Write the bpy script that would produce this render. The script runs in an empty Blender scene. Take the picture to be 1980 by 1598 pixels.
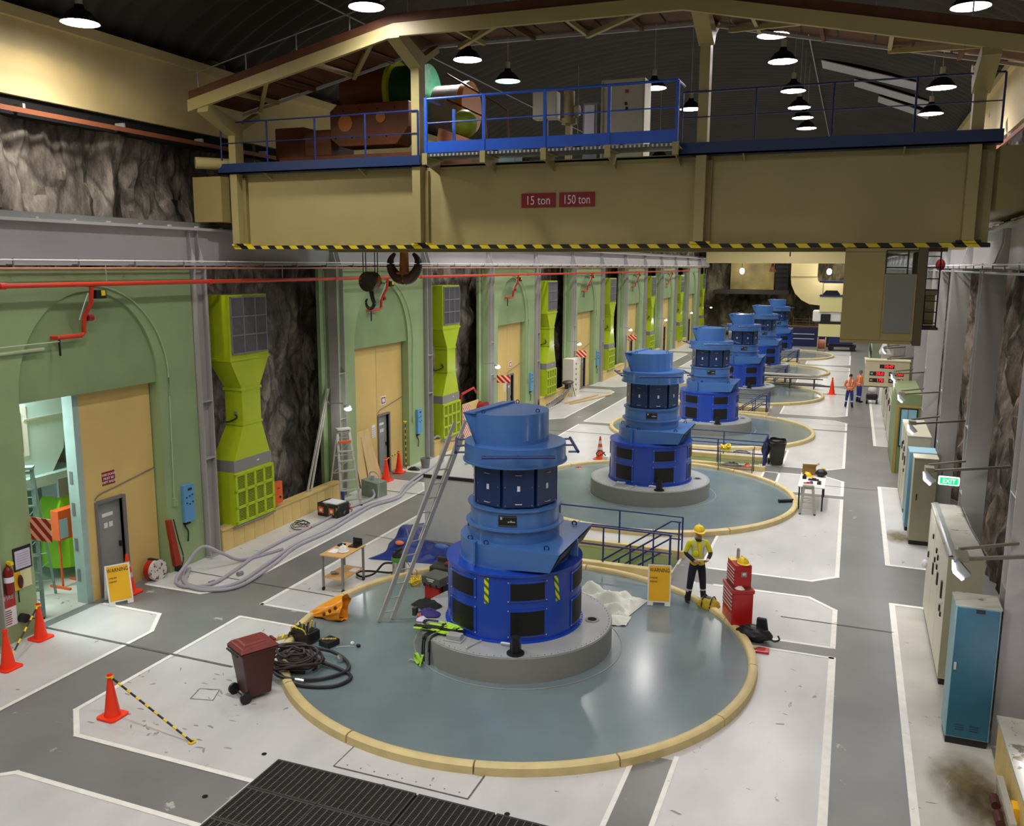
import bpy, bmesh, math, random
from math import sin, cos, pi, radians, sqrt, atan2
from mathutils import Vector, Matrix, noise
random.seed(7)
SC = bpy.context.scene
COL = SC.collection

# ---------------------------------------------------------------- camera, world, exposure
cam_d = bpy.data.cameras.new('camera'); cam = bpy.data.objects.new('camera', cam_d); COL.objects.link(cam)
YAW, PITCH, ROLL, FPX = -0.370791, 0.168095, -0.004903, 1681.5
fw = Vector((sin(YAW)*cos(PITCH), cos(YAW)*cos(PITCH), -sin(PITCH)))
rt = Vector((cos(YAW), -sin(YAW), 0)); dn = fw.cross(rt)
r2 = rt*cos(ROLL) + dn*sin(ROLL); d2 = dn*cos(ROLL) - rt*sin(ROLL)
cam.matrix_world = Matrix(((r2.x, -d2.x, -fw.x, 0), (r2.y, -d2.y, -fw.y, 0), (r2.z, -d2.z, -fw.z, 7.4), (0, 0, 0, 1)))
cam_d.sensor_fit = 'HORIZONTAL'; cam_d.sensor_width = 36; cam_d.lens = 36*FPX/1980; cam_d.clip_end = 400; cam_d.clip_start = .05
SC.camera = cam
w = bpy.data.worlds.new('world'); SC.world = w; w.use_nodes = True
w.node_tree.nodes['Background'].inputs[0].default_value = (.5, .55, .6, 1); w.node_tree.nodes['Background'].inputs[1].default_value = .05
vs = SC.view_settings; vs.view_transform = 'Standard'; vs.look = 'None'; vs.gamma = 1; vs.use_curve_mapping = False; vs.exposure = 0.0
SC.cycles.use_denoising = True
SC.cycles.max_bounces = 6; SC.cycles.diffuse_bounces = 4; SC.cycles.glossy_bounces = 3; SC.cycles.sample_clamp_indirect = 6
BAY = 12.35      # generator spacing
WBAY = 12.33     # wall bay

# ---------------------------------------------------------------- materials
def srgb(h):
    c = [int(h[i:i+2], 16)/255 for i in (0, 2, 4)]
    return tuple(x/12.92 if x <= .04045 else ((x+.055)/1.055)**2.4 for x in c) + (1,)
def M(name, col, rough=.5, metal=0, var=.0, vs_=4, bump=0, bs=30, emit=0, col2=None, thr=None, ts=6, stretch=(1, 1, 1), coat=0, det=4):
    m = bpy.data.materials.new(name); m.use_nodes = True; nt = m.node_tree; N = nt.nodes; L = nt.links
    p = N['Principled BSDF']; c = srgb(col) if isinstance(col, str) else col
    p.inputs['Base Color'].default_value = c; p.inputs['Roughness'].default_value = rough; p.inputs['Metallic'].default_value = metal
    if coat: p.inputs['Coat Weight'].default_value = coat; p.inputs['Coat Roughness'].default_value = .15
    if emit: p.inputs['Emission Color'].default_value = c; p.inputs['Emission Strength'].default_value = emit
    if var or bump or thr:
        tc = N.new('ShaderNodeTexCoord'); mp = N.new('ShaderNodeMapping'); mp.inputs['Scale'].default_value = stretch
        L.new(tc.outputs['Object'], mp.inputs[0])
    last = None
    if var:
        n = N.new('ShaderNodeTexNoise'); n.inputs['Scale'].default_value = vs_; n.inputs['Detail'].default_value = det
        L.new(mp.outputs[0], n.inputs['Vector'])
        r = N.new('ShaderNodeValToRGB'); k = 1-var
        r.color_ramp.elements[0].position = .3; r.color_ramp.elements[1].position = .7
        r.color_ramp.elements[0].color = (c[0]*k, c[1]*k, c[2]*k, 1); r.color_ramp.elements[1].color = (min(1, c[0]*(1+var*.5)), min(1, c[1]*(1+var*.5)), min(1, c[2]*(1+var*.5)), 1)
        L.new(n.outputs['Fac'], r.inputs[0]); last = r.outputs[0]
    if thr:
        n2 = N.new('ShaderNodeTexNoise'); n2.inputs['Scale'].default_value = ts; n2.inputs['Detail'].default_value = 5; n2.inputs['Roughness'].default_value = .65
        L.new(mp.outputs[0], n2.inputs['Vector'])
        r2_ = N.new('ShaderNodeValToRGB'); r2_.color_ramp.elements[0].position = thr; r2_.color_ramp.elements[1].position = thr+.03
        L.new(n2.outputs['Fac'], r2_.inputs[0])
        mx = N.new('ShaderNodeMix'); mx.data_type = 'RGBA'; L.new(r2_.outputs[0], mx.inputs['Factor'])
        if last: L.new(last, mx.inputs['A'])
        else: mx.inputs['A'].default_value = c
        mx.inputs['B'].default_value = srgb(col2) if isinstance(col2, str) else col2
        last = mx.outputs['Result']
    if last: L.new(last, p.inputs['Base Color'])
    if bump:
        n3 = N.new('ShaderNodeTexNoise'); n3.inputs['Scale'].default_value = bs; n3.inputs['Detail'].default_value = 5
        L.new(mp.outputs[0], n3.inputs['Vector'])
        b = N.new('ShaderNodeBump'); b.inputs['Strength'].default_value = bump; b.inputs['Distance'].default_value = .05
        L.new(n3.outputs['Fac'], b.inputs['Height']); L.new(b.outputs[0], p.inputs['Normal'])
    return m
def stripes(name, ca, cb, d, period, duty=.5, rough=.5, emit=0):
    m = M(name, ca, rough); nt = m.node_tree; N = nt.nodes; L = nt.links; p = N['Principled BSDF']
    tc = N.new('ShaderNodeTexCoord'); v = N.new('ShaderNodeVectorMath'); v.operation = 'DOT_PRODUCT'
    v.inputs[1].default_value = [x/period for x in d]; L.new(tc.outputs['Object'], v.inputs[0])
    f = N.new('ShaderNodeMath'); f.operation = 'FRACT'; L.new(v.outputs['Value'], f.inputs[0])
    g = N.new('ShaderNodeMath'); g.operation = 'GREATER_THAN'; g.inputs[1].default_value = duty; L.new(f.outputs[0], g.inputs[0])
    mx = N.new('ShaderNodeMix'); mx.data_type = 'RGBA'; mx.inputs['A'].default_value = srgb(ca); mx.inputs['B'].default_value = srgb(cb)
    L.new(g.outputs[0], mx.inputs['Factor']); L.new(mx.outputs['Result'], p.inputs['Base Color'])
    return m
def rockmat(name, a, b, c_, sc=.8):
    m = M(name, a, .75, bump=1.0, bs=7, stretch=(1, 1, .4), det=8); nt = m.node_tree; N = nt.nodes; L = nt.links; p = N['Principled BSDF']
    mp = [n for n in N if n.type == 'MAPPING'][0]
    n = N.new('ShaderNodeTexNoise'); n.inputs['Scale'].default_value = sc; n.inputs['Detail'].default_value = 9; n.inputs['Roughness'].default_value = .72; n.inputs['Distortion'].default_value = .15
    L.new(mp.outputs[0], n.inputs['Vector'])
    r = N.new('ShaderNodeValToRGB'); e = r.color_ramp.elements
    e[0].position = .36; e[0].color = srgb(a); e[1].position = .66; e[1].color = srgb(c_)
    q = e.new(.5); q.color = srgb(b)
    L.new(n.outputs['Fac'], r.inputs[0])
    v = N.new('ShaderNodeTexVoronoi'); v.feature = 'DISTANCE_TO_EDGE'; v.inputs['Scale'].default_value = sc*2.2; n4 = N.new('ShaderNodeTexNoise'); n4.inputs['Scale'].default_value = 2.5; n4.inputs['Detail'].default_value = 5
    mx0 = N.new('ShaderNodeMix'); mx0.data_type = 'VECTOR'; mx0.inputs['Factor'].default_value = .35; L.new(mp.outputs[0], mx0.inputs['A']); L.new(mp.outputs[0], n4.inputs['Vector']); L.new(n4.outputs['Color'], mx0.inputs['B']); L.new(mx0.outputs['Result'], v.inputs['Vector'])
    r3 = N.new('ShaderNodeValToRGB'); r3.color_ramp.elements[0].color = (.35, .35, .35, 1); r3.color_ramp.elements[1].position = .10; L.new(v.outputs['Distance'], r3.inputs[0])
    mm = N.new('ShaderNodeMix'); mm.data_type = 'RGBA'; mm.blend_type = 'MULTIPLY'; mm.inputs['Factor'].default_value = 1; L.new(r.outputs[0], mm.inputs['A']); L.new(r3.outputs[0], mm.inputs['B']); L.new(mm.outputs['Result'], p.inputs['Base Color'])
    return m
def glowm(name, col, s): return M(name, col, .4, emit=s)

mFloorL = M('light_grey_floor_paint', 'cdcdcb', .30, var=.10, vs_=.9, col2='8e8f8d', thr=.665, ts=2.6, stretch=(1.6, .8, 1), bump=.04, bs=2)
mFloorD = M('dark_grey_floor_paint', '7f7f7d', .33, var=.16, vs_=.7, col2='b5b4ae', thr=.66, ts=1.6, bump=.05, bs=2)
mFloorLc = M('worn_light_floor_paint', 'c9c6bb', .4, var=.2, vs_=.8, col2='7d7b70', thr=.63, ts=1.3)
mLine = M('white_line_paint', 'f2f0e8', .45, var=.08, vs_=6, col2='a9a9a4', thr=.68, ts=7)
mDeck = M('blue_grey_deck_paint', '76878a', .2, var=.12, vs_=.8, coat=.35)
mCurb = M('cream_curb_paint', 'd9c58c', .5, var=.12, vs_=3, col2='8c8266', thr=.70, ts=9)
mJoint = M('floor_joint', '66655f', .8, var=.4, vs_=14)
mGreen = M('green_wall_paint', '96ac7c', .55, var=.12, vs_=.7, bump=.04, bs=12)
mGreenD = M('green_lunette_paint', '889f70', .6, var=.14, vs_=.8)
mGreenP = M('pale_green_pit_paint', 'b9c98f', .5, var=.08, vs_=1)
mDoorY = M('yellow_door_paint', 'dbbd74', .5, var=.07, vs_=1)
mDoorG = M('grey_door_paint', '8d918d', .45, var=.1, vs_=2)
mFrame = M('grey_frame_paint', '76706f', .45)
mSteel = M('lilac_grey_steel_paint', 'a9a6a3', .42, var=.08, vs_=.9)
mSteelL = M('pale_girder_paint', 'b4b2b5', .4, var=.1, vs_=.5)
mLime = M('lime_green_sheet_metal', 'b4ca1f', .35, var=.05, vs_=1.5)
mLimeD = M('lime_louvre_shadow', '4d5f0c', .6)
mGrille = M('grey_grille', '8c8b8f', .4, metal=.3)
mGrilleD = M('dark_louvre', '4d4c52', .5)
mBand = M('grey_duct_band', '8a8885', .45)
mPar = M('cream_panel', 'd9be78', .5, var=.1, vs_=2)
mRock = rockmat('rock_face', '2c2823', '6a6157', 'aba295', .9)
mRockD = rockmat('dark_rock_face', '2b2420', '574b40', '97877a', .8)
mRockF = rockmat('far_rock_face', '2a271c', '5e573f', '9c9170', .35)
mBeam = M('cream_concrete', 'd6c38c', .65, var=.12, vs_=.8)
mCeil = M('dark_corrugated_ceiling', '3f3a36', .8, var=.2, vs_=.5)
mBlue = M('mid_blue_enamel', '4674b4', .3, var=.05, vs_=2, coat=.3)
mBlueD = M('deep_blue_enamel', '1645b4', .3, var=.04, vs_=2, coat=.3)
mBlueP = M('navy_panel_enamel', '123063', .35, var=.1, vs_=2, coat=.2)
mNavy = M('navy_rail_paint', '1b2f6e', .35)
mBlack = M('black_mesh', '0d0d0d', .5, var=.3, vs_=8)
mBlk = M('black_plastic', '1a1a1c', .45)
mRub = M('black_rubber_hose', '26282b', .45)
mHoseB = M('brown_rubber_hose', '372a28', .5)
mHoseG = M('lilac_grey_hose', 'a5a3ad', .4)
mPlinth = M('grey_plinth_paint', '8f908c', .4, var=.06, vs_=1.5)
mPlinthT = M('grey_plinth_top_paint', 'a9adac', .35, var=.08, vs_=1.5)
mWhite = M('white_paint', 'eceae4', .5)
mTag = M('white_tag', 'e8e8ea', .5)
mChrome = M('bright_metal', 'c9c9c9', .25, metal=.9)
mAlu = M('aluminium', 'c4c1b8', .4, metal=.35)
mAluD = M('dull_aluminium', '8f9290', .4, metal=.5)
mOrange = M('orange_cone_plastic', 'ff3b14', .45)
mOrangeM = M('orange_crane_paint', '6e3a1a', .5, var=.2, vs_=1.5)  # orange darkened to carry the shade under the crane canopy
mOrangeB = M('orange_box_paint', 'e0602a', .45)
mOBag = M('orange_bag_plastic', 'f59a1c', .35, var=.1, vs_=5)
mRed = M('red_enamel', 'b81b1c', .3, coat=.3)
mRedP = M('red_pipe_paint', 'cc3a1f', .4)
mRedD = M('dark_red_sign', '8e1a1c', .5)
mMaroon = M('maroon_plastic', '4a211f', .5, var=.08)
mMaroonL = M('red_brown_lid', '7c3029', .5, var=.1, vs_=5)
mYel = M('yellow_plastic', 'f4cf15', .4)
mYelS = M('yellow_sign', 'f2b91c', .5)
mCran = M('cream_crane_paint', 'a99d68', .45, var=.09, vs_=.7)
mCran2 = M('far_crane_paint', 'e0cf98', .5)
mCraneO = M('olive_cab_paint', '8d7f4e', .5, var=.05)
mBlueB = M('bright_blue_rail_paint', '1f5ccc', .4)
mBlueN = M('dark_blue_walkway_paint', '12305f', .45)
mWood = M('brown_timber', '5a3519', .7, var=.3, vs_=3)
mPly = M('pale_plywood', 'd9bc84', .6, var=.12, vs_=3, stretch=(1, 1, .2))
mHaz = stripes('hazard_yellow_black', 'e3cf2a', '12110d', (1, 0, 1), .42)
mHazG = stripes('hazard_yellow_green', 'e8e01e', '3f7d1e', (1, 1.2, 1.1), .16, .55)
mHazR = stripes('hazard_red_cream', '8f1f14', 'e8a384', (0, .75, .9), .2, .55)
mHazB = stripes('pole_yellow_black', 'e9d92c', '262626', (0, 0, 1), .42, .35)
mCabG = M('beige_grey_cabinet', 'c2c0a8', .45, var=.08, vs_=1.2)
mCabG2 = M('khaki_cabinet', 'a5a184', .45, var=.06)
mCabTop = M('dusty_cabinet_top', 'b4b3a4', .7, var=.2, vs_=1.5, col2='77705c', thr=.60, ts=2.2)
mCyan = M('blue_locker_paint', '2b647b', .4, var=.05)
mCyanL = M('pale_blue_locker_side', '8fb7bd', .5, var=.1)
mSky = M('sky_blue_box', '5f9ccb', .4)
mGlass = M('dark_glass', '5c86a0', .15)
mTarp = M('blue_tarpaulin', '1f3585', .45, bump=.4, bs=3)
mSheet = M('white_dust_sheet', 'dfe3d6', .6, var=.06, bump=.3, bs=3)
mHair = M('dark_hair', '2a211b', .7)
mSkin = M('skin', 'c08462', .5)
mHiY = M('hi_vis_yellow_cloth', 'd4d21d', .7)
mHiO = M('hi_vis_orange_cloth', 'f0701c', .7)
mCloth = M('navy_cloth', '191b28', .8)
mCloth2 = M('blue_work_cloth', '24307c', .8)
mRefl = M('silver_reflective_tape', 'c4c8c6', .35)
mBoot = M('black_leather', '15130f', .5)
mPaper = M('white_paper', 'f4f4f2', .6)
mLampO = M('dark_lamp_reflector', '2c2a2a', .35, metal=.6)
mLampI = glowm('lamp_glow_white', 'fff6ff', 45)
mLampG = glowm('lamp_glow_green', '8fffc4', 7)
mFlood = glowm('flood_lamp_glow', 'f2f0ff', 14)
mExitG = glowm('exit_sign_green', '00c060', 1.6)
mExitW = glowm('exit_sign_white', 'dcfff0', 2.2)
mLed = glowm('red_led_digits', 'ff1020', 4.0)
mLedB = M('led_window', '1a0306', .3)
mGrate = M('dark_steel_grating', '4a4846', .5, metal=.4)
mGrateL = M('worn_grating_bar', '8d8b87', .4, metal=.5)
mVoid = M('dark_void', '0c0c0c', .9)
mLimeV = M('hi_vis_lime_webbing', 'b9ea4a', .6)
mCard = M('brown_cardboard', 'b08a55', .8, var=.1)
mRoom = M('pale_teal_machine', 'c3dada', .4)
mRoomW = M('teal_room_paint', 'a3bab2', .6, var=.1)
mCopper = M('copper_cable', '9a5a44', .5)

# ---------------------------------------------------------------- mesh builder
class B:
    def __init__(s, org=None):
        s.v = []; s.f = []; s.mi = []; s.o = Vector((0, 0, 0)) if org is None else (org.location.copy() if hasattr(org, 'location') else Vector(org)); s.k = 0
    def add(s, vs_, fs):
        n = len(s.v); s.v += [Vector(p) for p in vs_]; s.f += [tuple(i+n for i in f) for f in fs]; s.mi += [s.k]*len(fs); return s
    def box(s, x0, y0, z0, x1, y1, z1):
        x0, x1 = sorted((x0, x1)); y0, y1 = sorted((y0, y1)); z0, z1 = sorted((z0, z1))
        return s.add([(x0, y0, z0), (x1, y0, z0), (x1, y1, z0), (x0, y1, z0), (x0, y0, z1), (x1, y0, z1), (x1, y1, z1), (x0, y1, z1)],
                     [(0, 3, 2, 1), (4, 5, 6, 7), (0, 1, 5, 4), (1, 2, 6, 5), (2, 3, 7, 6), (3, 0, 4, 7)])
    def bar(s, a, b, w_, h=None, up=(0, 0, 1)):
        a, b = Vector(a), Vector(b); h = w_ if h is None else h; d = (b-a).normalized(); u = Vector(up)
        if abs(d.dot(u)) > .98: u = Vector((1, 0, 0))
        x = d.cross(u).normalized()*w_/2; y = x.cross(d).normalized()*h/2
        q = [p+i*x+j*y for p in (a, b) for i, j in ((-1, -1), (1, -1), (1, 1), (-1, 1))]
        return s.add(q, [(0, 3, 2, 1), (4, 5, 6, 7), (0, 1, 5, 4), (1, 2, 6, 5), (2, 3, 7, 6), (3, 0, 4, 7)])
    def cyl(s, a, b, r, r1=None, n=12, cap=True):
        a, b = Vector(a), Vector(b); r1 = r if r1 is None else r1; d = (b-a).normalized(); u = Vector((0, 0, 1)) if abs(d.z) < .95 else Vector((1, 0, 0))
        x = d.cross(u).normalized(); y = d.cross(x).normalized()
        q = []
        for p, rr in ((a, r), (b, r1)):
            for i in range(n): t = 2*pi*i/n; q.append(p+x*cos(t)*rr+y*sin(t)*rr)
        f = [(i, (i+1) % n, n+(i+1) % n, n+i) for i in range(n)]
        if cap: f += [tuple(range(n))[::-1], tuple(range(n, 2*n))]
        return s.add(q, f)
    def lathe(s, pr, n=32, c=(0, 0, 0), a0=0, a1=2*pi):
        full = abs(a1-a0-2*pi) < 1e-6; m = n if full else n+1; q = []; f = []
        for i in range(m):
            t = a0+(a1-a0)*i/n
            for r, z in pr: q.append((c[0]+r*cos(t), c[1]+r*sin(t), c[2]+z))
        k = len(pr)
        for i in range(n):
            j = (i+1) % m
            for l in range(k-1): f.append((i*k+l, j*k+l, j*k+l+1, i*k+l+1))
        if not full: f += [tuple(range(k)), tuple((m-1)*k+l for l in range(k))[::-1]]
        return s.add(q, f)
    def prism(s, pts, z0, z1):
        n = len(pts); q = [(x, y, z0) for x, y in pts]+[(x, y, z1) for x, y in pts]
        return s.add(q, [tuple(range(n))[::-1], tuple(range(n, 2*n))]+[(i, (i+1) % n, n+(i+1) % n, n+i) for i in range(n)])
    def ext(s, pts, d):      # extrude a 3-D polygon along d
        n = len(pts); d = Vector(d); q = [Vector(p) for p in pts]; q += [p+d for p in q]
        return s.add(q, [tuple(range(n))[::-1], tuple(range(n, 2*n))]+[(i, (i+1) % n, n+(i+1) % n, n+i) for i in range(n)])
    def frus(s, a, b):       # two quads given as 4 points each
        return s.add(list(a)+list(b), [(0, 3, 2, 1), (4, 5, 6, 7), (0, 1, 5, 4), (1, 2, 6, 5), (2, 3, 7, 6), (3, 0, 4, 7)])
    def poly(s, pts): return s.add(pts, [tuple(range(len(pts)))])
    def tube(s, pts, r, n=8, smooth=True, sub=6):
        P_ = [Vector(p) for p in pts]
        if smooth and len(P_) > 2:
            o = []
            for i in range(len(P_)-1):
                p0 = P_[max(i-1, 0)]; p1 = P_[i]; p2 = P_[i+1]; p3 = P_[min(i+2, len(P_)-1)]
                for k in range(sub):
                    t = k/sub; o.append(.5*((2*p1)+(-p0+p2)*t+(2*p0-5*p1+4*p2-p3)*t*t+(-p0+3*p1-3*p2+p3)*t**3))
            o.append(P_[-1]); P_ = o
        q = []; f = []; up = Vector((0, 0, 1)); m = len(P_)
        for i, p in enumerate(P_):
            d = (P_[min(i+1, m-1)]-P_[max(i-1, 0)])
            d = d.normalized() if d.length > 1e-6 else Vector((1, 0, 0))
            x = d.cross(up); x = x.normalized() if x.length > 1e-3 else Vector((1, 0, 0)); y = d.cross(x).normalized()
            rr = r(i/(m-1)) if callable(r) else r
            for j in range(n): t = 2*pi*j/n; q.append(p+x*cos(t)*rr+y*sin(t)*rr)
        for i in range(m-1):
            for j in range(n): f.append((i*n+j, i*n+(j+1) % n, (i+1)*n+(j+1) % n, (i+1)*n+j))
        f += [tuple(range(n))[::-1], tuple((m-1)*n+j for j in range(n))]
        return s.add(q, f)
    def ball(s, c, rx, ry=None, rz=None, nu=14, nv=9, f_=None):
        ry = rx if ry is None else ry; rz = rx if rz is None else rz; q = []; f = []
        for i in range(nv+1):
            a = pi*i/nv
            for j in range(nu):
                t = 2*pi*j/nu; p = Vector((sin(a)*cos(t)*rx, sin(a)*sin(t)*ry, cos(a)*rz))
                if f_: p = f_(p)
                q.append(Vector(c)+p)
        for i in range(nv):
            for j in range(nu): f.append((i*nu+j, (i+1)*nu+j, (i+1)*nu+(j+1) % nu, i*nu+(j+1) % nu))
        return s.add(q, f)
    def grid(s, nu, nv, fn):
        q = [fn(i/(nu-1), j/(nv-1)) for i in range(nu) for j in range(nv)]
        return s.add(q, [(i*nv+j, (i+1)*nv+j, (i+1)*nv+j+1, i*nv+j+1) for i in range(nu-1) for j in range(nv-1)])
    def rot(s, ang, axis='Z', about=(0, 0, 0), start=0):
        R = Matrix.Rotation(ang, 3, axis); c = Vector(about)
        for i in range(start, len(s.v)): s.v[i] = R @ (s.v[i]-c)+c
        return s
    def make(s, name, mats, parent=None, smooth=False, bevel=0, ang=.6, **props):
        me = bpy.data.meshes.new(name); me.from_pydata([tuple(p-s.o) for p in s.v], [], s.f)
        for m in (mats if isinstance(mats, (list, tuple)) else [mats]): me.materials.append(m)
        if any(s.mi): me.polygons.foreach_set('material_index', s.mi)
        bm = bmesh.new(); bm.from_mesh(me); bmesh.ops.remove_doubles(bm, verts=bm.verts, dist=1e-5); bmesh.ops.recalc_face_normals(bm, faces=bm.faces); bm.to_mesh(me); bm.free()
        if smooth:
            me.polygons.foreach_set('use_smooth', [True]*len(me.polygons)); me.set_sharp_from_angle(angle=ang)
        ob = bpy.data.objects.new(name, me); COL.objects.link(ob)
        if parent: ob.parent = parent
        if bevel:
            b = ob.modifiers.new('bevel', 'BEVEL'); b.width = bevel; b.segments = 2; b.limit_method = 'ANGLE'
        for k, v in props.items(): ob[k] = v
        return ob
def thing(name, label, cat, loc=(0, 0, 0), rz=0, group=None):
    o = bpy.data.objects.new(name, None); COL.objects.link(o); o.location = loc; o.rotation_euler = (0, 0, rz)
    o['label'] = label; o['category'] = cat; o.empty_display_size = .2
    if group: o['group'] = group
    return o
def tag(o, label, cat, group=None):
    o['label'] = label; o['category'] = cat
    if group: o['group'] = group
    return o
def single(b, name, mats, label, cat, base, group=None, **kw):      # a thing that is one mesh, its origin at its base
    b.o = Vector(base); o = b.make(name, mats, None, **kw); o.location = base
    return tag(o, label, cat, group)
def copy_part(o, parent):
    c = o.copy(); COL.objects.link(c); c.parent = parent
    for ch in o.children: copy_part(ch, c)
    return c
def dup(root, label, loc, rz=None, group=None):
    r = root.copy(); COL.objects.link(r); r.location = loc
    if rz is not None: r.rotation_euler = (0, 0, rz)
    r['label'] = label
    if group: r['group'] = group
    for ch in root.children: copy_part(ch, r)
    return r
def inst(src, parent, loc=None, rz=None):
    c = src.copy(); COL.objects.link(c); c.parent = parent
    if loc is not None: c.location = loc
    if rz is not None: c.rotation_euler = (0, 0, rz)
    return c
def struct(b, name, mats, **kw): return b.make(name, mats, None, kind='structure', **kw)
def text(s, size, mat, parent, loc, rot, name='lettering', depth=.004, align='CENTER', sx=1):
    cu = bpy.data.curves.new('t', 'FONT'); cu.body = s; cu.size = size; cu.extrude = depth/2; cu.align_x = align; cu.align_y = 'CENTER'; cu.resolution_u = 3
    t = bpy.data.objects.new('t', cu); COL.objects.link(t); dg = bpy.context.evaluated_depsgraph_get(); dg.update()
    me = bpy.data.meshes.new_from_object(t.evaluated_get(dg)); me.materials.clear(); me.materials.append(mat); me.name = name
    bpy.data.objects.remove(t)
    o = bpy.data.objects.new(name, me); COL.objects.link(o); o.parent = parent; o.location = loc; o.rotation_euler = rot; o.scale = (sx, 1, 1)
    return o
ORD = ['nearest', 'second', 'third', 'fourth', 'fifth', 'sixth', 'seventh', 'eighth', 'ninth', 'tenth', 'eleventh', 'twelfth']

exec_order = []
# ---------------------------------------------------------------- lamps (high bays) : positions
HB = [(-14.35, 13.65, 12.0, 0), (-9.5, 16.25, 12.5, 0), (-9.45, 21.1, 12.5, 0), (-9.45, 23.85, 12.5, 1), (-5.8, 26.2, 12.5, 0),
      (-2.05, 21.3, 12.5, 0), (-2.05, 24.0, 12.5, 0), (-2.05, 28.0, 12.5, 0), (-2.05, 30.9, 12.5, 0), (-2.05, 33.0, 12.5, 0), (-2.05, 35.5, 12.5, 0),
      (-5.4, 30.0, 12.5, 0), (1.77, 26.1, 12.0, 0), (1.82, 30.3, 12.0, 0)]
HBX = [(-13.0, 2.0), (-9.5, 3.0), (-5.8, 3.0), (-2.1, 3.0), (1.8, 3.0), (-9.5, 9.0), (-5.8, 9.0), (-2.1, 9.0), (1.8, 9.5), (1.72, 19.6)]  # mostly unseen lamps, added to light the hall
for y in (44, 50, 56, 62, 68, 74, 80, 86, 92):
    HBX += [(-11.5, y), (-5.8, y+2), (-.5, y)]
HBX += [(-13.2, 33.5), (-13.2, 39), (-8.2, 38.5, 12.0), (-10.2, 33.0, 11.6)]  # last two: unseen lamps added for reflections on the deck
LAMPW = 690
def spot(x, y, z, col=(1, .965, .91), p=LAMPW):
    l = bpy.data.lights.new('lamp_light', 'SPOT'); l.energy = p; l.spot_size = radians(150); l.spot_blend = .7; l.shadow_soft_size = .28; l.color = col
    o = bpy.data.objects.new('lamp_light', l); COL.objects.link(o); o.location = (x, y, z-.05); return o
for x, y, z, g in HB:
    spot(x, y, z, (.55, 1, .75) if g else (1, .965, .91), LAMPW*(.45 if g else 1))
for q in HBX: spot(q[0], q[1], q[2] if len(q) > 2 else 12.3, p=LAMPW*(1.15 if q[1] > 16 else .8))
l_ = spot(-14.35, 13.65, 12.0, (1, .85, .55), 190); l_.data.spot_size = radians(178); l_.data.spot_blend = .3
for x in (-10.8, -2.4):
    l_ = bpy.data.lights.new('far_lamp', 'POINT'); l_.energy = 170; l_.shadow_soft_size = .2; o_ = bpy.data.objects.new('far_lamp', l_); COL.objects.link(o_); o_.location = (x, 93.6, 6.6)

# ================================================================ STRUCTURE
# ---------------------------------------------------------------- floor with stair pits
PITS = [(-7.6, -3.72 if k != 1 else -2.72, 20.05+BAY*k, 21.5+BAY*k) for k in range(5)]
b = B(); ys = -7.0
for x0, x1, y0, y1 in PITS:
    b.poly([(-15.6, ys, 0), (3.6, ys, 0), (3.6, y0, 0), (-15.6, y0, 0)])
    b.poly([(-15.6, y0, 0), (x0, y0, 0), (x0, y1, 0), (-15.6, y1, 0)]); b.poly([(x1, y0, 0), (3.6, y0, 0), (3.6, y1, 0), (x1, y1, 0)])
    ys = y1
b.poly([(-15.6, ys, 0), (3.6, ys, 0), (3.6, 98, 0), (-15.6, 98, 0)])
floor = struct(b, 'floor', mFloorD)
def fp(pts, z, mat, name): # flat painted area, a part of the floor
    bb = B(); bb.poly([(x, y, z) for x, y in pts]); return bb.make(name, mat, floor)
def rect(x0, y0, x1, y1): return [(x0, y0), (x1, y0), (x1, y1), (x0, y1)]
XI, XA = -11.72, .07
def light(x0, y0, x1, y1): fp(rect(x0, y0, x1, y1), .003, mFloorL, 'light_paint')
fp([(XA, -6), (XA, 20.05), (-7.69, 20.05), (-11.72, 20.05), (-11.72, 10.0), (-11.05, 9.4), (-7.69, 9.4), (-7.69, -6)][::-1], .003, mFloorL, 'light_paint')
for k, (x0, x1, y0, y1) in enumerate(PITS):
    light(XI, y0, x0, y1); light(x1, y0, XA, y1)
    light(XI, y1, XA, y0+BAY if k < 4 else 82.4)
fp([(-7.69, -6), (-7.69, 8.3), (-11.03, 8.3), (-11.5, 7.9), (-11.5, -6)][::-1], .003, mFloorL, 'light_paint')
def line(pts, wd=.075, z=.008, closed=False):
    bb = B(); n = len(pts)
    for i in range(n if closed else n-1):
        a = Vector(pts[i]); c = Vector(pts[(i+1) % n]); d = (c-a).normalized(); nn = Vector((-d.y, d.x))*wd/2; e = d*wd*.4
        q = [a-nn-e, c-nn+e, c+nn+e, a+nn-e]; bb.poly([(p.x, p.y, z) for p in q])
        z += .0003
    return bb.make('white_line', mLine, floor)
line([(-7.69, 9.4), (-11.05, 9.4), (XI, 10.0), (XI, 14.22)], .09)
line([(-7.69, 8.3), (-11.03, 8.3), (-11.5, 7.9), (-11.5, 0)], .09)
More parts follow.
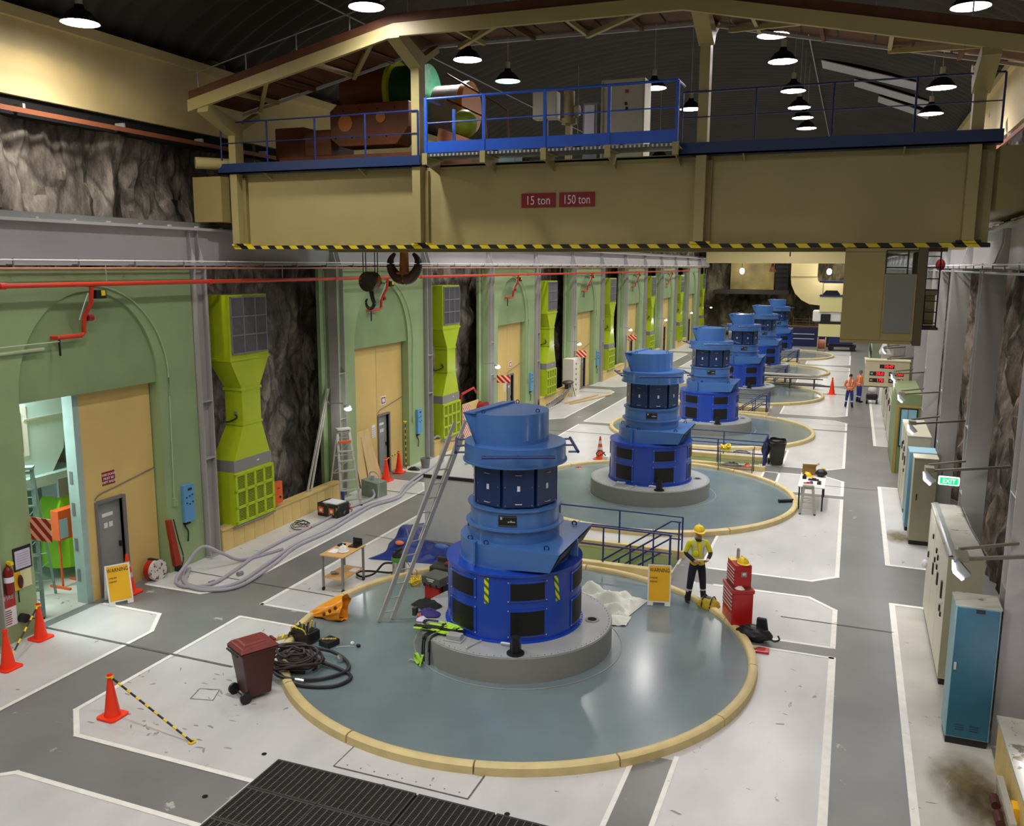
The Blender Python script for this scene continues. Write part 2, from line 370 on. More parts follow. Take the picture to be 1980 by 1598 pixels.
for k in range(6):
    d = BAY*k
    fp(rect(XI-.02, 14.27+d, -8.8, 14.93+d), .005, mFloorD, 'dark_paint')
    line([(XI, 14.24+d), (-9.6, 14.24+d)]); line([(XI, 14.98+d), (-9.8, 14.98+d)])
    line([(XI, 14.98+d), (XI, 14.24+d+BAY if k < 5 else 84)], .10)
    # right side narrow strip
    fp(rect(-3.0, 16.85+d, XA+.02, 17.25+d), .005, mFloorD, 'dark_paint')
    line([(-2.2, 16.82+d), (XA, 16.82+d)]); line([(-2.2, 17.3+d), (XA, 17.3+d)])
    if k < 5:
        fp([(-3.7, 19.95+d), (-.5, 19.95+d), (.09, 19.35+d), (.09, 21.55+d), (-.5, 21.03+d), (-3.7, 21.03+d)], .005, mFloorD, 'dark_paint')
        line([(-2.6, 19.93+d), (-.5, 19.93+d), (XA, 19.35+d), (XA, 17.3+d)], .1)
        line([(-2.9, 21.05+d), (-.5, 21.05+d), (XA, 21.57+d), (XA, 16.82+d+BAY)], .1)
        xa, xb = (-3.66, -3.1) if k != 1 else (-2.64, -2.09)
        fp(rect(xa, 18.6+d, xb, 24+d), .006, mFloorD, 'dark_paint')
        line([(xa, 18.4+d), (xa, 19.95+d)]); line([(xb, 18.4+d), (xb, 19.93+d)]); line([(xb, 21.05+d), (xb, 24.2+d)])
line([(XA, 16.82), (XA, 3)], .13)
fp(rect(-2.64, 0, -2.09, 12.2), .006, mFloorD, 'dark_paint'); line([(-2.67, 0), (-2.67, 12.2)]); line([(-2.06, 0), (-2.06, 12.3)])
# right side zones
for a, c in ((-5, 20.2), (22.96, 31.4), (38.85, 53.5), (62, 78)):
    fp(rect(1.24, a, 2.46, c), .003, mFloorLc if a < 0 else mFloorL, 'light_paint')
    line([(2.4, a), (1.24, a), (1.24, c), (2.4, c)], .12)
# left side zones
ya = -5
for k in range(8):
    yb = 13.7+WBAY*k
    fp([(-15.05, ya), (-13.4, ya), (-12.9, ya+.55), (-12.9, yb-.75), (-13.4, yb), (-15.05, yb)], .003, mFloorL, 'light_paint')
    line([(-14.95, ya), (-13.4, ya), (-12.9, ya+.55), (-12.9, yb-.75), (-13.4, yb), (-14.95, yb)], .09)
    ya = yb+1.27
# joints, floor hatch outlines, holes
def joint(pts, wd=.035): 
    o = line(pts, wd, .011); o.name = 'floor_joint'; o.data.materials[0] = mJoint; return o
joint([(-15.1, 12.28), (-10.35, 12.25)], .06)
for k in range(1, 5): joint([(-15.1, 12.28+BAY*k), (-9.6, 12.25+BAY*k)], .05)
for k in range(5): joint([(1.2, 18.55+BAY*k), (-1.0, 18.55+BAY*k)], .03)
joint([(-14.7, 16.05), (-10.2, 15.95)], .03)
bb = B(); bb.box(-6.77, 10.17, 0, -4.6, 10.72, .012); bb.make('hatch_plate', mFloorL, floor)
joint([(-6.78, 10.9), (-6.78, 10.16), (-4.59, 10.16), (-4.59, 10.9)], .025)
for i in range(9): bb = B(); bb.cyl((-6.6+i*.23, 10.25, .0), (-6.6+i*.23, 10.25, .016), .012, n=8); bb.make('bolt', mJoint, floor)
joint([(-10.3, 11.35), (-9.95, 11.45), (-9.8, 11.1), (-10.2, 11.0), (-10.3, 11.35)], .012)
for x, y in ((-7.95, 10.05), (-8.05, 8.85), (-5.85, 9.99), (-3.95, 10.05)):
    bb = B(); bb.cyl((x, y, 0), (x, y, .009), .04, n=12); bb.make('floor_drain', mVoid, floor)
joint([(-12.2, 20.2), (-9.9, 20.0)], .02); joint([(-10.7, 16.2), (-9.7, 16.5)], .02)
rnd = random.Random(21); chips = B(); scuffs = B()
for i in range(260):
    x, y = rnd.uniform(-15, 1.9), rnd.uniform(7.5, 24)**1.0
    if rnd.random() < .5: x, y = rnd.uniform(-12.5, -8.5), rnd.uniform(8.4, 12)
    if (x+5.76)**2+(y-15.2)**2 < 4.75**2 or (-12.9 < x < -11.8) or .1 < x < 1.25 or (x < -7.7 and 8.3 < y < 9.4) or (x > -7.7 and y < 10): continue
    if 19.7 < y < 21.7 and x > -8: continue
    sx, sy, a = rnd.uniform(.02, .09), rnd.uniform(.008, .025), rnd.gauss(-.3, .5); n = 7
    chips.poly([(x+(sx*cos(2*pi*j/n)*cos(a)-sy*sin(2*pi*j/n)*sin(a))*(1+rnd.uniform(-.3, .3)), y+(sx*cos(2*pi*j/n)*sin(a)+sy*sin(2*pi*j/n)*cos(a))*(1+rnd.uniform(-.3, .3)), .0045) for j in range(n)])
chips.make('paint_chips', M('chipped_floor', '94938d', .6), floor, kind='stuff')
mStain = M('brown_floor_stain', '7a6a45', .6); nt_ = mStain.node_tree; N_ = nt_.nodes
g_ = N_.new('ShaderNodeTexGradient'); g_.gradient_type = 'SPHERICAL'; tc_ = N_.new('ShaderNodeTexCoord'); n_ = N_.new('ShaderNodeTexNoise'); n_.inputs['Scale'].default_value = 3; n_.inputs['Detail'].default_value = 6
mu_ = N_.new('ShaderNodeMath'); mu_.operation = 'MULTIPLY'; m2_ = N_.new('ShaderNodeMath'); m2_.operation = 'MULTIPLY'; m2_.inputs[1].default_value = 1.9; m2_.use_clamp = True
nt_.links.new(tc_.outputs['Object'], g_.inputs[0]); nt_.links.new(tc_.outputs['Object'], n_.inputs[0]); nt_.links.new(g_.outputs['Fac'], mu_.inputs[0]); nt_.links.new(n_.outputs['Fac'], mu_.inputs[1]); nt_.links.new(mu_.outputs[0], m2_.inputs[0]); nt_.links.new(m2_.outputs[0], N_['Principled BSDF'].inputs['Alpha'])
for x, y, sc_ in ((2.0, 13.2, .75), (2.2, 12.6, .7), (1.6, 25.6, .6)):
    bb = B((0, 0, 0)); bb.poly([(cos(2*pi*j/24), sin(2*pi*j/24), 0) for j in range(24)]); o_ = bb.make('floor_stain', mStain, floor); o_.location = (x, y, .0055); o_.scale = (sc_*.8, sc_*1.3, 1)
# stair pits: walls, steps, curbs
for k, (x0, x1, y0, y1) in enumerate(PITS):
    b = B()
    for q in ([(x0, y0, -2.4), (x1, y0, -2.4), (x1, y0, 0), (x0, y0, 0)], [(x0, y1, -2.4), (x1, y1, -2.4), (x1, y1, 0), (x0, y1, 0)],
              [(x0, y0, -2.4), (x0, y1, -2.4), (x0, y1, 0), (x0, y0, 0)], [(x0, y0, -2.4), (x1, y0, -2.4), (x1, y1, -2.4), (x0, y1, -2.4)]): b.poly(q)
    pit = b.make('stair_pit', mGreenP, floor)
    for i in range(12):
        b = B(); b.box(x1-.27*(i+1), y0+.1, -.2*(i+1)-.05, x1-.27*i, y1-.1, -.2*(i+1)); b.make('step', mPlinth, pit)
    for q in (((x0-.2, y0-.2, 0), (x1+.12, y0, .2)), ((x0-.2, y1, 0), (x1+.12, y1+.16, .2)), ((x0-.2, y0, 0), (x0, y1, .2))):
        b = B(); b.box(*q[0], *q[1]); b.make('curb', mCurb, floor, bevel=.02)

# ---------------------------------------------------------------- round platforms (curb ring in segments + deck)
seg = None
for k in range(6):
    c = (-5.76, 15.2+BAY*k)
    b = B(c+(0,)); b.lathe([(0, 0.07), (4.42, .07), (4.42, 0)], 96, c+(0,)); deck = b.make('trim_%d' % (k+1), mDeck, None, kind='structure'); deck.location = c+(0,)
    if seg is None:
        b = B(); g = radians(.18); b.lathe([(4.41, 0.0), (4.41, .12), (4.425, .15), (4.45, .165), (4.54, .16), (4.58, .13), (4.59, 0.0)], 10, (0, 0, 0), g, radians(27.69)-g)
        seg = b.make('curb_segment', mCurb, deck, smooth=True); seg.rotation_euler.z = radians(-105)
        s0 = seg
    for i in range(1 if k == 0 else 0, 13):
        s = inst(s0, deck); s.rotation_euler.z = radians(-105+27.69*i)
    b = B(); b.lathe([(2.03, .07), (2.03, .078), (2.06, .078), (2.06, .07)], 64); b.make('deck_ring', mPlinth, deck)

# ---------------------------------------------------------------- floor grating, bottom of the frame
GX = [-7.62, -6.45, -5.25, -4.06, -2.88]; GY = [9.97, 9.22, 8.47, 7.72, 6.97]
b = B(); b.box(-7.62, 6.97, .010, -2.88, 9.97, .014); b.make('grating_void', mVoid, floor)
src = None
for i in range(4):
    for j in range(4):
        if src is None:
            fr = B(); fr.box(0, 0, .014, 1.16, .03, .05); fr.box(0, .71, .014, 1.16, .74, .05); fr.box(0, .03, .014, .025, .71, .05); fr.box(1.135, .03, .014, 1.16, .71, .05)
            src = fr.make('grating_panel', mGrate, floor)
            g1 = B()
            for q in range(1, 11): g1.box(q*.1055-.004, .03, .02, q*.1055+.004, .71, .052)
            g1.make('bearing_bar', mGrateL, src, kind='stuff')
            g2 = B()
            for q in range(1, 27): g2.box(.025, q*.0262+.02, .02, 1.135, q*.0262+.029, .046)
            g2.make('cross_bar', mGrate, src, kind='stuff'); src.location = (GX[0], GY[1], 0)
        else:
            p = inst(src, floor, (GX[i], GY[j+1], 0))
            for ch in src.children: inst(ch, p)

# ---------------------------------------------------------------- rock walls, ceiling
def rockwall(name, x, s, y0, y1, z0, z1, mat, ny, nz, amp):
    b = B()
    def fn(u, v):
        y = y0+(y1-y0)*u; z = z0+(z1-z0)*v
        p = Vector((0, y*.5, z*.28)); d = noise.fractal(p, 1.0, 2.1, 5)*amp+noise.fractal(Vector((3, y*1.9, z*.9)), .7, 2.2, 5)*amp*.45+amp*.55*(noise.voronoi(Vector((0, y*.9, z*.45)))[0][0]-.4)
        return (x+s*(d), y, z)
    b.grid(ny, nz, fn); return struct(b, name, mat, smooth=True, ang=.45)
wl = rockwall('wall_left', -16.3, 1, -7, 98.5, -.1, 12.6, mRock, 800, 72, .42)
wr = rockwall('wall_right', 3.6, -1, -7, 98.5, -.1, 12.6, mRockD, 800, 72, .42)
b = B(); b.grid(90, 50, lambda u, v: (-17+21*u, 98+noise.fractal(Vector((u*12, 5, v*9)), .9, 2.2, 5)*.7, 15.6*v)); wf = struct(b, 'wall_far', mRockF, smooth=True)
b = B(); b.box(-17, -7.2, -.1, 4.5, -7, 15.6); struct(b, 'wall_back', mBeam)
XC, ZC = -6.3, 12.3
b = B()
def cf(u, v):
    y = -7+105.5*u; t = -1+2*v; x = XC+10.1*t; z = ZC+2.9*(1-t*t)**.75 if abs(t) < 1 else ZC
    return (x, y, z+.08*sin(y*2*pi/.62))
b.grid(1021, 26, cf); ceil_ob = struct(b, 'ceiling', mCeil, smooth=True)
CONDUITS = [[(-13.0, y, 13.92) for y in (3, 60)], [(-1.85, y, 14.6) for y in (8, 70)]]
PANELS = [(-1.6, 34.0, 1.6, 34.0), (-.5, 36.4, 2.2, 36.4), (.4, 38.6, 2.3, 38.6)]
# cream beams above the crane rail, both sides
for s_, xw in ((1, -15.9), (-1, 3.3)):
    b = B(); b.box(xw-1.2*s_, -7, 10.72, xw, 98, 12.2); b.make('concrete_beam', mBeam, wl if s_ > 0 else wr)
    b = B(); b.box(xw-1.2*s_, -7, 12.2, xw+.14*s_, 98, 12.42); b.make('beam_ledge', mBeam, wl if s_ > 0 else wr)
    b = B(); b.box(xw-.5*s_, -7, 10.35, xw-.1*s_, 98, 10.7); b.make('dark_recess', mVoid, wl if s_ > 0 else wr)
    b = B(); b.bar((xw+.12*s_, -7, 10.42), (xw+.12*s_, 97, 10.42), .05, .1); b.make('conductor_rail', mCopper if s_ < 0 else M('copper_orange_rail', '94583a', .5), wl if s_ > 0 else wr)
    for k in range(12):
        b = B(); b.box(xw-.1*s_, 3+k*2.6, 10.4, xw+.14*s_, 3.06+k*2.6, 10.56); b.make('rail_bracket', mPlinthT, wl if s_ > 0 else wr)
# crane rail girders
for s_, xf, par in ((1, -15.0, wl), (-1, 2.8, wr)):
    b = B(); b.box(xf-.1*s_, -7, 7.42, xf-.16*s_, 97.5, 8.2); b.make('girder_web', mSteelL, par)
    b = B(); b.box(xf-.35*s_, -7, 8.2, xf+.12*s_, 97.5, 8.26); b.make('girder_top_flange', mSteelL, par)
    b = B(); b.box(xf-.35*s_, -7, 7.36, xf+.12*s_, 97.5, 7.42); b.make('girder_bottom_flange', mSteelL, par)
    b = B(); b.box(xf-.3*s_, -7, 8.26, xf-.22*s_, 97.5, 8.40); b.make('crane_rail', mAluD, par)
    sc = None
    for k in range(-1, 17):
        for dy in (0, .35):
            y = 17.08+12.37/2*k+dy*.8 if s_ > 0 else 14.5+6.0*k+dy
            if sc is None:
                b = B(); b.ext([(0, 0, 7.42), (s_*.24, 0, 7.42), (s_*.1, 0, 7.9), (s_*.1, 0, 8.2), (0, 0, 8.2)], (0, .03, 0)); sc = b.make('girder_stiffener', mSteelL, par); sc.location = (xf-.1*s_, y, 0)
            else: inst(sc, par, (xf-.1*s_, y, 0))
    sc = None
    for k in range(46):
        y = 2+k*.9
        if sc is None: b = B(); b.box(-.04, -.03, 8.26, .04, .03, 8.3); sc = b.make('rail_clip', mAlu, par); sc.location = (xf+.04*s_, y, 0)
        else: inst(sc, par, (xf+.04*s_, y, 0))
    # hand pipe along the girder
    xp = xf+.3*s_
    b = B(); b.cyl((xp, -7, 7.46), (xp, 96, 7.46), .018, n=6); b.make('guide_pipe', mWhite, par)
    b = B(); b.cyl((xp, -7, 7.30), (xp, 96, 7.30), .025, n=6); b.make('guide_pipe', mPlinthT if s_ < 0 else M('pale_orange_conduit', 'c98d6c', .5), par)
    sc = None
    for k in range(62):
        y = 3+k*1.5
        if sc is None: b = B(); b.box(-.012, -.012, 7.28, .012, .012, 7.49); b.box(-.012-.3*(s_ > 0), -.012, 7.36, .012+.3*(s_ < 0), .012, 7.385); sc = b.make('pipe_hanger', mAluD, par); sc.location = (xp, y, 0)
        else: inst(sc, par, (xp, y, 0))

# ---------------------------------------------------------------- steel columns
def column(par, x0, x1, y0, dy, zt, src=None):
    if src: return inst_tree(src, par, (min(x0, x1), y0, 0))
    b = B(); X = abs(x1-x0)
    b.box(0, 0, 0, X, .03, zt); b.box(0, dy-.03, 0, X, dy, zt); b.box(X/2-.02, .03, 0, X/2+.02, dy-.03, zt)
    c = b.make('steel_column', mSteel, par); c.location = (min(x0, x1), y0, 0)
    for z in (2.55, 4.0): b = B(); b.box(0, .03, z, X, dy-.03, z+.03); b.make('stiffener_plate', mSteel, c)
    b = B(); b.box(-.06, -.05, 0, X+.06, dy+.05, .03); b.make('base_plate', mSteel, c)
    return c
def inst_tree(src, par, loc):
    c = inst(src, par, loc)
    for ch in src.children: inst(ch, c)
    return c
cs = None
for k in range(-1, 8):
    for yy in (17.05+12.37*k, 23.25+12.37*k):
        if yy > 97: continue
        cs_ = column(wl, -15.2, -14.86, yy, .4, 7.36, cs); cs = cs or cs_
cs = None
for k in range(14):
    cs_ = column(wr, 2.45, 2.9, 14.45+6.0*k, .5, 7.36, cs); cs = cs or cs_

# ---------------------------------------------------------------- green portals, doors, parapets (left wall)
def slabs(k, opened):
    d = WBAY*k; y0, y1, yc = 12.1+d, 15.75+d, 13.93+d
    dd = B((-15.35, yc, 0))
    if opened: yl = (13.72+d, 15.75+d)
    else: yl = (13.93+d, 15.75+d)
    def leaf(a, c, hole):
        q = B()
        if hole:
            h0, h1, hz = hole; q.box(-15.42, a, 0, -15.28, h0, 4.68); q.box(-15.42, h1, 0, -15.28, c, 4.68); q.box(-15.42, h0, hz, -15.28, h1, 4.68)
        else: q.box(-15.42, a, 0, -15.28, c, 4.68)
        return q
    h = (14.0+d, 14.72+d, 2.14)
    D = leaf(yl[0], yl[1], h).make('door_%d' % (k+2), mDoorY, None, kind='structure')
    if opened:
        b = B(); b.box(-15.56, 13.56+d, 0, -15.27, 13.72+d, 4.68); b.make('slab_edge', mRoomW, D)
        for z in (.5, 1.2, 2.0, 2.7): b = B(); b.box(-15.50, 13.55+d, z, -15.42, 13.562+d, z+.28); b.make('edge_slot', mFrame, D)
    else:
        leaf(y0, yc-.02, None).make('door_leaf', mDoorY, D)
    b = B(); b.box(-15.45, h[0]-.06, 0, -15.24, h[0], h[2]+.06); b.box(-15.45, h[1], 0, -15.24, h[1]+.08, h[2]+.06); b.box(-15.45, h[0], h[2], -15.24, h[1], h[2]+.08); b.make('door_frame', mFrame, D)
    b = B(); b.box(-15.40, h[0], .02, -15.36, h[1], h[2]); pd = b.make('personnel_door', mDoorG, D)
    b = B(); b.box(-15.36, h[1]-.1, 1.0, -15.31, h[1]-.05, 1.12); b.make('door_handle', mBlk, pd)
    b = B(); b.box(-15.36, h[0]+.2, 1.78, -15.352, h[0]+.5, 1.86); b.make('door_plate', mTag, pd)
    b = B(); b.box(-15.36, h[0]+.24, 1.52, -15.352, h[0]+.34, 1.64); b.box(-15.36, h[0]+.38, 1.52, -15.352, h[0]+.48, 1.64); b.make('door_notice', mTag, pd)
    b = B(); b.tube([(-15.27, h[0]-.05, 2.25), (-15.26, h[0]+.1, 2.36), (-15.26, h[0]+.5, 2.42), (-15.26, y1-.02, 2.62)], .012, 6); b.make('cable', mFrame, D)
    if k < 3:
        b = B(); b.box(-15.28, 14.2+d, 2.52, -15.27, 14.56+d, 2.82); sg = b.make('notice_board', mRedD if opened else mTag, D)
        if opened:
            for i, t in enumerate(('THIS DOOR', 'MUST BE', 'KEPT SHUT')): text(t, .075, mTag, sg, (-15.265, 14.38+d, 2.75-.085*i), (pi/2, 0, pi/2))
        else:
            b = B(); b.box(-15.272, 14.24+d, 2.56, -15.266, 14.52+d, 2.78); b.make('notice_face', mRedD, sg); b = B(); b.box(-15.268, 14.29+d, 2.60, -15.262, 14.47+d, 2.74); b.make('notice_face', mTag, sg)
    if k and k < 4:
        b = B(); b.box(-15.28, 13.55+d, 1.45, -15.27, 13.78+d, 1.9); nt = b.make('paper_notice', mTag, D); 
        for i in range(5): bb = B(); bb.box(-15.27, 13.59+d, 1.5+.07*i, -15.268, 13.74+d, 1.52+.07*i); bb.make('print_line', mFrame, nt)
    return D
for k in range(-1, 7):
    d = WBAY*k
    # portal block with arch opening: polygon in the y-z plane, extruded in x
    y0, y1 = 10.95+d, 17.02+d; a0, a1 = 12.1+d, 15.78+d; cyy = (a0+a1)/2; R = (a1-a0)/2; zs = 4.75
    arch = [(cyy+R*cos(t), zs+2.08*sin(t)) for t in [pi*i/20 for i in range(21)]]
    outer_l = [(y0, 0), (a0, 0), (a0, zs)]; b = B()
    pts = [(y1, 0), (y1, 7.3), (y0, 7.3), (y0, 0), (a0, 0)]+[p for p in arch[::-1]]+[(a1, 0)]
    b.ext([(-15.0, p[0], p[1]) for p in pts], (-.4, 0, 0)); pr = b.make('green_portal', mGreen, wl)
    # lunette set back behind the arch
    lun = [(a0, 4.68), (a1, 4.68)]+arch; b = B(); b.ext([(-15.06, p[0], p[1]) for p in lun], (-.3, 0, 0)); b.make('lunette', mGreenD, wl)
    # flank beyond the duct niche
    b = B(); b.box(-15.42, 22.95+d, 0, -15.3, 23.2+d, 7.3); b.make('green_pier', mGreen, wl)
    # conduit over the arch
    cp = [(-14.97, cyy+(R+.3)*cos(t)*1.0, zs+2.2*sin(t)) for t in [pi*i/12 for i in range(6, -1, -1)]]+[(-14.97, cyy+R+.27, 3.2), (-14.97, cyy+R+.24, 1.8)]
    b = B(); b.tube(cp, .016, 6, True, 3); b.make('conduit', mPar if False else M('pale_conduit_%d' % k, 'a8bf92', .5) if k == -1 else bpy.data.materials['pale_conduit_-1'], wl, smooth=True)
    b = B(); b.box(-15.0, cyy+R+.20, 1.62, -14.94, cyy+R+.32, 1.82); b.make('socket_box', mGreen, wl)
    if k < 0: continue
    slabs(k, k == 0)
    # parapet made of upright panels, in front of the rock niche
    for i in range(13):
        yy = 17.5+.43*i+d
        if k < 3:
            if i == 0 and k == 0: b = B(); b.box(0, 0, 0, .12, .42, .6); ps = b.make('parapet_panel', mPar, wl, bevel=.006); ps.location = (-14.95, yy, 0)
            else: inst(ps, wl, (-14.95, yy, 0))
    if k >= 3: b = B(); b.box(-14.95, 17.5+d, 0, -14.83, 23.1+d, .6); b.make('parapet', mPar, wl)
    b = B(); b.box(-15.12, 17.48+d, .57, -14.8, 23.12+d, .62); b.make('parapet_cap', mPar, wl)
# right parapet near camera
for i in range(24):
    if i == 0: b = B(); b.box(0, -.42, 0, .1, 0, .78); ps = b.make('parapet_panel', mPar, wr, bevel=.006); ps.location = (2.43, 13.85, 0)
    else: inst(ps, wr, (2.43, 13.85-.43*i, 0))
b = B(); b.box(2.40, 3, .76, 2.85, 13.87, .81); b.make('parapet_cap', mCabTop, wr)
# side room seen through the open door
b = B()
for q in ([(-19.8, 10, 0), (-15.3, 10, 0), (-15.3, 17, 0), (-19.8, 17, 0)], [(-19.8, 10, 0), (-19.8, 17, 0), (-19.8, 17, 5.2), (-19.8, 10, 5.2)], [(-19.8, 17, 0), (-15.42, 17, 0), (-15.42, 17, 5.2), (-19.8, 17, 5.2)], [(-19.8, 10, 0), (-15.42, 10, 0), (-15.42, 10, 5.2), (-19.8, 10, 5.2)], [(-19.8, 10, 5.2), (-15.4, 10, 5.2), (-15.4, 17, 5.2), (-19.8, 17, 5.2)]): b.poly(q)
struct(b, 'wall_side_room', mRoomW)
b = B(); b.poly([(-19.8, 10, .004), (-15.3, 10, .004), (-15.3, 17, .004), (-19.8, 17, .004)]); b.make('light_paint', mFloorLc, floor)
l = bpy.data.lights.new('side_room_light', 'AREA'); l.energy = 420; l.size = 1.6; l.color = (.85, 1, 1); o = bpy.data.objects.new('side_room_light', l); COL.objects.link(o); o.location = (-17.4, 12.6, 5.1)
# cut the rock wall where the side room is
bm = bmesh.new(); bm.from_mesh(wl.data)
bmesh.ops.delete(bm, geom=[f for f in bm.faces if 11.2 < f.calc_center_median().y < 16.3 and f.calc_center_median().z < 5.0], context='FACES'); bm.to_mesh(wl.data); bm.free()

# ================================================================ GENERATORS
GC = (-5.86, 15.25)
def make_generator(label):
    t = thing('generator', label, 'generator', (GC[0], GC[1], .02), 0, 'row of blue generators')
    def L(pr, n=64): b = B(); b.lathe(pr, n, (0, 0, -.02)); return b
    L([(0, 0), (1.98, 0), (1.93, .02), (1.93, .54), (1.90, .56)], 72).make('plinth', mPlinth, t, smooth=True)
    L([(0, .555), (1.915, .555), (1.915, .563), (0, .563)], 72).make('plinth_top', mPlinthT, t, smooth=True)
    drum = L([(1.36, .56), (1.36, .585), (1.30, .59), (1.30, 1.80), (1.33, 1.815), (1.33, 1.86), (0, 1.86)], 72).make('lower_drum', mBlueD, t, smooth=True)
    for i in range(6):
        a = radians(-58+60*i)
        for z0, z1 in ((.70, 1.16), (1.38, 1.70)):
            b = B(); b.lathe([(1.31, z0-.02), (1.318, z0-.04), (1.318, z1+.04), (1.30, z1+.04), (1.30, z0-.04)], 8, (0, 0, -.02), a-.29, a+.29); f = b.make('screen_frame', mBlueD, drum)
            b = B(); b.lathe([(1.30, z0), (1.323, z0), (1.323, z1), (1.30, z1)], 8, (0, 0, -.02), a-.245, a+.245); b.make('mesh_screen', mBlack, f)
            for sa in (-.275, .275):
                for z in (z0-.02, z1+.02): b = B(); b.ball((1.322*cos(a+sa), 1.322*sin(a+sa), z-.02), .014, nu=6, nv=4); b.make('bolt', mAlu, f)
    # scroll-shaped air duct with an outlet towards +x
    n = 36; pts = [(1.05*cos(t), 1.05*sin(t)) for t in [pi/2+pi*i/n for i in range(n+1)]]
    pt = pts+[(1.26, -1.05), (1.26, 1.05)]
    b = B()
    m = len(pt); bot = [(x if x < 1.2 else 1.08, y, 1.93 if x > 0 else 1.87) for x, y in pt]; top = [(x, y, 2.29) for x, y in pt]
    b.add([(x, y, z-.02) for x, y, z in bot+top], [tuple(range(m))[::-1], tuple(range(m, 2*m))]+[(i, (i+1) % m, m+(i+1) % m, m+i) for i in range(m)])
    dk = b.make('outlet_duct', mBlue, t, smooth=True, ang=.5)
    b = B(); b.frus([(1.09, -1.0, 1.94), (1.09, 1.0, 1.94), (1.10, 1.0, 1.94), (1.10, -1.0, 1.94)], [(1.262, -1.0, 2.24), (1.262, 1.0, 2.24), (1.275, 1.0, 2.24), (1.275, -1.0, 2.24)]); b.make('outlet_screen', mBlack, dk)
    b = B(); b.box(1.14, -.012, 1.93, 1.29, .012, 2.27); b.make('outlet_mullion', mBlue, dk)
    L([(1.07, 1.86), (1.07, 1.885), (0, 1.885)]).make('duct_flange', mBlue, t, smooth=True)
    b = B(); b.box(-.42, -1.07, 1.86, -.38, -.95, 2.31); b.make('duct_seam', mBlue, dk)
    for x, y in ((-.6, -.78), (-.2, -.96), (-.1, .9), (.95, -.85), (.95, .85), (-.95, 0)):
        b = B(); b.lathe([(.045+.014*cos(q), .014*sin(q)) for q in [2*pi*i/6 for i in range(7)]], 10, (0, 0, 0)); b.rot(pi/2, 'X'); [v.__iadd__(Vector((x, y, 2.30))) for v in b.v]; b.make('lifting_eye', mNavy, dk)
    L([(.87, 2.28), (.87, 2.55)]).make('neck', mBlue, t, smooth=True)
    ring = L([(.86, 2.54), (.945, 2.545), (.945, 2.575), (.86, 2.58), (.86, 2.90), (.905, 2.905), (.905, 2.945), (0, 2.95)]).make('middle_ring', mBlue, t, smooth=True)
    core = L([(.74, 2.94), (.74, 3.76)], 32).make('panel_drum', mBlueP, t, smooth=True)
    for i in range(8):
        a = radians(-64+45*i)
        b = B(); b.box(.74, -.285, 2.96, .785, .285, 3.73); b.rot(a); p = b.make('access_panel', mBlueP, core, bevel=.008)
        for z in (3.03, 3.58):
            b = B(); b.tube([(.785, -.06, z), (.82, -.06, z), (.82, .06, z), (.785, .06, z)], .007, 5, False); b.rot(a); b.make('handle', mAlu, p)
        b = B(); b.box(.785, -.028, 3.27, .789, .028, 3.37); b.rot(a); b.make('number_tag', mTag, p)
        b = B()
        for y in (-.25, .25):
            for z in (3.0, 3.35, 3.69): b.box(.785, y-.01, z-.01, .792, y+.01, z+.01)
        b.rot(a); b.make('panel_bolts', mAluD, p, kind='stuff')
    L([(.96, 3.74), (1.0, 3.745), (1.0, 3.775), (.97, 3.78), (.97, 4.10), (0, 4.10), ], 72).make('upper_ring', mBlue, t, smooth=True)
    # lifting rails around the upper ring
    for a in (radians(-66), radians(24), radians(114), radians(204)):
        b = B(); b.tube([(.96, -.6, 3.98), (1.13, -.6, 3.98)], .02, 6, False); b.tube([(.96, .6, 3.98), (1.13, .6, 3.98)], .02, 6, False); b.tube([(.96, 0, 3.98), (1.13, 0, 3.98)], .02, 6, False); b.tube([(1.13, -.66, 3.99), (1.13, .66, 3.99)], .03, 8, False); b.rot(a); b.make('handrail', mNavy, t, smooth=True)
    # cowl on top, flat flared face towards -x
    c = (-.22, .15); R = .80; q = []
    for i in range(25):
        a = radians(-118+236*i/24); q.append((c[0]+R*cos(a), c[1]+R*sin(a)))
    lo = q+[(-.56, .86), (-.53, -.62)]; hi = q+[(-.62, .92), (-.80, -.62)]
    m = len(q)+2; b = B(); b.add([(x, y, 4.08) for x, y in lo]+[(x, y, 4.65) for x, y in hi], [tuple(range(m))[::-1], tuple(range(m, 2*m))]+[(i, (i+1) % m, m+(i+1) % m, m+i) for i in range(m)])
    cw = b.make('top_cowl', mBlue, t, smooth=True, ang=.5)
    b = B(); b.prism([(-.60, -.60), (-.56, -.62), (-.36, .92), (-.42, .94)], 4.645, 4.69); b.make('cowl_rib', mBlue, cw)
    b = B(); b.prism([(-.80, -.62), (-.57, -.62), (-.38, .93), (-.62, .92)], 4.65, 4.672); b.make('cowl_flap', mBlue, cw)
    for x, y in ((-.3, .9), (.45, .0), (-.45, -.5)): b = B(); b.lathe([(.035+.01*cos(s_), .01*sin(s_)) for s_ in [2*pi*i/6 for i in range(7)]], 8); b.rot(pi/2, 'X'); [v.__iadd__(Vector((x, y, 4.68))) for v in b.v]; b.make('lifting_eye', mNavy, cw)
    # name plate with emblem
    a0 = radians(-78); b = B(); b.lathe([(.86, 2.64), (.873, 2.64), (.873, 2.84), (.86, 2.84)], 8, (0, 0, -.02), a0-.2, a0+.2); pl = b.make('name_plate', mBlk, ring)
    b = B(); b.lathe([(.866, 2.655), (.877, 2.655), (.877, 2.66), (.866, 2.66)], 8, (0, 0, -.02), a0-.19, a0+.19); b.lathe([(.866, 2.82), (.877, 2.82), (.877, 2.825), (.866, 2.825)], 8, (0, 0, -.02), a0-.19, a0+.19); b.make('plate_border', mAluD, pl)
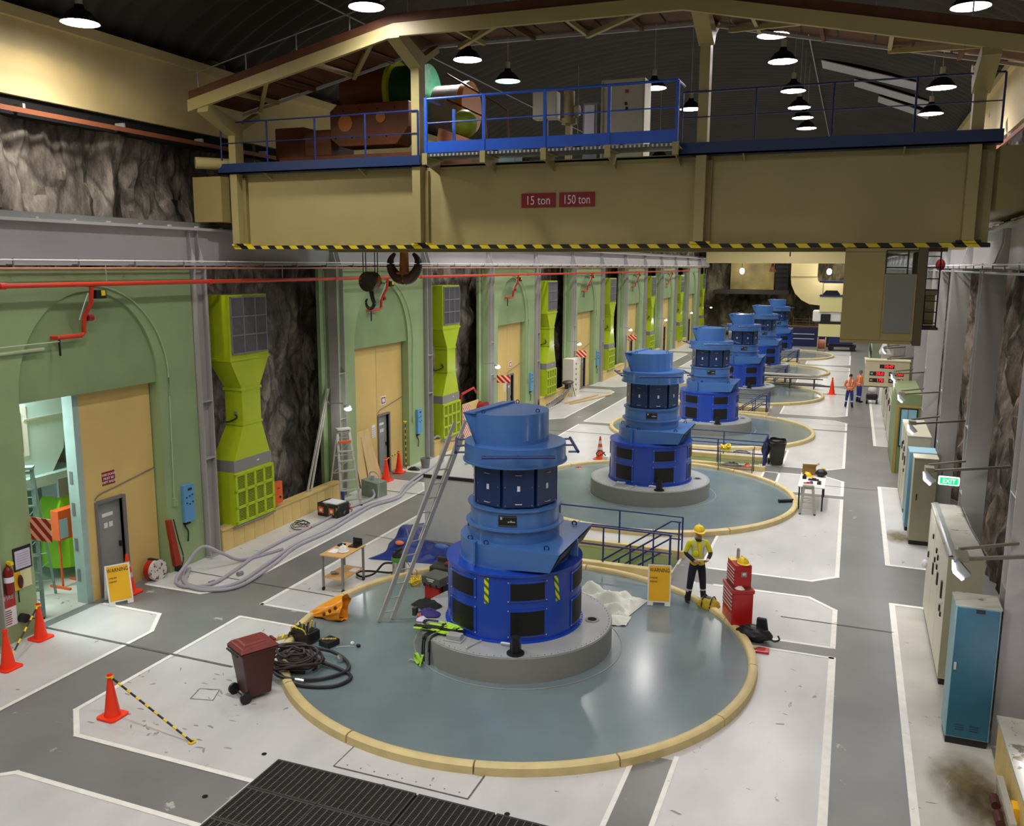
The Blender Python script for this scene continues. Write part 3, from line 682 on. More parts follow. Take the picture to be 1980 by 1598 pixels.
    for da, wd, z, h in ((-.13, .025, 2.77, .05), (0.03, .022, 2.72, .022), (.08, .018, 2.72, .04), (.12, .018, 2.72, .022), (.155, .012, 2.72, .022)):
        b = B(); b.lathe([(.866, z), (.878, z), (.878, z+h), (.866, z+h)], 3, (0, 0, -.02), a0+da-wd, a0+da+wd*.8); b.make('plate_mark', mAlu, pl)
    # things bolted on the plinth
    b = B(); b.cyl((.65, -1.62, .54), (.65, -1.62, .57), .16, n=20); b.cyl((.65, -1.62, .57), (.65, -1.62, .86), .085, n=14); pc = b.make('breather_pipe', mBlk, t, smooth=True)
    for q in range(4): b = B(); a = pi/2*q; b.cyl((.65+.1*cos(a), -1.62+.1*sin(a), .57), (.65+.1*cos(a), -1.62+.1*sin(a), .74), .008, n=5); b.make('tie_rod', mBlk, pc)
    b = B(); b.cyl((1.5, .35, .54), (1.5, .35, .556), .14, n=20); h = b.make('port_ring', mPlinth, t); b = B(); b.cyl((1.5, .35, .55), (1.5, .35, .56), .09, n=16); b.make('port_hole', mVoid, h)
    b = B(); b.box(-.78, -1.62, .54, -.42, -1.36, .57); b.box(-.74, -1.58, .57, -.46, -1.40, .66); b.make('vent_cover', mPlinthT, t, bevel=.01)
    b = B(); b.cyl((-.24, -1.75, .56), (-.12, -1.38, .56), .022, n=8); b.ball((-.24, -1.76, .56), .03, nu=8, nv=6); b.make('grab_pipe', mAlu, t, smooth=True)
    b = B(); b.tube([(.28, -1.38, .58), (.33, -1.42, .61), (.5, -1.40, .60)], .02, 6); b.make('short_hose', mTag, t, smooth=True)
    b = B()
    for i in range(90): a = 2*pi*i/90; b.box(1.87*cos(a)-.008, 1.87*sin(a)-.008, .54, 1.87*cos(a)+.008, 1.87*sin(a)+.008, .555)
    b.make('rim_bolts', mPlinth, t, kind='stuff')
    b = B()
    for i in range(72): a = 2*pi*i/72; b.box(1.34*cos(a)-.008, 1.34*sin(a)-.008, .56, 1.34*cos(a)+.008, 1.34*sin(a)+.008, .58)
    b.make('drum_bolts', mBlueD, t, kind='stuff')
    return t
glab = ['big blue generator nearest the camera, two yellow-green striped strips on its drum', 'blue generator second from the camera, behind the stair rail and the yellow-jacketed worker',
        'blue generator third from the camera, behind the rail with the black wheelie bin', 'blue generator fourth from the camera, beyond the rail with sloping handrails',
        'blue generator fifth from the camera, partly hidden behind the fourth', 'farthest blue generator, sixth from the camera, in front of the dark navy barrier']
gen0 = make_generator(glab[0])
for k in range(1, 6): dup(gen0, glab[k], (GC[0], GC[1]+BAY*k, .02))
# striped strips only on the nearest one
for a, tilt in ((radians(-92), .0), (radians(-32), .12)):
    b = B(); a_ = a
    for i in range(1): b.box(1.302, -.045, 1.26, 1.310, .045, 1.76)
    b.rot(tilt, 'X', (1.3, 0, 1.5)); b.rot(a_); b.make('hazard_strip', mHazG, gen0)

# ================================================================ STAIR RAILINGS
rl = ['blue pipe railing round the stair pit between the nearest two generators', 'blue pipe railing behind the wire trolley with the yellow bundle', 'blue pipe railing in front of the fourth generator, with sloping handrails',
      'blue pipe railing in front of the fifth generator', 'blue pipe railing in front of the farthest generator']
for k, (x0, x1, y0, y1) in enumerate(PITS):
    yf, yb_ = y0-.08, y1+.08; xr = x1+.03
    t = thing('stair_railing', rl[k], 'railing', (x1, (y0+y1)/2, .2), 0, 'stair pit railings'); o = t
    r = .022
    for x in (xr, xr-1.65, xr-3.3):
        for y in (yf, yb_): b = B(o); b.cyl((x, y, .19), (x, y, 1.08), r, n=8); b.make('post', mNavy, t, smooth=True)
    for y in (yf, yb_):
        for z in (1.08, .62): b = B(o); b.tube([(xr, y, z), (x0, y, z)], r, 8, False); b.make('rail', mNavy, t, smooth=True)
    if k != 1:
        for y in (yf+.22, yb_-.2):
            b = B(o); b.cyl((xr-.05, y, .0), (xr-.05, y, 1.0), r, n=8); b.make('post', mNavy, t, smooth=True)
            for z in (1.0, .55): b = B(o); b.tube([(xr, y+.0, z), (xr-.25, y, z), (xr-2.3, y, z-1.45)], r, 8, False); b.make('handrail', mNavy, t, smooth=True)
            for dx in (.7, 1.3): b = B(o); b.cyl((xr-dx, y, -.2-.7*dx), (xr-dx, y, 1.0-.7*(dx-.25)), r, n=8); b.make('post', mNavy, t, smooth=True)
    else:
        for z in (1.08, .62): b = B(o); b.tube([(xr, yf, z), (xr, yb_, z)], r, 8, False); b.make('rail', mNavy, t, smooth=True)
        for i in range(5): b = B(o); y = yf+(yb_-yf)*(i+.5)/5; b.cyl((xr, y, .0), (xr, y, 1.08), .018, n=6); b.make('post', mNavy, t, smooth=True)

# ================================================================ LIME VENTILATION DUCTS
def make_duct(label):
    t = thing('ventilation_unit', label, 'duct', (-14.75, 18.8, .56), 0, 'lime green ventilation units along the left wall'); o = t
    X0, X1 = -15.45, -14.75
    def sec(y0, y1, z, x1=X1, x0=X0): return [(x0, y0, z), (x1, y0, z), (x1, y1, z), (x0, y1, z)]
    b = B(o); b.frus(sec(18.03, 19.6, 5.0), sec(18.03, 19.6, 6.62)); up = b.make('upper_box', mLime, t)
    b = B(o); b.box(-14.75, 18.12, 5.12, -14.735, 19.55, 6.55); g = b.make('grille', mGrilleD, up)
    b = B(o)
    for y in (18.10, 18.58, 19.06, 19.52): b.box(-14.745, y, 5.1, -14.71, y+.035, 6.58)
    for z in (5.1, 5.57, 6.05, 6.54): b.box(-14.745, 18.1, z, -14.71, 19.555, z+.035)
    b.make('grille_frame', mGrille, g)
    b = B(o)
    for i in range(36): b.box(-14.74, 18.14+i*.039, 5.12, -14.722, 18.15+i*.039, 6.55)
    b.make('louvres', mGrille, g, kind='stuff')
    b = B(o); b.box(X0-.02, 18.0, 4.93, X1+.02, 19.63, 5.0); b.make('flange', mLime, t)
    b = B(o); b.frus(sec(18.42, 19.18, 4.20, X1, -15.3), sec(18.03, 19.6, 4.93)); b.make('upper_taper', mLime, t)
    b = B(o); b.box(-15.32, 18.38, 4.13, X1+.02, 19.22, 4.20); b.make('flange', mLime, t)
    b = B(o); b.frus(sec(18.42, 19.18, 3.27, X1, -15.3), sec(18.42, 19.18, 4.13, X1, -15.3)); b.make('throat', mLime, t)
    b = B(o); b.box(-15.32, 18.38, 3.21, X1+.02, 19.22, 3.27); b.make('flange', mLime, t)
    b = B(o); b.frus(sec(18.0, 19.48, 2.33), sec(18.42, 19.18, 3.21, X1, -15.3)); b.make('lower_taper', mLime, t)
    b = B(o); b.box(X0, 17.97, 2.02, X1+.01, 19.52, 2.33); bd = b.make('grey_band', mBand, t)
    b = B(o); b.box(X1+.01, 18.9, 2.17, X1+.014, 19.0, 2.2); b.make('band_label', mTag, bd)
    b = B(o); b.frus(sec(17.92, 19.57, .6), sec(17.97, 19.52, 2.02)); lb = b.make('lower_box', mLime, t)
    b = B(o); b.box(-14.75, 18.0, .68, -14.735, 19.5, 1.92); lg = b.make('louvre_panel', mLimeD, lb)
    b = B(o)
    for i in range(5): b.box(-14.75, 17.95+i*.385, .64, -14.70, 18.03+i*.385, 1.97)
    for z in (.62, 1.03, 1.47, 1.91): b.box(-14.75, 17.95, z, -14.70, 19.56, z+.075)
    b.make('louvre_frame', mLime, lg)
    b = B(o)
    for i in range(30): b.box(-14.745, 18.0, .69+i*.041, -14.72, 19.5, .70+i*.041)
    b.make('louvres', mLime, lg, kind='stuff')
    b = B(o); b.box(X0, 17.9, .55, X1+.03, 19.6, .6); b.make('base_tray', mBand, t)
    b = B(o); b.tube([(-15.0, 18.41, 3.5), (-14.9, 18.36, 3.42), (-15.15, 18.36, 3.3), (-15.3, 18.3, 3.3)], .018, 6); b.make('cable', mBlk, t)
    b = B(o); b.box(-14.99, 18.36, 3.5, -14.92, 18.42, 3.58); b.make('junction_box', mGrille, t)
    b = B(o); b.box(-15.2, 18.12, 2.52, -14.95, 18.14, 2.55); b.make('damper_rod', mBlk, t)
    return t
dl = ['lime green ventilation unit nearest the camera, standing on the cream parapet beside the grey column', 'lime green ventilation unit second from the camera, above the ladder top',
      'lime green ventilation unit third from the camera, above the leaning blue ladder', 'lime green ventilation unit fourth along the left wall from the camera',
      'lime green ventilation unit fifth along the left wall from the camera', 'lime green ventilation unit sixth along the left wall, next to last',
      'farthest lime green ventilation unit, at the end of the left wall']
d0 = make_duct(dl[0])
for k in range(1, 7): dup(d0, dl[k], (-14.75, 18.8+12.45*k, .56))

# ================================================================ RED FIRE PIPE WITH DROPS
b = B(); b.cyl((-14.62, -6, 6.98), (-14.62, 84, 6.98), .05, n=10)
fpipe = single(b, 'fire_main_pipe', mRedP, 'long red fire main pipe running under the left crane girder', 'pipe', (-14.62, 39, 6.93), smooth=True)
for i in range(14): b = B(fpipe); b.cyl((-14.62, 6+i*5.6, 6.98), (-14.62, 6.12+i*5.6, 6.98), .066, n=10); b.make('coupling', mRedP, fpipe)
for i in range(12): b = B(fpipe); b.cyl((-14.62, 8+i*6.1, 7.03), (-14.62, 8+i*6.1, 7.36), .01, n=5); b.make('hanger_rod', mAlu, fpipe)
def drop(k, label):
    d = WBAY*k; t = thing('valve_drop', label, 'pipe', (-14.9, 13.66+d, 5.9), 0, 'red pipe drops with valves'); o = t
    b = B(o); b.tube([(-14.62, 13.7+d, 6.93), (-14.66, 13.7+d, 6.6), (-14.86, 13.68+d, 6.3), (-14.88, 13.66+d, 5.98), (-14.9, 13.6+d, 5.92), (-14.9, 13.0+d, 5.92), (-15.02, 12.98+d, 5.92)], .045, 8, False); b.make('pipe', mRedP, t, smooth=True)
    b = B(o); b.box(-14.74, 13.76+d, 6.68, -14.56, 14.02+d, 6.86); v = b.make('valve_actuator', mBlk, t, bevel=.01)
    b = B(o); b.box(-14.56, 13.88+d, 6.74, -14.55, 13.98+d, 6.85); b.make('actuator_label', mYel, v)
    b = B(o); b.cyl((-14.86, 13.75+d, 6.28), (-14.86, 13.88+d, 6.28), .07, n=12); b.make('valve', mRedD, t, smooth=True)
    b = B(o); b.tube([(-14.66, 13.64+d, 6.8), (-14.72, 13.56+d, 6.55), (-14.86, 13.55+d, 6.25)], .012, 5); b.make('cable', mTag, t)
    b = B(o); b.box(-14.93, 13.05+d, 5.55, -14.9, 13.08+d, 5.9); b.make('drop_bracket', mBlk, t)
    return t
for k in range(6): drop(k, 'red pipe drop with black valve on the %s green arch from the camera' % ('nearest' if k == 0 else ORD[k]))
b = B(); b.cyl((-14.93, 5, 5.52), (-14.93, 12.7, 5.72), .03, n=8); b.cyl((-14.9, 5, 5.74), (-14.9, 13.05, 5.84), .012, n=6)
single(b, 'drain_pipe', M('pale_drain_pipe', 'b7bf9c', .4), 'pale pipe running along the nearest green arch below the red pipe elbow', 'pipe', (-14.93, 9, 5.5), smooth=True)

# ================================================================ BRIDGE CRANE
cr = thing('bridge_crane', 'huge cream overhead bridge crane spanning the hall, marked 15 ton and 150 ton', 'crane', (-6.2, 20, 8.3)); o = cr
def cp(b, name, mat, par=cr, **kw): return b.make(name, mat, par, **kw)
b = B(o); b.box(-14.5, 18.3, 7.8, 2.22, 18.36, 9.62); b.box(-14.5, 18.3, 7.8, 2.22, 19.1, 7.86); b.box(-14.5, 19.04, 7.8, 2.22, 19.1, 9.62); b.box(-14.5, 18.3, 9.58, 2.22, 19.3, 9.64); gd = cp(b, 'front_girder', mCran)
b = B(o); b.box(-14.5, 21.6, 7.8, 2.22, 22.4, 9.64); cp(b, 'rear_girder', mCran)
b = B(o); b.box(-12.0, 18.5, 7.70, 1.6, 18.95, 7.80); cp(b, 'bottom_rail', mCraneO)
b = B(o); b.box(-14.53, 18.1, 7.77, 2.25, 18.3, 7.85); cp(b, 'hazard_edge', mHaz)
for x in (-14.5, -9.48, -3.14, 1.72):
    zt = 10.75 if x in (-14.5, 1.72) else 11.95
    b = B(o); b.box(x+.04, 18.0, 7.9, x+.24, 18.3, zt); p = cp(b, 'post', mCran)
    b = B(o); b.box(x+.24, 18.2, 7.9, x+.34, 18.3, 9.5); b.make('post_shade_return', mCraneO, p)  # darker olive stands in for shade on the post's side
    b = B(o); b.box(x-.03, 18.05, 7.85, x+.37, 18.3, 7.9); b.make('post_foot', mHaz, p)
    b = B(o); zc = 11.1 if x in (-14.5, 1.72) else 12.3
    b.frus([(x, 18.08, zt-.3), (x+.3, 18.08, zt-.3), (x+.3, 18.3, zt), (x, 18.3, zt)], [(x, 17.0, zc-.22), (x+.3, 17.0, zc-.22), (x+.3, 17.06, zc), (x, 17.06, zc)]); b.make('knee_brace', mCran, p)
    b = B(o); b.bar((x+.15, 18.2, zt-.1), (x+.15, 19.0, zc-.02), .2, .14); b.make('knee_brace', mCran, p)
# canopy
CV = [(-14.77, 11.17), (-9.31, 12.37), (-3.29, 12.33), (2.75, 11.06)]
for i in range(3):
    (xa, za), (xb, zb) = CV[i], CV[i+1]
    b = B(o); b.ext([(xa, 17.0, za-.26), (xb, 17.0, zb-.26), (xb, 17.0, zb), (xa, 17.0, za)], (0, .1, 0)); fa = cp(b, 'canopy_beam', mCran)
    b = B(o); b.ext([(xa, 17.05, za+.02), (xb, 17.05, zb+.02), (xb, 17.05, zb+.2), (xa, 17.05, za+.2)], (0, .06, 0)); b.make('timber_edge', mWood, fa)
    b = B(o); b.ext([(xa, 18.98, za-.06), (xb, 18.98, zb-.06), (xb, 18.98, zb), (xa, 18.98, za)], (0, .05, 0)); b.make('rear_purlin', mSteelL, fa)
    nb = 9
    for j in range(nb):
        f0, f1 = j/nb+.004, (j+1)/nb-.004
        b = B(o); q0 = (xa+(xb-xa)*f0, za+(zb-za)*f0+.03); q1 = (xa+(xb-xa)*f1, za+(zb-za)*f1+.03)
        b.ext([(q0[0], 17.1, q0[1]), (q1[0], 17.1, q1[1]), (q1[0], 17.1, q1[1]+.04), (q0[0], 17.1, q0[1]+.04)], (0, 1.9, 0)); b.make('deck_board', mWood, fa)
    for j in range(1, 5):
        f = j/5; x = xa+(xb-xa)*f; z = za+(zb-za)*f
        b = B(o); b.bar((x, 17.08, z-.1), (x, 19.0, z-.04), .07, .1); b.make('joist', mCran if j % 2 else mWood, fa)
    for j in range(2):
        f0, f1 = j/2+.1, j/2+.4
        P0 = (xa+(xb-xa)*f0, za+(zb-za)*f0-.08); P1 = (xa+(xb-xa)*f1, za+(zb-za)*f1-.08)
        b = B(o); b.bar((P0[0], 19.0, P0[1]), (P1[0], 17.1, P1[1]-.06), .09); b.make('brace', mCran, fa)
    # roof edge rail
    b = B(o); b.tube([(xa, 17.08, za+.55), (xb, 17.08, zb+.55)], .014, 6, False); b.make('roof_rail', mAluD, fa)
    for j in range(4):
        f = j/4+.05; x = xa+(xb-xa)*f; z = za+(zb-za)*f; b = B(o); b.cyl((x, 17.08, z+.1), (x, 17.08, z+.55), .016, n=6); b.make('roof_rail_post', mAluD, fa)
# blue walkway fascias and railings
for xa, xb in ((-14.76, -9.22), (-3.5, 2.28)):
    b = B(o); b.box(xa, 17.95, 9.58, xb, 18.0, 9.82); b.box(xa, 17.95, 9.58, xb, 18.3, 9.61); wk = cp(b, 'walkway_fascia', mBlueN)
    b = B(o); b.box(xa, 17.98, 9.62, xb, 18.4, 9.66); b.make('walkway_grating', mGrate, wk)
    for z in (10.78, 10.3): b = B(o); b.tube([(xa+.1, 17.98, z), (xb-.05, 17.98, z)], .018 if z > 10.5 else .012, 6, False); b.make('rail', mNavy, wk)
    n = 4
    for i in range(n+1): x = xa+.1+(xb-xa-.15)*i/n; b = B(o); b.cyl((x, 17.98, 9.8), (x, 17.98, 10.78), .022, n=6); b.make('rail_post', mNavy, wk)
    for x in (xa+1.3, xb-1.6): b = B(o); b.ext([(x, 17.96, 9.58), (x, 18.3, 9.58), (x, 18.3, 9.44)], (.03, 0, 0)); b.make('bracket', mCran, wk)
# inspection platform in the middle
b = B(o); b.box(-8.87, 17.55, 9.80, -3.4, 17.58, 10.03); b.box(-8.9, 17.55, 9.80, -8.87, 18.3, 10.03); pf = cp(b, 'platform_kickboard', mBlueB)
b = B(o); b.box(-8.87, 17.56, 9.72, -3.4, 18.3, 9.78); b.make('platform_grating', M('perforated_steel', '55606a', .4, metal=.5), pf)
b = B(o)
for i in range(60): b.box(-8.85+i*.09, 17.55, 9.725, -8.81+i*.09, 17.556, 9.775)
b.make('grating_teeth', mAlu, pf, kind='stuff')
b = B(o); b.tube([(-8.86, 18.25, 10.92), (-8.86, 17.57, 10.92), (-3.42, 17.57, 10.95), (-3.42, 18.25, 10.95)], .026, 8, False); b.make('rail', mBlueB, pf)
b = B(o); b.tube([(-8.86, 17.57, 10.42), (-3.42, 17.57, 10.45)], .014, 6, False); b.make('rail', mBlueB, pf)
for i in range(5):
    x = -8.86+1.36*i; b = B(o); b.box(x-.03, 17.54, 9.8, x+.03, 17.6, 10.95); b.make('rail_post', mBlueB, pf)
    b = B(o); b.ext([(x-.04, 17.5, 9.78), (x-.04, 18.3, 9.72), (x-.04, 18.3, 9.40), (x-.04, 17.5, 9.60)], (.02, 0, 0)); b.box(x-.06, 17.48, 9.55, x+.06, 17.52, 9.79); b.box(x-.06, 17.5, 9.7, x+.06, 18.3, 9.72); b.make('bracket', mCran, pf)
for x in (-8.5,): b = B(o); b.box(x-.03, 18.2, 9.8, x+.03, 18.26, 10.8); b.make('rail_post', mBlueB, pf)
# capacity signs
for x0, x1, t_ in ((-6.91, -6.13, '15 ton'), (-6.04, -5.25, '150 ton')):
    b = B(o); b.box(x0, 18.27, 8.65, x1, 18.3, 8.95); sg = cp(b, 'capacity_sign', mRedD)
    text(t_, .27, mTag, sg, ((x0+x1)/2-cr.location.x, 18.262-cr.location.y, 8.79-cr.location.z), (pi/2, 0, 0), sx=.8 if t_ == '15 ton' else .72)
# end carriages, buffer, rear frames
for x0, x1 in ((-15.35, -14.5), (2.22, 3.0)):
    b = B(o); b.box(x0, 17.7, 8.42, x1, 23, 9.5); e = cp(b, 'end_carriage', mCraneO)
    for y in (18.2, 22.4): b = B(o); xx_ = (-15.25 if x0 < 0 else 3.06); b.cyl((xx_-.06, y, 8.6), (xx_+.06, y, 8.6), .2, n=16); b.make('wheel', mBlk, e)
b = B(o); b.cyl((-15.15, 17.6, 9.83), (-14.6, 18.2, 9.83), .14, n=16); cp(b, 'buffer', mCran, smooth=True)
# trolley: orange gearboxes and rope drum
tr = thing('hoist_trolley', 'orange hoist trolley with rope drums and gearboxes on top of the crane bridge', 'crane trolley', (-11, 20.4, 9.66)); o2 = tr
b = B(o2); b.box(-14.0, 19.4, 9.7, -8.6, 21.8, 10.1); b.make('trolley_frame', mOrangeM, tr)
b = B(o2); b.ext([(-12.45, 19.4, 10.5), (-12.2, 19.4, 10.3), (-10.6, 19.4, 10.3), (-10.25, 19.4, 10.7), (-10.25, 19.4, 11.3), (-12.25, 19.4, 11.3), (-12.45, 19.4, 11.15)], (0, .7, 0)); gb = b.make('gearbox', mOrangeM, tr, bevel=.02)
for x, z, r in ((-12.0, 10.85, .2), (-11.0, 10.95, .13)): b = B(o2); b.cyl((x, 19.37, z), (x, 19.4, z), r, n=20); b.make('bearing_cap', M('orange_cap', 'c9793a', .5), gb)
for i in range(9): b = B(o2); b.ball((-12.3+i*.24, 19.39, 11.15 if i % 2 else 10.5), .025, nu=6, nv=4); b.make('bolt', mBlk, gb)
b = B(o2); b.box(-13.3, 19.5, 10.1, -12.5, 20.6, 10.75); b.box(-14.4, 19.8, 10.1, -13.5, 21, 10.9); b.make('motor_housing', mOrangeM, tr, bevel=.03)
b = B(o2); b.cyl((-12.6, 20.8, 11.75), (-11.35, 20.8, 11.75), .72, n=32); b.make('drum_shell', mOrangeM, tr, smooth=True)
b = B(o2); b.cyl((-11.32, 20.8, 11.75), (-11.2, 20.8, 11.75), .78, n=32); b.make('drum_flange', M('yellow_green_flange', 'b9cf28', .4), tr, smooth=True)
b = B(o2); b.cyl((-11.2, 20.8, 11.75), (-10.35, 20.8, 11.75), .66, n=32); dr = b.make('rope_drum', M('dark_green_rope', '1f5a3c', .5, bump=1, bs=3, stretch=(40, 1, 1)), tr, smooth=True)
b = B(o2); b.bar((-11.2, 20.0, 11.3), (-10.3, 20.0, 11.15), .06); b.make('guard_rod', M('yellow_rod', 'b9cf28', .4), tr)
b = B(o2); b.cyl((-10.1, 20.8, 11.3), (-9.35, 20.8, 11.3), .55, n=28); b.make('rope_drum', M('pale_rope', 'b9b2a0', .5, bump=1, bs=3, stretch=(40, 1, 1)), tr, smooth=True)
b = B(o2); b.cyl((-9.34, 20.8, 11.3), (-9.2, 20.8, 11.3), .62, n=28); b.make('drum_flange', M('amber_flange', 'd98f2e', .4), tr, smooth=True)
b = B(o2); b.ball((-9.0, 19.9, 10.75), .32, .3, .34); b.make('brake_housing', M('lime_brake', '8fa326', .5), tr, smooth=True)
b = B(o2); b.ext([(-9.5, 19.3, 10.1), (-8.3, 19.3, 10.1), (-8.7, 19.3, 10.35), (-9.4, 19.3, 10.6)], (0, .7, 0)); b.make('sloped_cover', M('dusty_orange', 'a86f52', .6), tr)
b = B(o2); b.tube([(-9.6, 20.2, 12.0), (-8.2, 20.0, 11.2), (-7.9, 19.9, 11.0), (-7.85, 19.9, 10.2)], .025, 6, False); b.tube([(-9.6, 20.2, 11.4), (-8.5, 20.0, 10.9), (-8.45, 20, 10.2)], .025, 6, False); b.make('trolley_handrail', mOrangeM, tr)
# cabinets on the walkway
def cab(name, mat, x0, y0, z0, x1, y1, z1, label, cat, extra=None):
    b = B((x0, y0, z0)); b.box(x0, y0, z0, x1, y1, z1); c = b.make(name, mat, None, bevel=.012); c.location = (x0, y0, z0); tag(c, label, cat)
    if extra: extra(c)
    return c
def ex1(c):
    b = B(c); b.box(-5.34, 18.98, 9.7, -5.30, 19.0, 11.3); b.box(-4.44, 18.98, 9.7, -4.40, 19, 11.3); b.make('door_edge', mCabG2, c)
    b = B(c); b.box(-4.82, 18.97, 11.05, -4.76, 19, 11.11); b.make('switch', mRed, c)
    b = B(c); b.box(-4.83, 18.975, 10.8, -4.78, 19, 10.86); b.box(-4.81, 18.975, 10.68, -4.76, 19, 10.76); b.make('switch', mBlk, c)
    b = B(c); b.box(-4.92, 18.975, 9.95, -4.84, 19, 10.1); b.make('vent', mBlk, c)
cab('control_cabinet', mCabG, -5.36, 19.0, 9.64, -4.40, 19.6, 11.34, 'tall beige control cabinet on the crane walkway at the right of the platform', 'cabinet', ex1)
cab('control_cabinet', mCabG, -6.93, 19.0, 10.62, -6.38, 19.3, 11.2, 'small square white cabinet on the crane walkway behind the blue rail', 'cabinet', lambda c: B(c).box(-6.7, 19.1, 9.64, -6.62, 19.2, 10.62).make('stand', mBlk, c))
cab('control_cabinet', mGrille, -5.76, 19.0, 9.64, -5.43, 19.5, 10.9, 'narrow grey cabinet with white front between motor and tall crane cabinet', 'cabinet', lambda c: B(c).box(-5.72, 18.98, 10.0, -5.5, 19.0, 10.84).make('cabinet_door', mTag, c))
cab('control_cabinet', M('teal_grey_cabinet', '5f7d80', .5), -7.75, 19.0, 9.64, -7.35, 19.5, 10.1, 'low teal grey box on the crane walkway beside the orange trolley', 'box')
b = B(); b.cyl((-6.14, 19.2, 10.6), (-6.14, 19.2, 11.2), .12, n=18); b.cyl((-6.14, 19.2, 10.5), (-6.14, 19.2, 10.62), .17, n=18); b.cyl((-6.0, 19.2, 10.78), (-5.9, 19.2, 10.78), .12, n=16); b.box(-6.2, 19.12, 9.64, -6.08, 19.28, 10.5)
single(b, 'vertical_motor', mCran, 'cream cylindrical motor standing on the crane walkway between two cabinets', 'motor', (-6.14, 19.2, 9.64), smooth=True)
# crane cab
cb = thing('operator_cab', 'olive crane operator cab hanging under the right end of the bridge', 'crane cab', (.4, 18.3, 6.0)); o3 = cb
b = B(o3); b.box(-.19, 17.3, 6.08, .495, 17.34, 7.67); b.box(-.19, 17.345, 6.08, -.15, 19.05, 7.67); b.make('left_front_panel', mCraneO, cb)
b = B(o3); b.box(.5, 17.3, 6.08, 1.035, 17.34, 7.28); pn = b.make('front_wall', mCraneO, cb)
b = B(o3); b.box(.53, 17.285, 6.22, 1.0, 17.3, 7.26); b.make('grey_front_panel', M('grey_green_panel', '6d7068', .5), pn)
b = B(o3); b.box(-.19, 17.3, 6.02, 1.01, 19.1, 6.075); b.box(-.19, 17.3, 7.68, 1.03, 19.1, 7.74); b.box(-.14, 19.06, 6.08, 1.0, 19.09, 7.28); b.make('cab_floor_and_roof', mCraneO, cb)
b = B(o3); b.box(1.04, 17.28, 6.0, 1.18, 17.42, 7.74); b.box(1.04, 19.0, 6.0, 1.16, 19.1, 7.74); b.box(1.05, 17.43, 6.0, 1.10, 18.99, 7.2); b.make('cab_side', M('dark_cab_side', '4b4227', .5), cb)
b = B(o3)
for a, c in (((.51, 7.28), (.51, 7.70)), ((.87, 7.28), (.87, 7.70)), ((.51, 7.62), (.87, 7.62)), ((.51, 7.40), (.87, 7.40)), ((.51, 7.70), (1.04, 7.70))): b.bar((a[0], 17.31, a[1]), (c[0], 17.31, c[1]), .025)
b.make('window_frame', mBlk, cb)
mPane = M('clear_glass', 'dfe8ea', .02); mPane.node_tree.nodes['Principled BSDF'].inputs['Transmission Weight'].default_value = 1
b = B(o3); b.box(.52, 17.318, 7.29, 1.03, 17.322, 7.69); b.make('window_pane', mPane, cb)
lad = B(o3)
for x, y in ((1.2, 17.6), (1.42, 17.6)): lad.cyl((x, y, 6.3), (x, y, 7.74), .014, n=6)
for i in range(7): lad.cyl((1.2, 17.6, 6.4+i*.2), (1.42, 17.6, 6.4+i*.2), .01, n=5)
lad.box(1.18, 17.5, 6.28, 1.46, 18.3, 6.32); lad.make('access_ladder', mBlk, cb)
b = B(o3); b.box(1.2, 17.8, 6.9, 1.42, 18.2, 7.0); b.box(1.24, 17.85, 6.35, 1.4, 18.15, 6.9); b.make('cab_locker', mCraneO, cb)
# hooks and ropes
hk = thing('ramshorn_hook', 'large rusty double ramshorn hook hanging under the bridge, right of the small hook', 'hook', (-10.48, 19.5, 6.98)); oh = hk
def horn(s): return [(-10.48+s*.02, 19.5, 7.06), (-10.48+s*.2, 19.5, 7.1), (-10.48+s*.36, 19.5, 7.3), (-10.48+s*.38, 19.5, 7.52), (-10.48+s*.26, 19.5, 7.68)]
for s_ in (-1, 1): b = B(oh); b.tube(horn(s_), lambda f: .15-.11*f**1.6, 12); b.make('hook_horn', M('worn_hook_steel_%d' % s_, '4b3a2c', .4, metal=.5, var=.4, vs_=3), hk, smooth=True)
b = B(oh); b.tube([(-10.48, 19.5, 9.7), (-10.48, 19.5, 7.9), (-10.48, 19.5, 7.4), (-10.48, 19.5, 7.1)], lambda f: .09+.04*f, 12); b.box(-10.66, 19.4, 6.98, -10.30, 19.6, 7.22); b.make('hook_shank', M('orange_hook_paint', 'a4602c', .5, var=.4, vs_=4), hk, smooth=True)
sh = thing('hook_block', 'small round hook block with a dark single hook hanging on wire ropes', 'hook', (-11.46, 19.5, 6.2)); os_ = sh
b = B(os_); b.cyl((-11.46, 19.35, 6.98), (-11.46, 19.65, 6.98), .25, n=28); b.make('sheave_block', M('black_orange_block', '2a2019', .4, var=.2, col2='b06a25', thr=.52, ts=1.2), sh, smooth=True)
b = B(os_); b.tube([(-11.44, 19.5, 6.76), (-11.40, 19.5, 6.55), (-11.36, 19.5, 6.42), (-11.44, 19.5, 6.30), (-11.56, 19.5, 6.34), (-11.60, 19.5, 6.46), (-11.56, 19.5, 6.54)], lambda f: .06-.035*f, 10); b.make('hook', mBlk, sh, smooth=True)
for x in (-11.66, -11.58, -11.32, -11.24): b = B(os_); b.cyl((x, 19.5, 7.0), (x, 19.5, 9.7), .012, n=6); b.make('wire_rope', mBlk, sh)
b = B(); b.ball((1.75, 21.7, 7.46), .1, .1, .13); b.cyl((1.75, 21.7, 7.5), (1.75, 21.7, 7.81), .012, n=6)
single(b, 'chain_hook_block', mRedD, 'small dark red hoist block on a chain beside the operator cab', 'hook', (1.75, 21.7, 7.3), smooth=True)

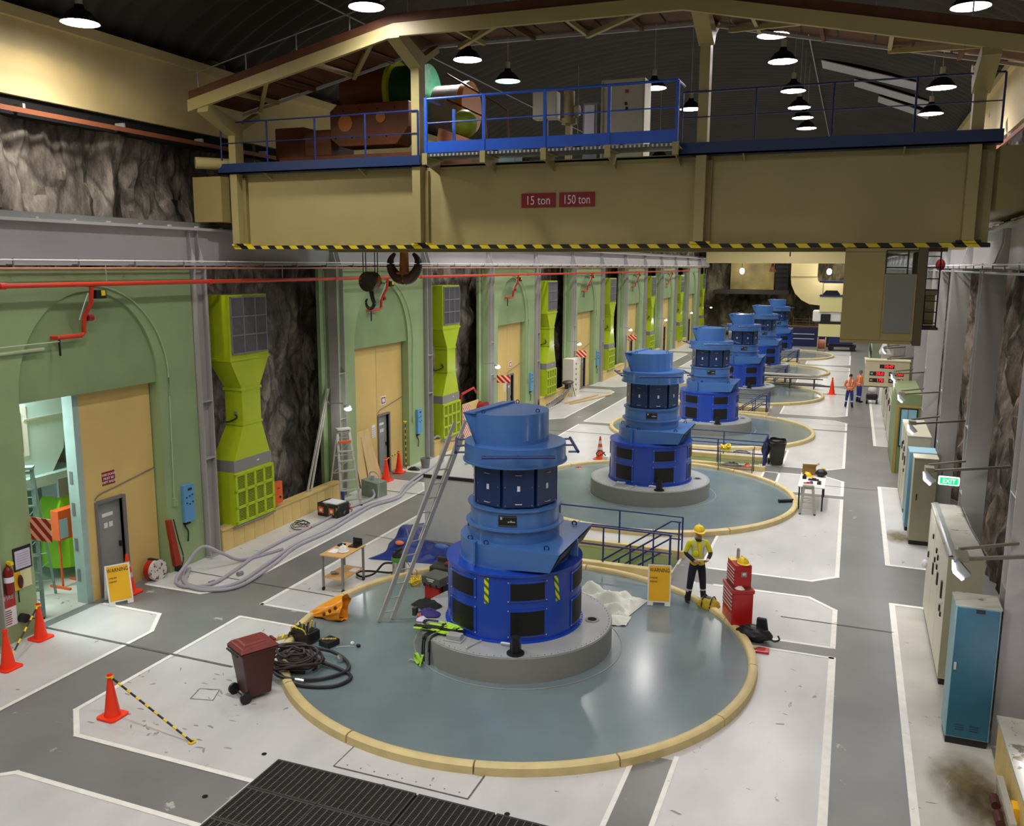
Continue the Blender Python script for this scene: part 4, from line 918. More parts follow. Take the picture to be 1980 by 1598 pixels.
# ================================================================ HIGH BAY LAMPS
def ceil_z(x):
    t_ = max(-1, min(1, (x-XC)/10.1)); return ZC+2.9*(1-t_*t_)**.75
def hbay(x, y, z, g, label):
    t = thing('high_bay_lamp', label, 'lamp', (x, y, z), 0, 'high bay lamps'); 
    b = B(); b.lathe([(.36, 0), (.35, .03), (.22, .2), (.1, .27), (.09, .34), (0, .34)], 24); b.make('reflector', mLampO, t, smooth=True)
    b = B(); b.lathe([(0, -.03), (.2, -.02), (.345, .005), (.345, .012), (0, .012)], 24); b.make('lamp_glass', mLampG if g else mLampI, t, smooth=True)
    b = B(); b.cyl((0, 0, .34), (0, 0, .52), .07, n=12); b.cyl((0, 0, .5), (0, 0, ceil_z(x)-z), .012, n=6); b.make('lamp_holder', mAlu, t, smooth=True)
    return t
lampl = ['white high bay lamp at the top left, above the yellow-lit cream beam', 'white high bay lamp at the top, left of the canopy ridge', 'white high bay lamp just right of the canopy post, above the orange trolley',
         'green-glowing high bay lamp above the blue platform rail', 'white high bay lamp just right of the tall crane cabinet', 'topmost white high bay lamp in the row right of the middle',
         'second lamp down in the row right of the middle', 'third lamp down in the row right of the middle', 'fourth lamp down in the row right of the middle', 'fifth lamp down in the row right of the middle',
         'lowest lamp in the row right of the middle, just above the blue walkway', 'small white lamp just left of the right canopy post', 'large white lamp above the right end of the walkway, by the dark post', 'lower white lamp at the right end of the walkway']
h0 = None
for (x, y, z, g), lb in zip(HB, lampl):
    if g: hbay(x, y, z, 1, lb)
    else: hbay(x, y, z, 0, lb)
for q_ in HBX:
    if q_ == (1.72, 19.6): hbay(1.72, 19.6, 12.3, 0, 'white high bay lamp cut by the top frame edge at the right')
    elif q_[1] < 16: hbay(q_[0], q_[1], 12.35, 0, 'white high bay lamp above the camera, out of the picture')['group'] = 'high bay lamps above the camera'
    elif len(q_) > 2: hbay(q_[0], q_[1], q_[2]+.05, 0, 'added high bay lamp for deck reflections, hidden behind the blue platform, %s of two' % ('farther' if q_[1] > 36 else 'nearer'))
# conduits on the vault
for pts_ in (CONDUITS):
    b = B(); b.tube(pts_, .02, 6, False); b.make('ceiling_conduit', mSteelL, ceil_ob)
for x0_, y0_, x1_, y1_ in PANELS:
    zf = lambda x: ceil_z(x)-.14
    b = B(); b.ext([(x0_, y0_, zf(x0_)), (x1_, y1_, zf(x1_)), (x1_, y1_+1.3, zf(x1_)), (x0_, y0_+1.3, zf(x0_))], (0, 0, .03)); b.make('ceiling_panel', mSteelL, ceil_ob)

# ================================================================ FAR END: second crane, duct, machines
c2 = thing('far_bridge_crane', 'cream crane girder marked 1 at the far end of the hall', 'crane', (-6, 92, 7.8)); q = c2
b = B(q); b.box(-14.4, 92, 7.75, 2.4, 93, 9.9); b.make('girder', mCran2, c2)
text('1', 1.2, mBlk, c2, (-6.15-q.location.x, 91.96-92, 8.8-7.8), (pi/2, 0, 0))
for x in (-10.8, -2.4):
    b = B(q); b.cyl((x, 92.6, 7.1), (x, 92.6, 7.75), .03, n=6); b.make('lamp_stem', mBlk, c2)
    b = B(q); b.ball((x, 92.6, 6.95), .24, .24, .3); b.make('lamp_bulb', mFlood, c2)
b = B(q); b.cyl((-7.8, 92.5, 6.9), (-7.8, 92.5, 7.75), .35, .1, n=12); b.make('hook_block', mOrangeM, c2)
b = B(); b.box(-6.2, 95.5, 6.4, -3.6, 96.8, 9.6)
pr = [(-6.2, 6.4), (-6.1, 5.6), (-5.7, 4.7), (-5.0, 4.0), (-4.2, 3.6), (-3.2, 3.5), (-.5, 3.5), (-.5, 5.75), (-3.0, 5.75), (-3.5, 5.95), (-3.6, 6.4)]
b.ext([(x, 95.5, z) for x, z in pr], (0, 2.4, 0))
ed = single(b, 'elbow_duct', mCran2, 'big cream elbow duct turning right on the far rock wall', 'duct', (-4, 96, 3.5))
b = B(ed); b.box(-6.23, 95.45, 6.36, -3.57, 95.5, 6.44); b.box(-3.0, 95.45, 3.5, -2.92, 95.5, 5.75); b.make('duct_seam', mCraneO, ed)
b = B(); b.box(-12.4, 96.3, 5.0, -7.9, 97.4, 9.6)
fr_ = single(b, 'alcove_wall', M('stained_ochre_wall', '8c7a45', .7, var=.5, vs_=.6), 'stained ochre wall panel in the far alcove under the crane', 'panel', (-10, 96.8, 5.0))
b = B(); b.box(-14, 95.0, 4.55, -6.3, 97.5, 4.95); single(b, 'gallery_ledge', M('dark_ledge', '2e2c22', .7), 'dark horizontal gallery ledge across the far rock wall', 'ledge', (-10, 96, 4.55))
b = B(); b.box(-7.8, 96.2, 4.95, -6.5, 97, 8.6)
for i in range(5): b.box(-7.8, 96.1, 5.9+.45*i, -6.5, 96.2, 5.96+.45*i)
single(b, 'dark_gallery_window', mBlk, 'dark barred gallery opening beside the cream elbow duct', 'window opening', (-7.1, 96.4, 4.95))
for i in range(5):
    pass
b = B(); 
for i in range(6): b.bar((-5.6, 93.6, .8+.28*i), (-2.4, 93.6, .8+.28*i), .05)
for x in (-5.6, -4.0, -2.4): b.bar((x, 93.6, 0), (x, 93.6, 2.4), .07)
single(b, 'storage_rack', M('rusty_rack', '5b4a35', .7), 'dark storage rack at the foot of the far wall', 'rack', (-4, 93.6, 0))
nb = thing('navy_barrier', 'long navy blue barrier box behind the farthest generator', 'barrier', (-3.6, 86.8, 0))
b = B(nb); b.box(-6.3, 86.4, 0, -1.9, 87.2, 1.75); b.make('body', M('navy_barrier_paint', '16224a', .5), nb)
for z in (.7, 1.15): b = B(nb); b.box(-6.2, 86.37, z, -3.2, 86.4, z+.05); b.make('white_stripe', mTag, nb)
b = B(nb); b.box(-6.3, 86.4, 1.75, -1.9, 87.2, 1.9); b.make('timber_load', mWood, nb)
cr_ = thing('cable_reel', 'wooden-flanged cable reel with copper cable beyond the last platform', 'cable reel', (-2.35, 82.2, 0))
for x in (-2.75, -2.1): b = B(cr_); b.cyl((x, 82.2, .62), (x+.08, 82.2, .62), .62, n=24); b.make('flange', mCard, cr_, smooth=True)
b = B(cr_); b.cyl((-2.67, 82.2, .62), (-2.1, 82.2, .62), .42, n=20); b.make('cable', mCopper, cr_, smooth=True)
tw = thing('equipment_trailer', 'dark blue wheeled trailer beside the cable reel', 'trailer', (-.9, 83.5, 0))
b = B(tw); b.box(-1.8, 83, .55, .2, 84.4, 1.5); b.make('body', M('trailer_navy', '1c2c5c', .5), tw); b = B(tw); b.box(-1.9, 82.9, .35, .5, 84.5, .5); b.make('chassis', mBlk, tw)
for x in (-1.6, .2): b = B(tw); b.cyl((x, 82.85, .25), (x, 83.0, .25), .25, n=14); b.make('wheel', mBlk, tw)
# cream machine cab hanging in the distance, blue deck and bracket beside it
fc = thing('far_machine_cab', 'cream boxy machine cab with black band, left of the olive operator cab', 'machine', (-1.4, 60, 2.9))
b = B(fc); b.box(-2.0, 60, 4.55, -.66, 61.5, 5.55); b.make('upper_box', M('pale_yellow_box', 'e3dc9a', .5), fc)
b = B(fc); b.box(-2.0, 60, 2.95, -.66, 61.5, 3.75); b.make('lower_box', M('pale_yellow_lower_box', 'e3dc9a', .5), fc)
b = B(fc); b.box(-2.4, 60.1, 3.9, -.66, 61.5, 4.6); b.make('white_casing', mWhite, fc, bevel=.06)
b = B(fc); b.box(-1.95, 60.02, 3.75, -.66, 61.4, 3.92); b.box(-1.9, 60.02, 3.92, -1.3, 60.1, 4.4); b.make('black_band', mBlk, fc)
b = B(fc); b.box(-2.05, 59.95, 5.53, -.6, 61.5, 5.62); b.make('blue_lid', mNavy, fc)
b = B(fc); b.ext([(-1.9, 60.3, 5.62), (-.8, 60.3, 5.62), (-1.0, 60.3, 5.9), (-1.7, 60.3, 5.9)], (0, .6, 0)); b.make('roof_unit', mBlk, fc)
b = B(fc); b.box(-2.1, 59.9, 6.42, 1.1, 61.4, 6.52); b.box(-.62, 59.95, 5.6, -.48, 60.1, 6.42); b.make('blue_deck', mNavy, fc)
b = B(fc)
pr = [(-.5, 8.45), (.55, 8.45), (1.0, 8.1), (1.05, 6.75), (.1, 6.75), (-.25, 6.95), (-.25, 7.25), (.15, 7.25), (.6, 7.4), (.6, 7.95), (.3, 8.15), (-.5, 8.15)]
b.ext([(x, 60, z) for x, z in pr], (0, .8, 0)); b.make('c_frame', mCran2, fc)
b = B(fc); b.cyl((1.12, 60.2, 6.9), (1.12, 60.2, 7.7), .2, n=12); b.make('motor', mGrille, fc)
b = B(fc); b.box(.4, 60.2, 6.5, .6, 60.4, 14.3); b.make('hanging_mast', mCraneO, fc)

# ================================================================ CONES AND POLES
def cone(loc, h, label, striped=False, rz=0, group='orange traffic cones', cb=mOrange):
    t = thing('traffic_cone', label, 'traffic cone', loc, rz, group)
    s_ = h*.25
    b = B(); b.prism([(-s_, -s_*.8), (-s_*.8, -s_), (s_*.8, -s_), (s_, -s_*.8), (s_, s_*.8), (s_*.8, s_), (-s_*.8, s_), (-s_, s_*.8)], 0, .035); b.make('base', cb, t, bevel=.008)
    b = B(); b.lathe([(h*.175, .03), (h*.165, .06), (.032, h*.95), (.03, h), (0, h)], 24); b.make('cone_body', cb, t, smooth=True)
    if striped:
        for z0, z1 in ((.42, .54), (.68, .82)):
            f = lambda z: h*.165+(.032-h*.165)*(z*h-.06)/(h*.95-.06)+.004
            b = B(); b.lathe([(f(z0), z0*h), (f(z1), z1*h)], 24); b.make('reflective_band', mRefl, t, smooth=True)
    else:
        b = B(); b.lathe([(.05, h*.93), (.052, h*.97), (.04, h*.97)], 16); b.make('collar', cb, t)
    return t
cone((-10.97, 10.05, .008), .76, 'orange cone at lower left holding the end of the yellow-black pole lying towards the grating')
cone((-14.69, 11.86, .003), .74, 'orange cone against the green pier, pole clipped to its top')
cone((-14.13, 10.68, .003), .76, 'orange cone cut by the left frame edge in front of the green pier')
cone((-14.93, 14.4, .008), .92, 'tall orange cone with two silver bands behind the yellow warning board', True)
cone((-14.72, 25.85, .003), .82, 'orange cone left of the second door, tied to another cone by a pole')
cone((-14.88, 27.05, .005), .80, 'orange cone beside the green pier right of the second door')
cone((-8.77, 32.0, .003), .90, 'orange cone with silver bands beside the second generator', True, cb=M('faded_orange_cone', 'd84a20', .5))
cone((-.83, 54.1, .003), 1.0, 'orange cone in the distance left of the two workers in orange')
def pole(a, c, label, n=9):
    a = Vector(a); c = Vector(c); t = thing('barrier_pole', label, 'pole', a, 0, 'yellow and black cone poles')
    for i in range(n):
        p0 = a+(c-a)*(i/n); p1 = a+(c-a)*((i+1)/n); f = (i % 2 == 0)
        mid = p0+(p1-p0)*.62
        b = B(a); b.cyl(p0, mid, .017, n=8); b.make('black_sleeve', mBlk, t)
        b = B(a); b.cyl(mid, p1, .019, n=8); b.make('yellow_sleeve', mYel, t)
    for e in (a, c):
        b = B(a); b.lathe([(.05+.014*cos(x), .014*sin(x)) for x in [2*pi*i/6 for i in range(7)]], 14, e); b.make('end_ring', mYel, t, smooth=True)
    return t
pole((-9.2, 9.9, .02), (-10.97, 10.05, .72), 'yellow and black pole sloping from the lower left cone down to the floor')
pole((-14.13, 10.68, .10), (-14.69, 11.86, .70), 'yellow and black pole between the two cones at the left edge', 5)
pole((-14.72, 25.85, .76), (-14.88, 27.05, .74), 'yellow and black pole between the two cones by the second door', 5)
pole((-14.94, 27.7, .02), (-14.98, 27.75, 1.75), 'yellow and black pole standing upright against the green pier', 8)

# ================================================================ WARNING BOARDS
def wboard(loc, rz, label, hgt=.92, wd=.58):
    t = thing('warning_board', label, 'warning sign', loc, rz, 'yellow folding warning boards')
    for s_ in (-1, 1):
        def q(x0, x1, z0, z1, off=0):
            sl = .24
            f = lambda z: s_*(-(sl)*(1-z/hgt)-.01)
            return [(x0, f(z0)-s_*off, z0), (x1, f(z0)-s_*off, z0), (x1, f(z1)-s_*off, z1), (x0, f(z1)-s_*off, z1)]
        b = B(); b.ext(q(-wd/2, wd/2, .07, hgt), (0, .02*s_, 0)); b.ext(q(-wd/2, -wd/4, 0, .07), (0, .02*s_, 0)); b.ext(q(wd/4, wd/2, 0, .07), (0, .02*s_, 0))
        pn = b.make('board_leaf', mWhite, t)
        if s_ == 1:
            b = B(); b.poly(q(-wd/2+.03, wd/2-.03, .10, hgt-.03, .004)); b.make('yellow_face', mYelS, pn)
            an = atan2(hgt, .24); 
            def tx(s, size, z, x, al='CENTER', sx=1): text(s, size, mBlk, pn, (x, -(.24)*(1-z/hgt)-.02, z), (an, 0, 0), al and 'lettering', .002, al, sx)
            tx('WARNING', .125, hgt-.12, 0, sx=.72); tx('UNDER', .05, hgt-.28, -wd/2+.05, 'LEFT'); tx('PERMIT', .05, hgt-.36, -wd/2+.05, 'LEFT')
    return t
wboard((-3.58, 18.22, .03), radians(12), 'yellow WARNING board on the round platform in front of the stair pit', .86, .5)
wboard((-14.75, 13.93, .01), radians(58), 'yellow WARNING board at the foot of the first yellow door', .86, .5)

# ================================================================ BINS
def wheelie(loc, rz, label, mb, ml, h=.95, bag=False):
    t = thing('wheelie_bin', label, 'bin', loc, rz, 'wheelie bins')
    b = B(); b.frus([(-.21, -.22, .06), (.21, -.22, .06), (.21, .2, .06), (-.21, .2, .06)], [(-.28, -.32, h-.05), (.28, -.32, h-.05), (.28, .30, h-.05), (-.28, .30, h-.05)]); bd = b.make('bin_body', mb, t, bevel=.03)
    b = B(); b.box(-.30, -.34, h-.08, .30, .33, h-.04); b.make('rim', mb, bd, bevel=.015)
    b = B(); b.cyl((-.22, .36, h-.07), (.22, .36, h-.07), .018, n=8); b.make('handle_bar', mBlk, bd)
    if not bag:
        b = B(); b.frus([(-.31, -.37, h-.03), (.31, -.37, h-.03), (.31, .34, h-.03), (-.31, .34, h-.03)], [(-.22, -.26, h+.06), (.22, -.26, h+.06), (.24, .28, h+.05), (-.24, .28, h+.05)])
        ld = b.make('lid', ml, t, bevel=.015)
        b = B(); b.frus([(-.17, -.2, h+.06), (.17, -.2, h+.06), (.18, .22, h+.055), (-.18, .22, h+.055)], [(-.13, -.15, h+.08), (.13, -.15, h+.08), (.14, .18, h+.075), (-.14, .18, h+.075)]); b.make('lid_panel', ml, ld, bevel=.008)
        b = B(); b.box(-.1, -.40, h-.03, .1, -.36, h); b.make('lid_lip', ml, ld)
    else:
        b = B(); b.grid(24, 6, lambda u, v: ((.33+.02*sin(u*40)-.04*abs(v-.5))*cos(2*pi*u), (.36+.02*sin(u*31))*sin(2*pi*u), h-.16+.2*v+.02*sin(u*25))); b.make('bin_liner', mBlk, t, smooth=True)
        b = B(); b.ball((-.42, -.1, h-.35), .16, .14, .26); b.make('liner_bag', mBlk, t, smooth=True)
    for x in (-.26, .22): b = B(); b.cyl((x, .26, .1), (x+.05, .26, .1), .1, n=18); b.make('wheel', mBlk, t, smooth=True)
    b = B(); b.cyl((-.24, .26, .1), (.24, .26, .1), .012, n=6); b.make('axle', mBlk, t)
    return t
wheelie((-9.28, 11.55, .003), radians(152), 'maroon wheelie bin with red-brown lid beside the black hose coil', mMaroon, mMaroonL)
wheelie((-2.32, 33.55, .006), radians(12), 'black wheelie bin with a black liner at the corner of the pit railing', M('charcoal_bin', '2f322d', .5), mBlk, bag=True)

# ================================================================ HOSES
def coil(c, R, n, r, z0, seedv, spread=.12, ry=1.0):
    rnd = random.Random(seedv); pts = []
    for i in range(n*12):
        a = 2*pi*i/12; k = i/(n*12); rr = R*(.72+.28*sin(k*9+seedv))+rnd.uniform(-1, 1)*spread*.4
        pts.append((c[0]+rr*cos(a)+.04*sin(k*20), c[1]+ry*rr*sin(a), z0+r+max(0, .22*sin(k*pi))*(.6+.4*rnd.random())))
    return pts
b = B(); b.tube(coil((-9.15, 12.55), .56, 7, .024, .02, 3, ry=.85), .024, 7, True, 2); b.v = b.v
hc = single(b, 'hose_coil', mHoseB, 'thick heap of coiled brown-black hose beside the maroon bin', 'hose', (-9.15, 12.55, .02), smooth=True)
b = B(hc); b.tube(coil((-9.2, 12.6), .5, 5, .024, .1, 5, ry=.8), .024, 7, True, 2); b.make('hose_turns', mHoseB, hc, smooth=True)
b = B(); b.tube([(-9.5, 12.35, .24), (-9.2, 12.1, .12), (-8.6, 11.95, .06), (-8.05, 12.15, .055), (-7.95, 12.55, .055), (-8.35, 12.75, .06), (-8.9, 12.7, .2), (-9.2, 12.9, .25), (-8.75, 13.15, .15), (-8.3, 13.0, .07), (-8.15, 12.65, .07), (-8.5, 12.2, .07), (-9.1, 12.0, .12), (-9.6, 12.4, .2)], .034, 8)
bh = single(b, 'black_hose', mRub, 'thick black rubber hose looping on the platform beside the hose heap', 'hose', (-8.8, 12.5, .02), smooth=True)
for p0, p1 in (((-8.62, 12.08, .07), (-8.78, 12.04, .09)), ((-8.55, 12.75, .08), (-8.72, 12.77, .12)), ((-8.55, 13.1, .1), (-8.45, 13.0, .09))):
    b = B(bh); b.cyl(p0, p1, .045, n=10); b.make('hose_coupling', mChrome, bh, smooth=True)
hp = [(-14.9, 16.2, .05), (-14.2, 15.3, .05), (-13.3, 15.25, .05), (-12.95, 15.8, .05), (-13.2, 17.2, .05), (-13.45, 18.6, .05), (-13.35, 20.0, .05), (-13.55, 21.6, .05), (-13.65, 22.8, .05), (-13.3, 23.9, .05), (-13.6, 25.2, .05), (-13.9, 26.6, .05), (-14.1, 28.0, .05), (-14.3, 29.4, .05)]
lb = ['left-hand lilac-grey suction hose winding along the floor below the left wall', 'right-hand lilac-grey suction hose beside its twin on the left floor', 'lilac-grey hose arching up near the first grey column and curling on the floor']
for i, off in enumerate((0, .16)):
    q = [(x+off+.05*sin(j*1.7+i), y-.1*i, z) for j, (x, y, z) in enumerate(hp)]
    if i == 0: q += [(-14.6, 30.2, .1), (-14.75, 30.6, .45), (-14.9, 30.3, .75), (-14.95, 30.0, .7)]
    b = B(); b.tube(q, .042, 8); single(b, 'suction_hose', mHoseG, lb[i], 'hose', (-13.6, 20, .0), 'lilac-grey suction hoses', smooth=True)
b = B(); b.tube([(-13.5, 18.2, .05), (-13.9, 17.1, .06), (-14.1, 16.6, .35), (-14.35, 16.2, .62), (-14.5, 15.8, .3), (-14.4, 15.3, .06), (-13.9, 15.1, .05), (-13.5, 15.5, .05), (-13.6, 16.4, .05), (-13.9, 18.0, .05), (-13.95, 20.5, .05), (-14.0, 22.0, .05), (-13.85, 23.4, .08), (-13.95, 23.6, .3)], .04, 8)
h3 = single(b, 'suction_hose', mHoseG, lb[2], 'hose', (-13.8, 17, 0), 'lilac-grey suction hoses', smooth=True)
for p in ((-13.55, 15.45), (-13.35, 16.2)): b = B(h3); b.cyl((p[0], p[1], .05), (p[0]+.03, p[1]+.14, .05), .055, n=10); b.make('hose_clamp', mAluD, h3)

# ================================================================ LADDERS
def ladder(base, A, C, wdv, n, label, mat=mAlu, name='extension_ladder', second=True, rw=.045):
    t = thing(name, label, 'ladder', base); A = Vector(A); C = Vector(C); W = Vector(wdv)/2
    for s_ in (-1, 1): b = B(t); b.bar(A+W*s_, C+W*s_, rw, .085, up=W); b.make('stile', mat, t)
    for i in range(n):
        p = A+(C-A)*((i+.6)/n); b = B(t); b.cyl(p-W, p+W, .015, n=8); b.make('rung', mat, t)
    if second:
        D = (C-A).normalized(); up = D.cross(W).normalized()*.06
        A2 = A+(C-A)*.42+up; C2 = C+D*.3+up
        for s_ in (-1, 1): b = B(t); b.bar(A2+W*s_*.86, C2+W*s_*.86, rw*.9, .065, up=W); b.make('upper_stile', mat, t)
    return t
ladder((-8.57, 15.1, .02), (-8.66, 15.05, .04), (-7.52, 16.15, 3.86), (.18, .24, 0), 13, 'aluminium extension ladder leaning against the nearest generator')
# step ladders
def steps(loc, rz, h, label, n, mat=mAluD, wd=.5, spread=.55, group='step ladders'):
    t = thing('step_ladder', label, 'ladder', loc, rz, group)
    for s_ in (-1, 1):
        b = B(); b.bar((s_*wd/2, -spread, .0), (s_*wd*.3, 0, h), .03, .08, up=(1, 0, 0)); b.make('front_stile', mat, t)
        b = B(); b.bar((s_*wd/2, spread, .0), (s_*wd*.3, 0, h), .025, .05, up=(1, 0, 0)); b.make('rear_stile', mat, t)
        b = B(); b.box(s_*wd/2-.03, -spread-.06, 0, s_*wd/2+.03, -spread+.06, .03); b.make('foot', mBlk, t)
    for i in range(n):
        f = (i+.7)/n; y = -spread*(1-f); x = wd/2+(wd*.3-wd/2)*f
        b = B(); b.box(-x, y-.05, f*h-.02, x, y+.06, f*h+.015); b.make('tread', mat, t)
    for i in range(n//2):
        f = (i*2+1)/n; x = wd/2+(wd*.3-wd/2)*f; b = B(); b.cyl((-x, spread*(1-f), f*h), (x, spread*(1-f), f*h), .012, n=6); b.make('rear_brace', mat, t)
        b = B(); b.cyl((-x, spread*(1-f), f*h), (x*.8, spread*(1-f-.15), min(h*.95, (f+.15)*h)), .01, n=6); b.make('diagonal_brace', mat, t)
    b = B(); b.box(-wd*.36, -.12, h-.02, wd*.36, .12, h+.03); b.make('top_cap', mat, t)
    return t
s1_ = steps((-14.55, 22.9, .003), radians(52), 2.35, 'tall aluminium step ladder with orange top band beside the cream parapet', 8, mAlu, .62, .6)
b = B(); b.box(-.2, -.17, 1.93, .2, -.09, 2.0); b.make('orange_band', mOrangeB, s1_)
b = B(); b.box(-.30, -.64, .0, -.24, -.5, .5); b.make('blue_foot_guard', M('blue_plastic', '28408c', .5), s1_)
steps((-.90, 27.15, .003), radians(5), .86, 'small aluminium step stool in front of the cluttered white table', 3, mAlu, .42, .18)
steps((-16.2, 13.0, .006), radians(40), 3.1, 'tall grey-green step ladder inside the open doorway', 9, M('green_grey_ladder', '7b9188', .5), .6, .75)
steps((-15.85, 12.35, .006), radians(55), 2.1, 'dark folding ladder legs behind the green pier inside the doorway', 6, M('dark_ladder', '4e5c57', .5), .55, .6)
ladder((-14.5, 43, .0), (-14.35, 41.3, .12), (-14.45, 45.6, .42), (.38, 0, .62), 10, 'blue ladder lying on its edge against the left parapet under the third lime unit', mNavy, 'blue_ladder', False, .04)
b = B(); b.bar((-15.3, 27.1, .6), (-15.3, 27.1, .6001), .01)
# timbers leaning on rock
tl = ['long pale timber leaning on the rock beside the grey column, left of its twin', 'long pale timber leaning on the rock right of its twin, near the grey column']
for i in range(2):
    b = B(); b.bar((-15.0+.05*i, 21.55+.12*i, .62), (-15.22+.02*i, 23.1+.05*i, 3.55), .05, .05); single(b, 'pale_timber', M('pale_timber_%d' % i, 'c3bfb2', .6), tl[i], 'timber', (-15.0, 21.6, .62), 'leaning timbers')
b = B(); b.ext([(-14.95, 24.55, .0), (-14.93, 25.7, 0.0), (-15.24, 25.55, 1.85), (-15.24, 24.35, 1.85)], (.02, 0, .01))
pl = single(b, 'plywood_sheet', mPly, 'plywood sheet leaning against the second yellow door', 'plywood', (-14.95, 25.1, 0))
b = B(); b.ext([(-14.88, 25.0, .0), (-14.86, 25.85, 0.0), (-15.2, 25.5, 1.65), (-15.2, 25.0, 1.65)], (.02, 0, .01))
single(b, 'plywood_sheet', mPly, 'narrower plywood offcut leaning in front of the larger sheet', 'plywood', (-14.9, 25.4, 0))
for i, (x0, y0, x1, y1) in enumerate(((-14.2, 44.5, -13.4, 48.2), (-13.9, 44.4, -12.7, 48.6))):
    b = B(); b.bar((x0, y0, .05), (x1, y1, .06), .09, .06); single(b, 'loose_plank', mPly, ('left' if i == 0 else 'right')+' one of two loose planks on the floor beyond the blue ladder', 'plank', (x0, y0, .02), 'planks beyond the blue ladder')

# ================================================================ WHITE CONTAINER, TARP, TROLLEY, VACUUM
bx = thing('equipment_container', 'large light grey container with black-edged lid behind the nearest generator', 'container', (-9.2, 21.2, .003)); q = bx
b = B(q); b.box(-10.2, 19.9, .2, -8.4, 22.6, 1.90); b.make('body', M('light_grey_container_paint', 'c2c6c0', .45, var=.06), bx)
b = B(q); b.box(-10.2, 19.9, .003, -8.4, 22.6, .2); b.make('plinth', mPlinth, bx)
b = B(q); b.box(-10.22, 19.88, 1.90, -8.38, 22.62, 1.985); b.make('lid_edge', mBlk, bx)
b = B(q); b.box(-10.2, 19.9, 1.985, -8.4, 22.6, 2.0); b.make('lid', mFloorL, bx)
b = B(q); b.cyl((-9.6, 21.3, 2.0), (-9.6, 21.3, 2.05), .06, n=12); b.make('lid_cap', mAlu, bx)
# tarpaulin, crumpled heap
random.seed(3)
def tarpf(u, v):
    x = -11.1+2.1*u; y = 18.45+(3.0-1.6*u)*v+.35*u*(1-v)
    e = min(u, 1-u, v, 1-v); h = min(1, e*7)
    z = .02+h*(.10+.20*abs(noise.noise(Vector((u*5, v*3, 1))))+.30*math.exp(-((u-.45+.5*v)**2)*30)*min(1, v*3+.3))+.03*noise.noise(Vector((u*16, v*12, 4)))*h
    return (x+.15*sin(v*9)*(1-u), y, z)
b = B(); b.grid(44, 40, tarpf); tp = single(b, 'tarpaulin', mTarp, 'crumpled dark blue tarpaulin on the floor left of the nearest generator', 'tarpaulin', (-10, 19.4, .003), smooth=True)
b = B(); b.ball((-10.42, 18.9, .38), .12, .09, .06); single(b, 'orange_rag', M('orange_cloth', 'e8835a', .8), 'orange rag lying on the blue tarpaulin', 'rag', (-10.42, 18.9, .32), smooth=True)
b = B(); b.ball((-9.25, 18.95, .42), .2, .1, .06); single(b, 'blue_cloth', M('light_blue_cloth', '4f7bc0', .8, var=.4), 'light blue crumpled cloth on the tarpaulin near the black box', 'cloth', (-9.25, 18.95, .34), smooth=True)
# trolley table
def tbl(name, label, x0, y0, x1, y1, h, mtop, shelf=None, castor=True, t=None):
    t = thing(name, label, 'table', ((x0+x1)/2, (y0+y1)/2, .003)); q = t
    b = B(q); b.box(x0, y0, h-.03, x1, y1, h); b.make('table_top', mtop, t, bevel=.004)
    for x in (x0+.05, x1-.05):
        for y in (y0+.05, y1-.05):
            b = B(q); b.box(x-.022, y-.022, .1 if castor else .003, x+.022, y+.022, h-.03); lg = b.make('leg', mAluD if castor else mBlk, t)
            if castor: b = B(q); b.cyl((x-.015, y, .05), (x+.015, y, .05), .047, n=12); b.make('castor', mBlk, lg)
    if shelf: b = B(q); b.box(x0+.04, y0+.04, shelf-.02, x1-.04, y1-.04, shelf); b.make('shelf', mtop, t)
    return t
mTop = M('birch_table_top', 'd9ad70', .5, var=.1)
t1 = tbl('trolley_table', 'wooden-topped metal trolley table with a white helmet, left of the nearest generator', -10.98, 16.15, -10.36, 17.15, .87, mTop, .32)
t1.location = (-10.67, 16.65, .003)
def helmet(loc, mat, label, rz=0, s_=1.0):
    t = thing('hard_hat', label, 'helmet', loc, rz)
    b = B(); b.ball((0, 0, 0), .115*s_, .14*s_, .13*s_, 18, 10, lambda p: Vector((p.x, p.y, max(p.z, 0)))); b.make('shell', mat, t, smooth=True, ang=1.2)
    b = B(); b.ball((0, -.035*s_, .012), .13*s_, .165*s_, .012, 18, 6); b.make('brim', mat, t, smooth=True)
    b = B(); b.box(-.012, -.1*s_, .10*s_, .012, .1*s_, .138*s_); b.make('ridge', mat, t, bevel=.01)
    return t
helmet((-10.62, 16.58, .873), mWhite, 'white hard hat on the trolley table', .6)
b = B(); b.box(-10.9, 16.35, .873, -10.68, 16.62, .878); single(b, 'paper_sheet', mPaper, 'white paper lying on the left of the trolley table', 'paper', (-10.8, 16.5, .873))
b = B(); b.box(-10.66, 16.85, .873, -10.42, 17.1, .90); b.box(-10.66, 17.08, .873, -10.42, 17.1, 1.04); single(b, 'laptop', mBlk, 'black folder standing open behind the white hard hat', 'folder', (-10.55, 17.0, .873))
b = B(); b.box(-10.93, 16.8, .873, -10.78, 16.98, .91); single(b, 'navy_glove', mCloth, 'dark glove at the far left corner of the trolley table', 'glove', (-10.85, 16.9, .873), bevel=.015)
b = B(); b.cyl((-10.85, 16.4, .37), (-10.75, 16.45, .37), .035, n=8); b.box(-10.85, 16.45, .323, -10.7, 16.5, .36); single(b, 'small_valve', mAluD, 'small metal fitting on the lower shelf of the trolley table', 'fitting', (-10.8, 16.45, .323))
b = B(); b.box(-10.6, 16.75, .323, -10.42, 17.0, .33); single(b, 'paper_sheet', mPaper, 'paper on the lower shelf of the trolley table', 'paper', (-10.5, 16.9, .323))
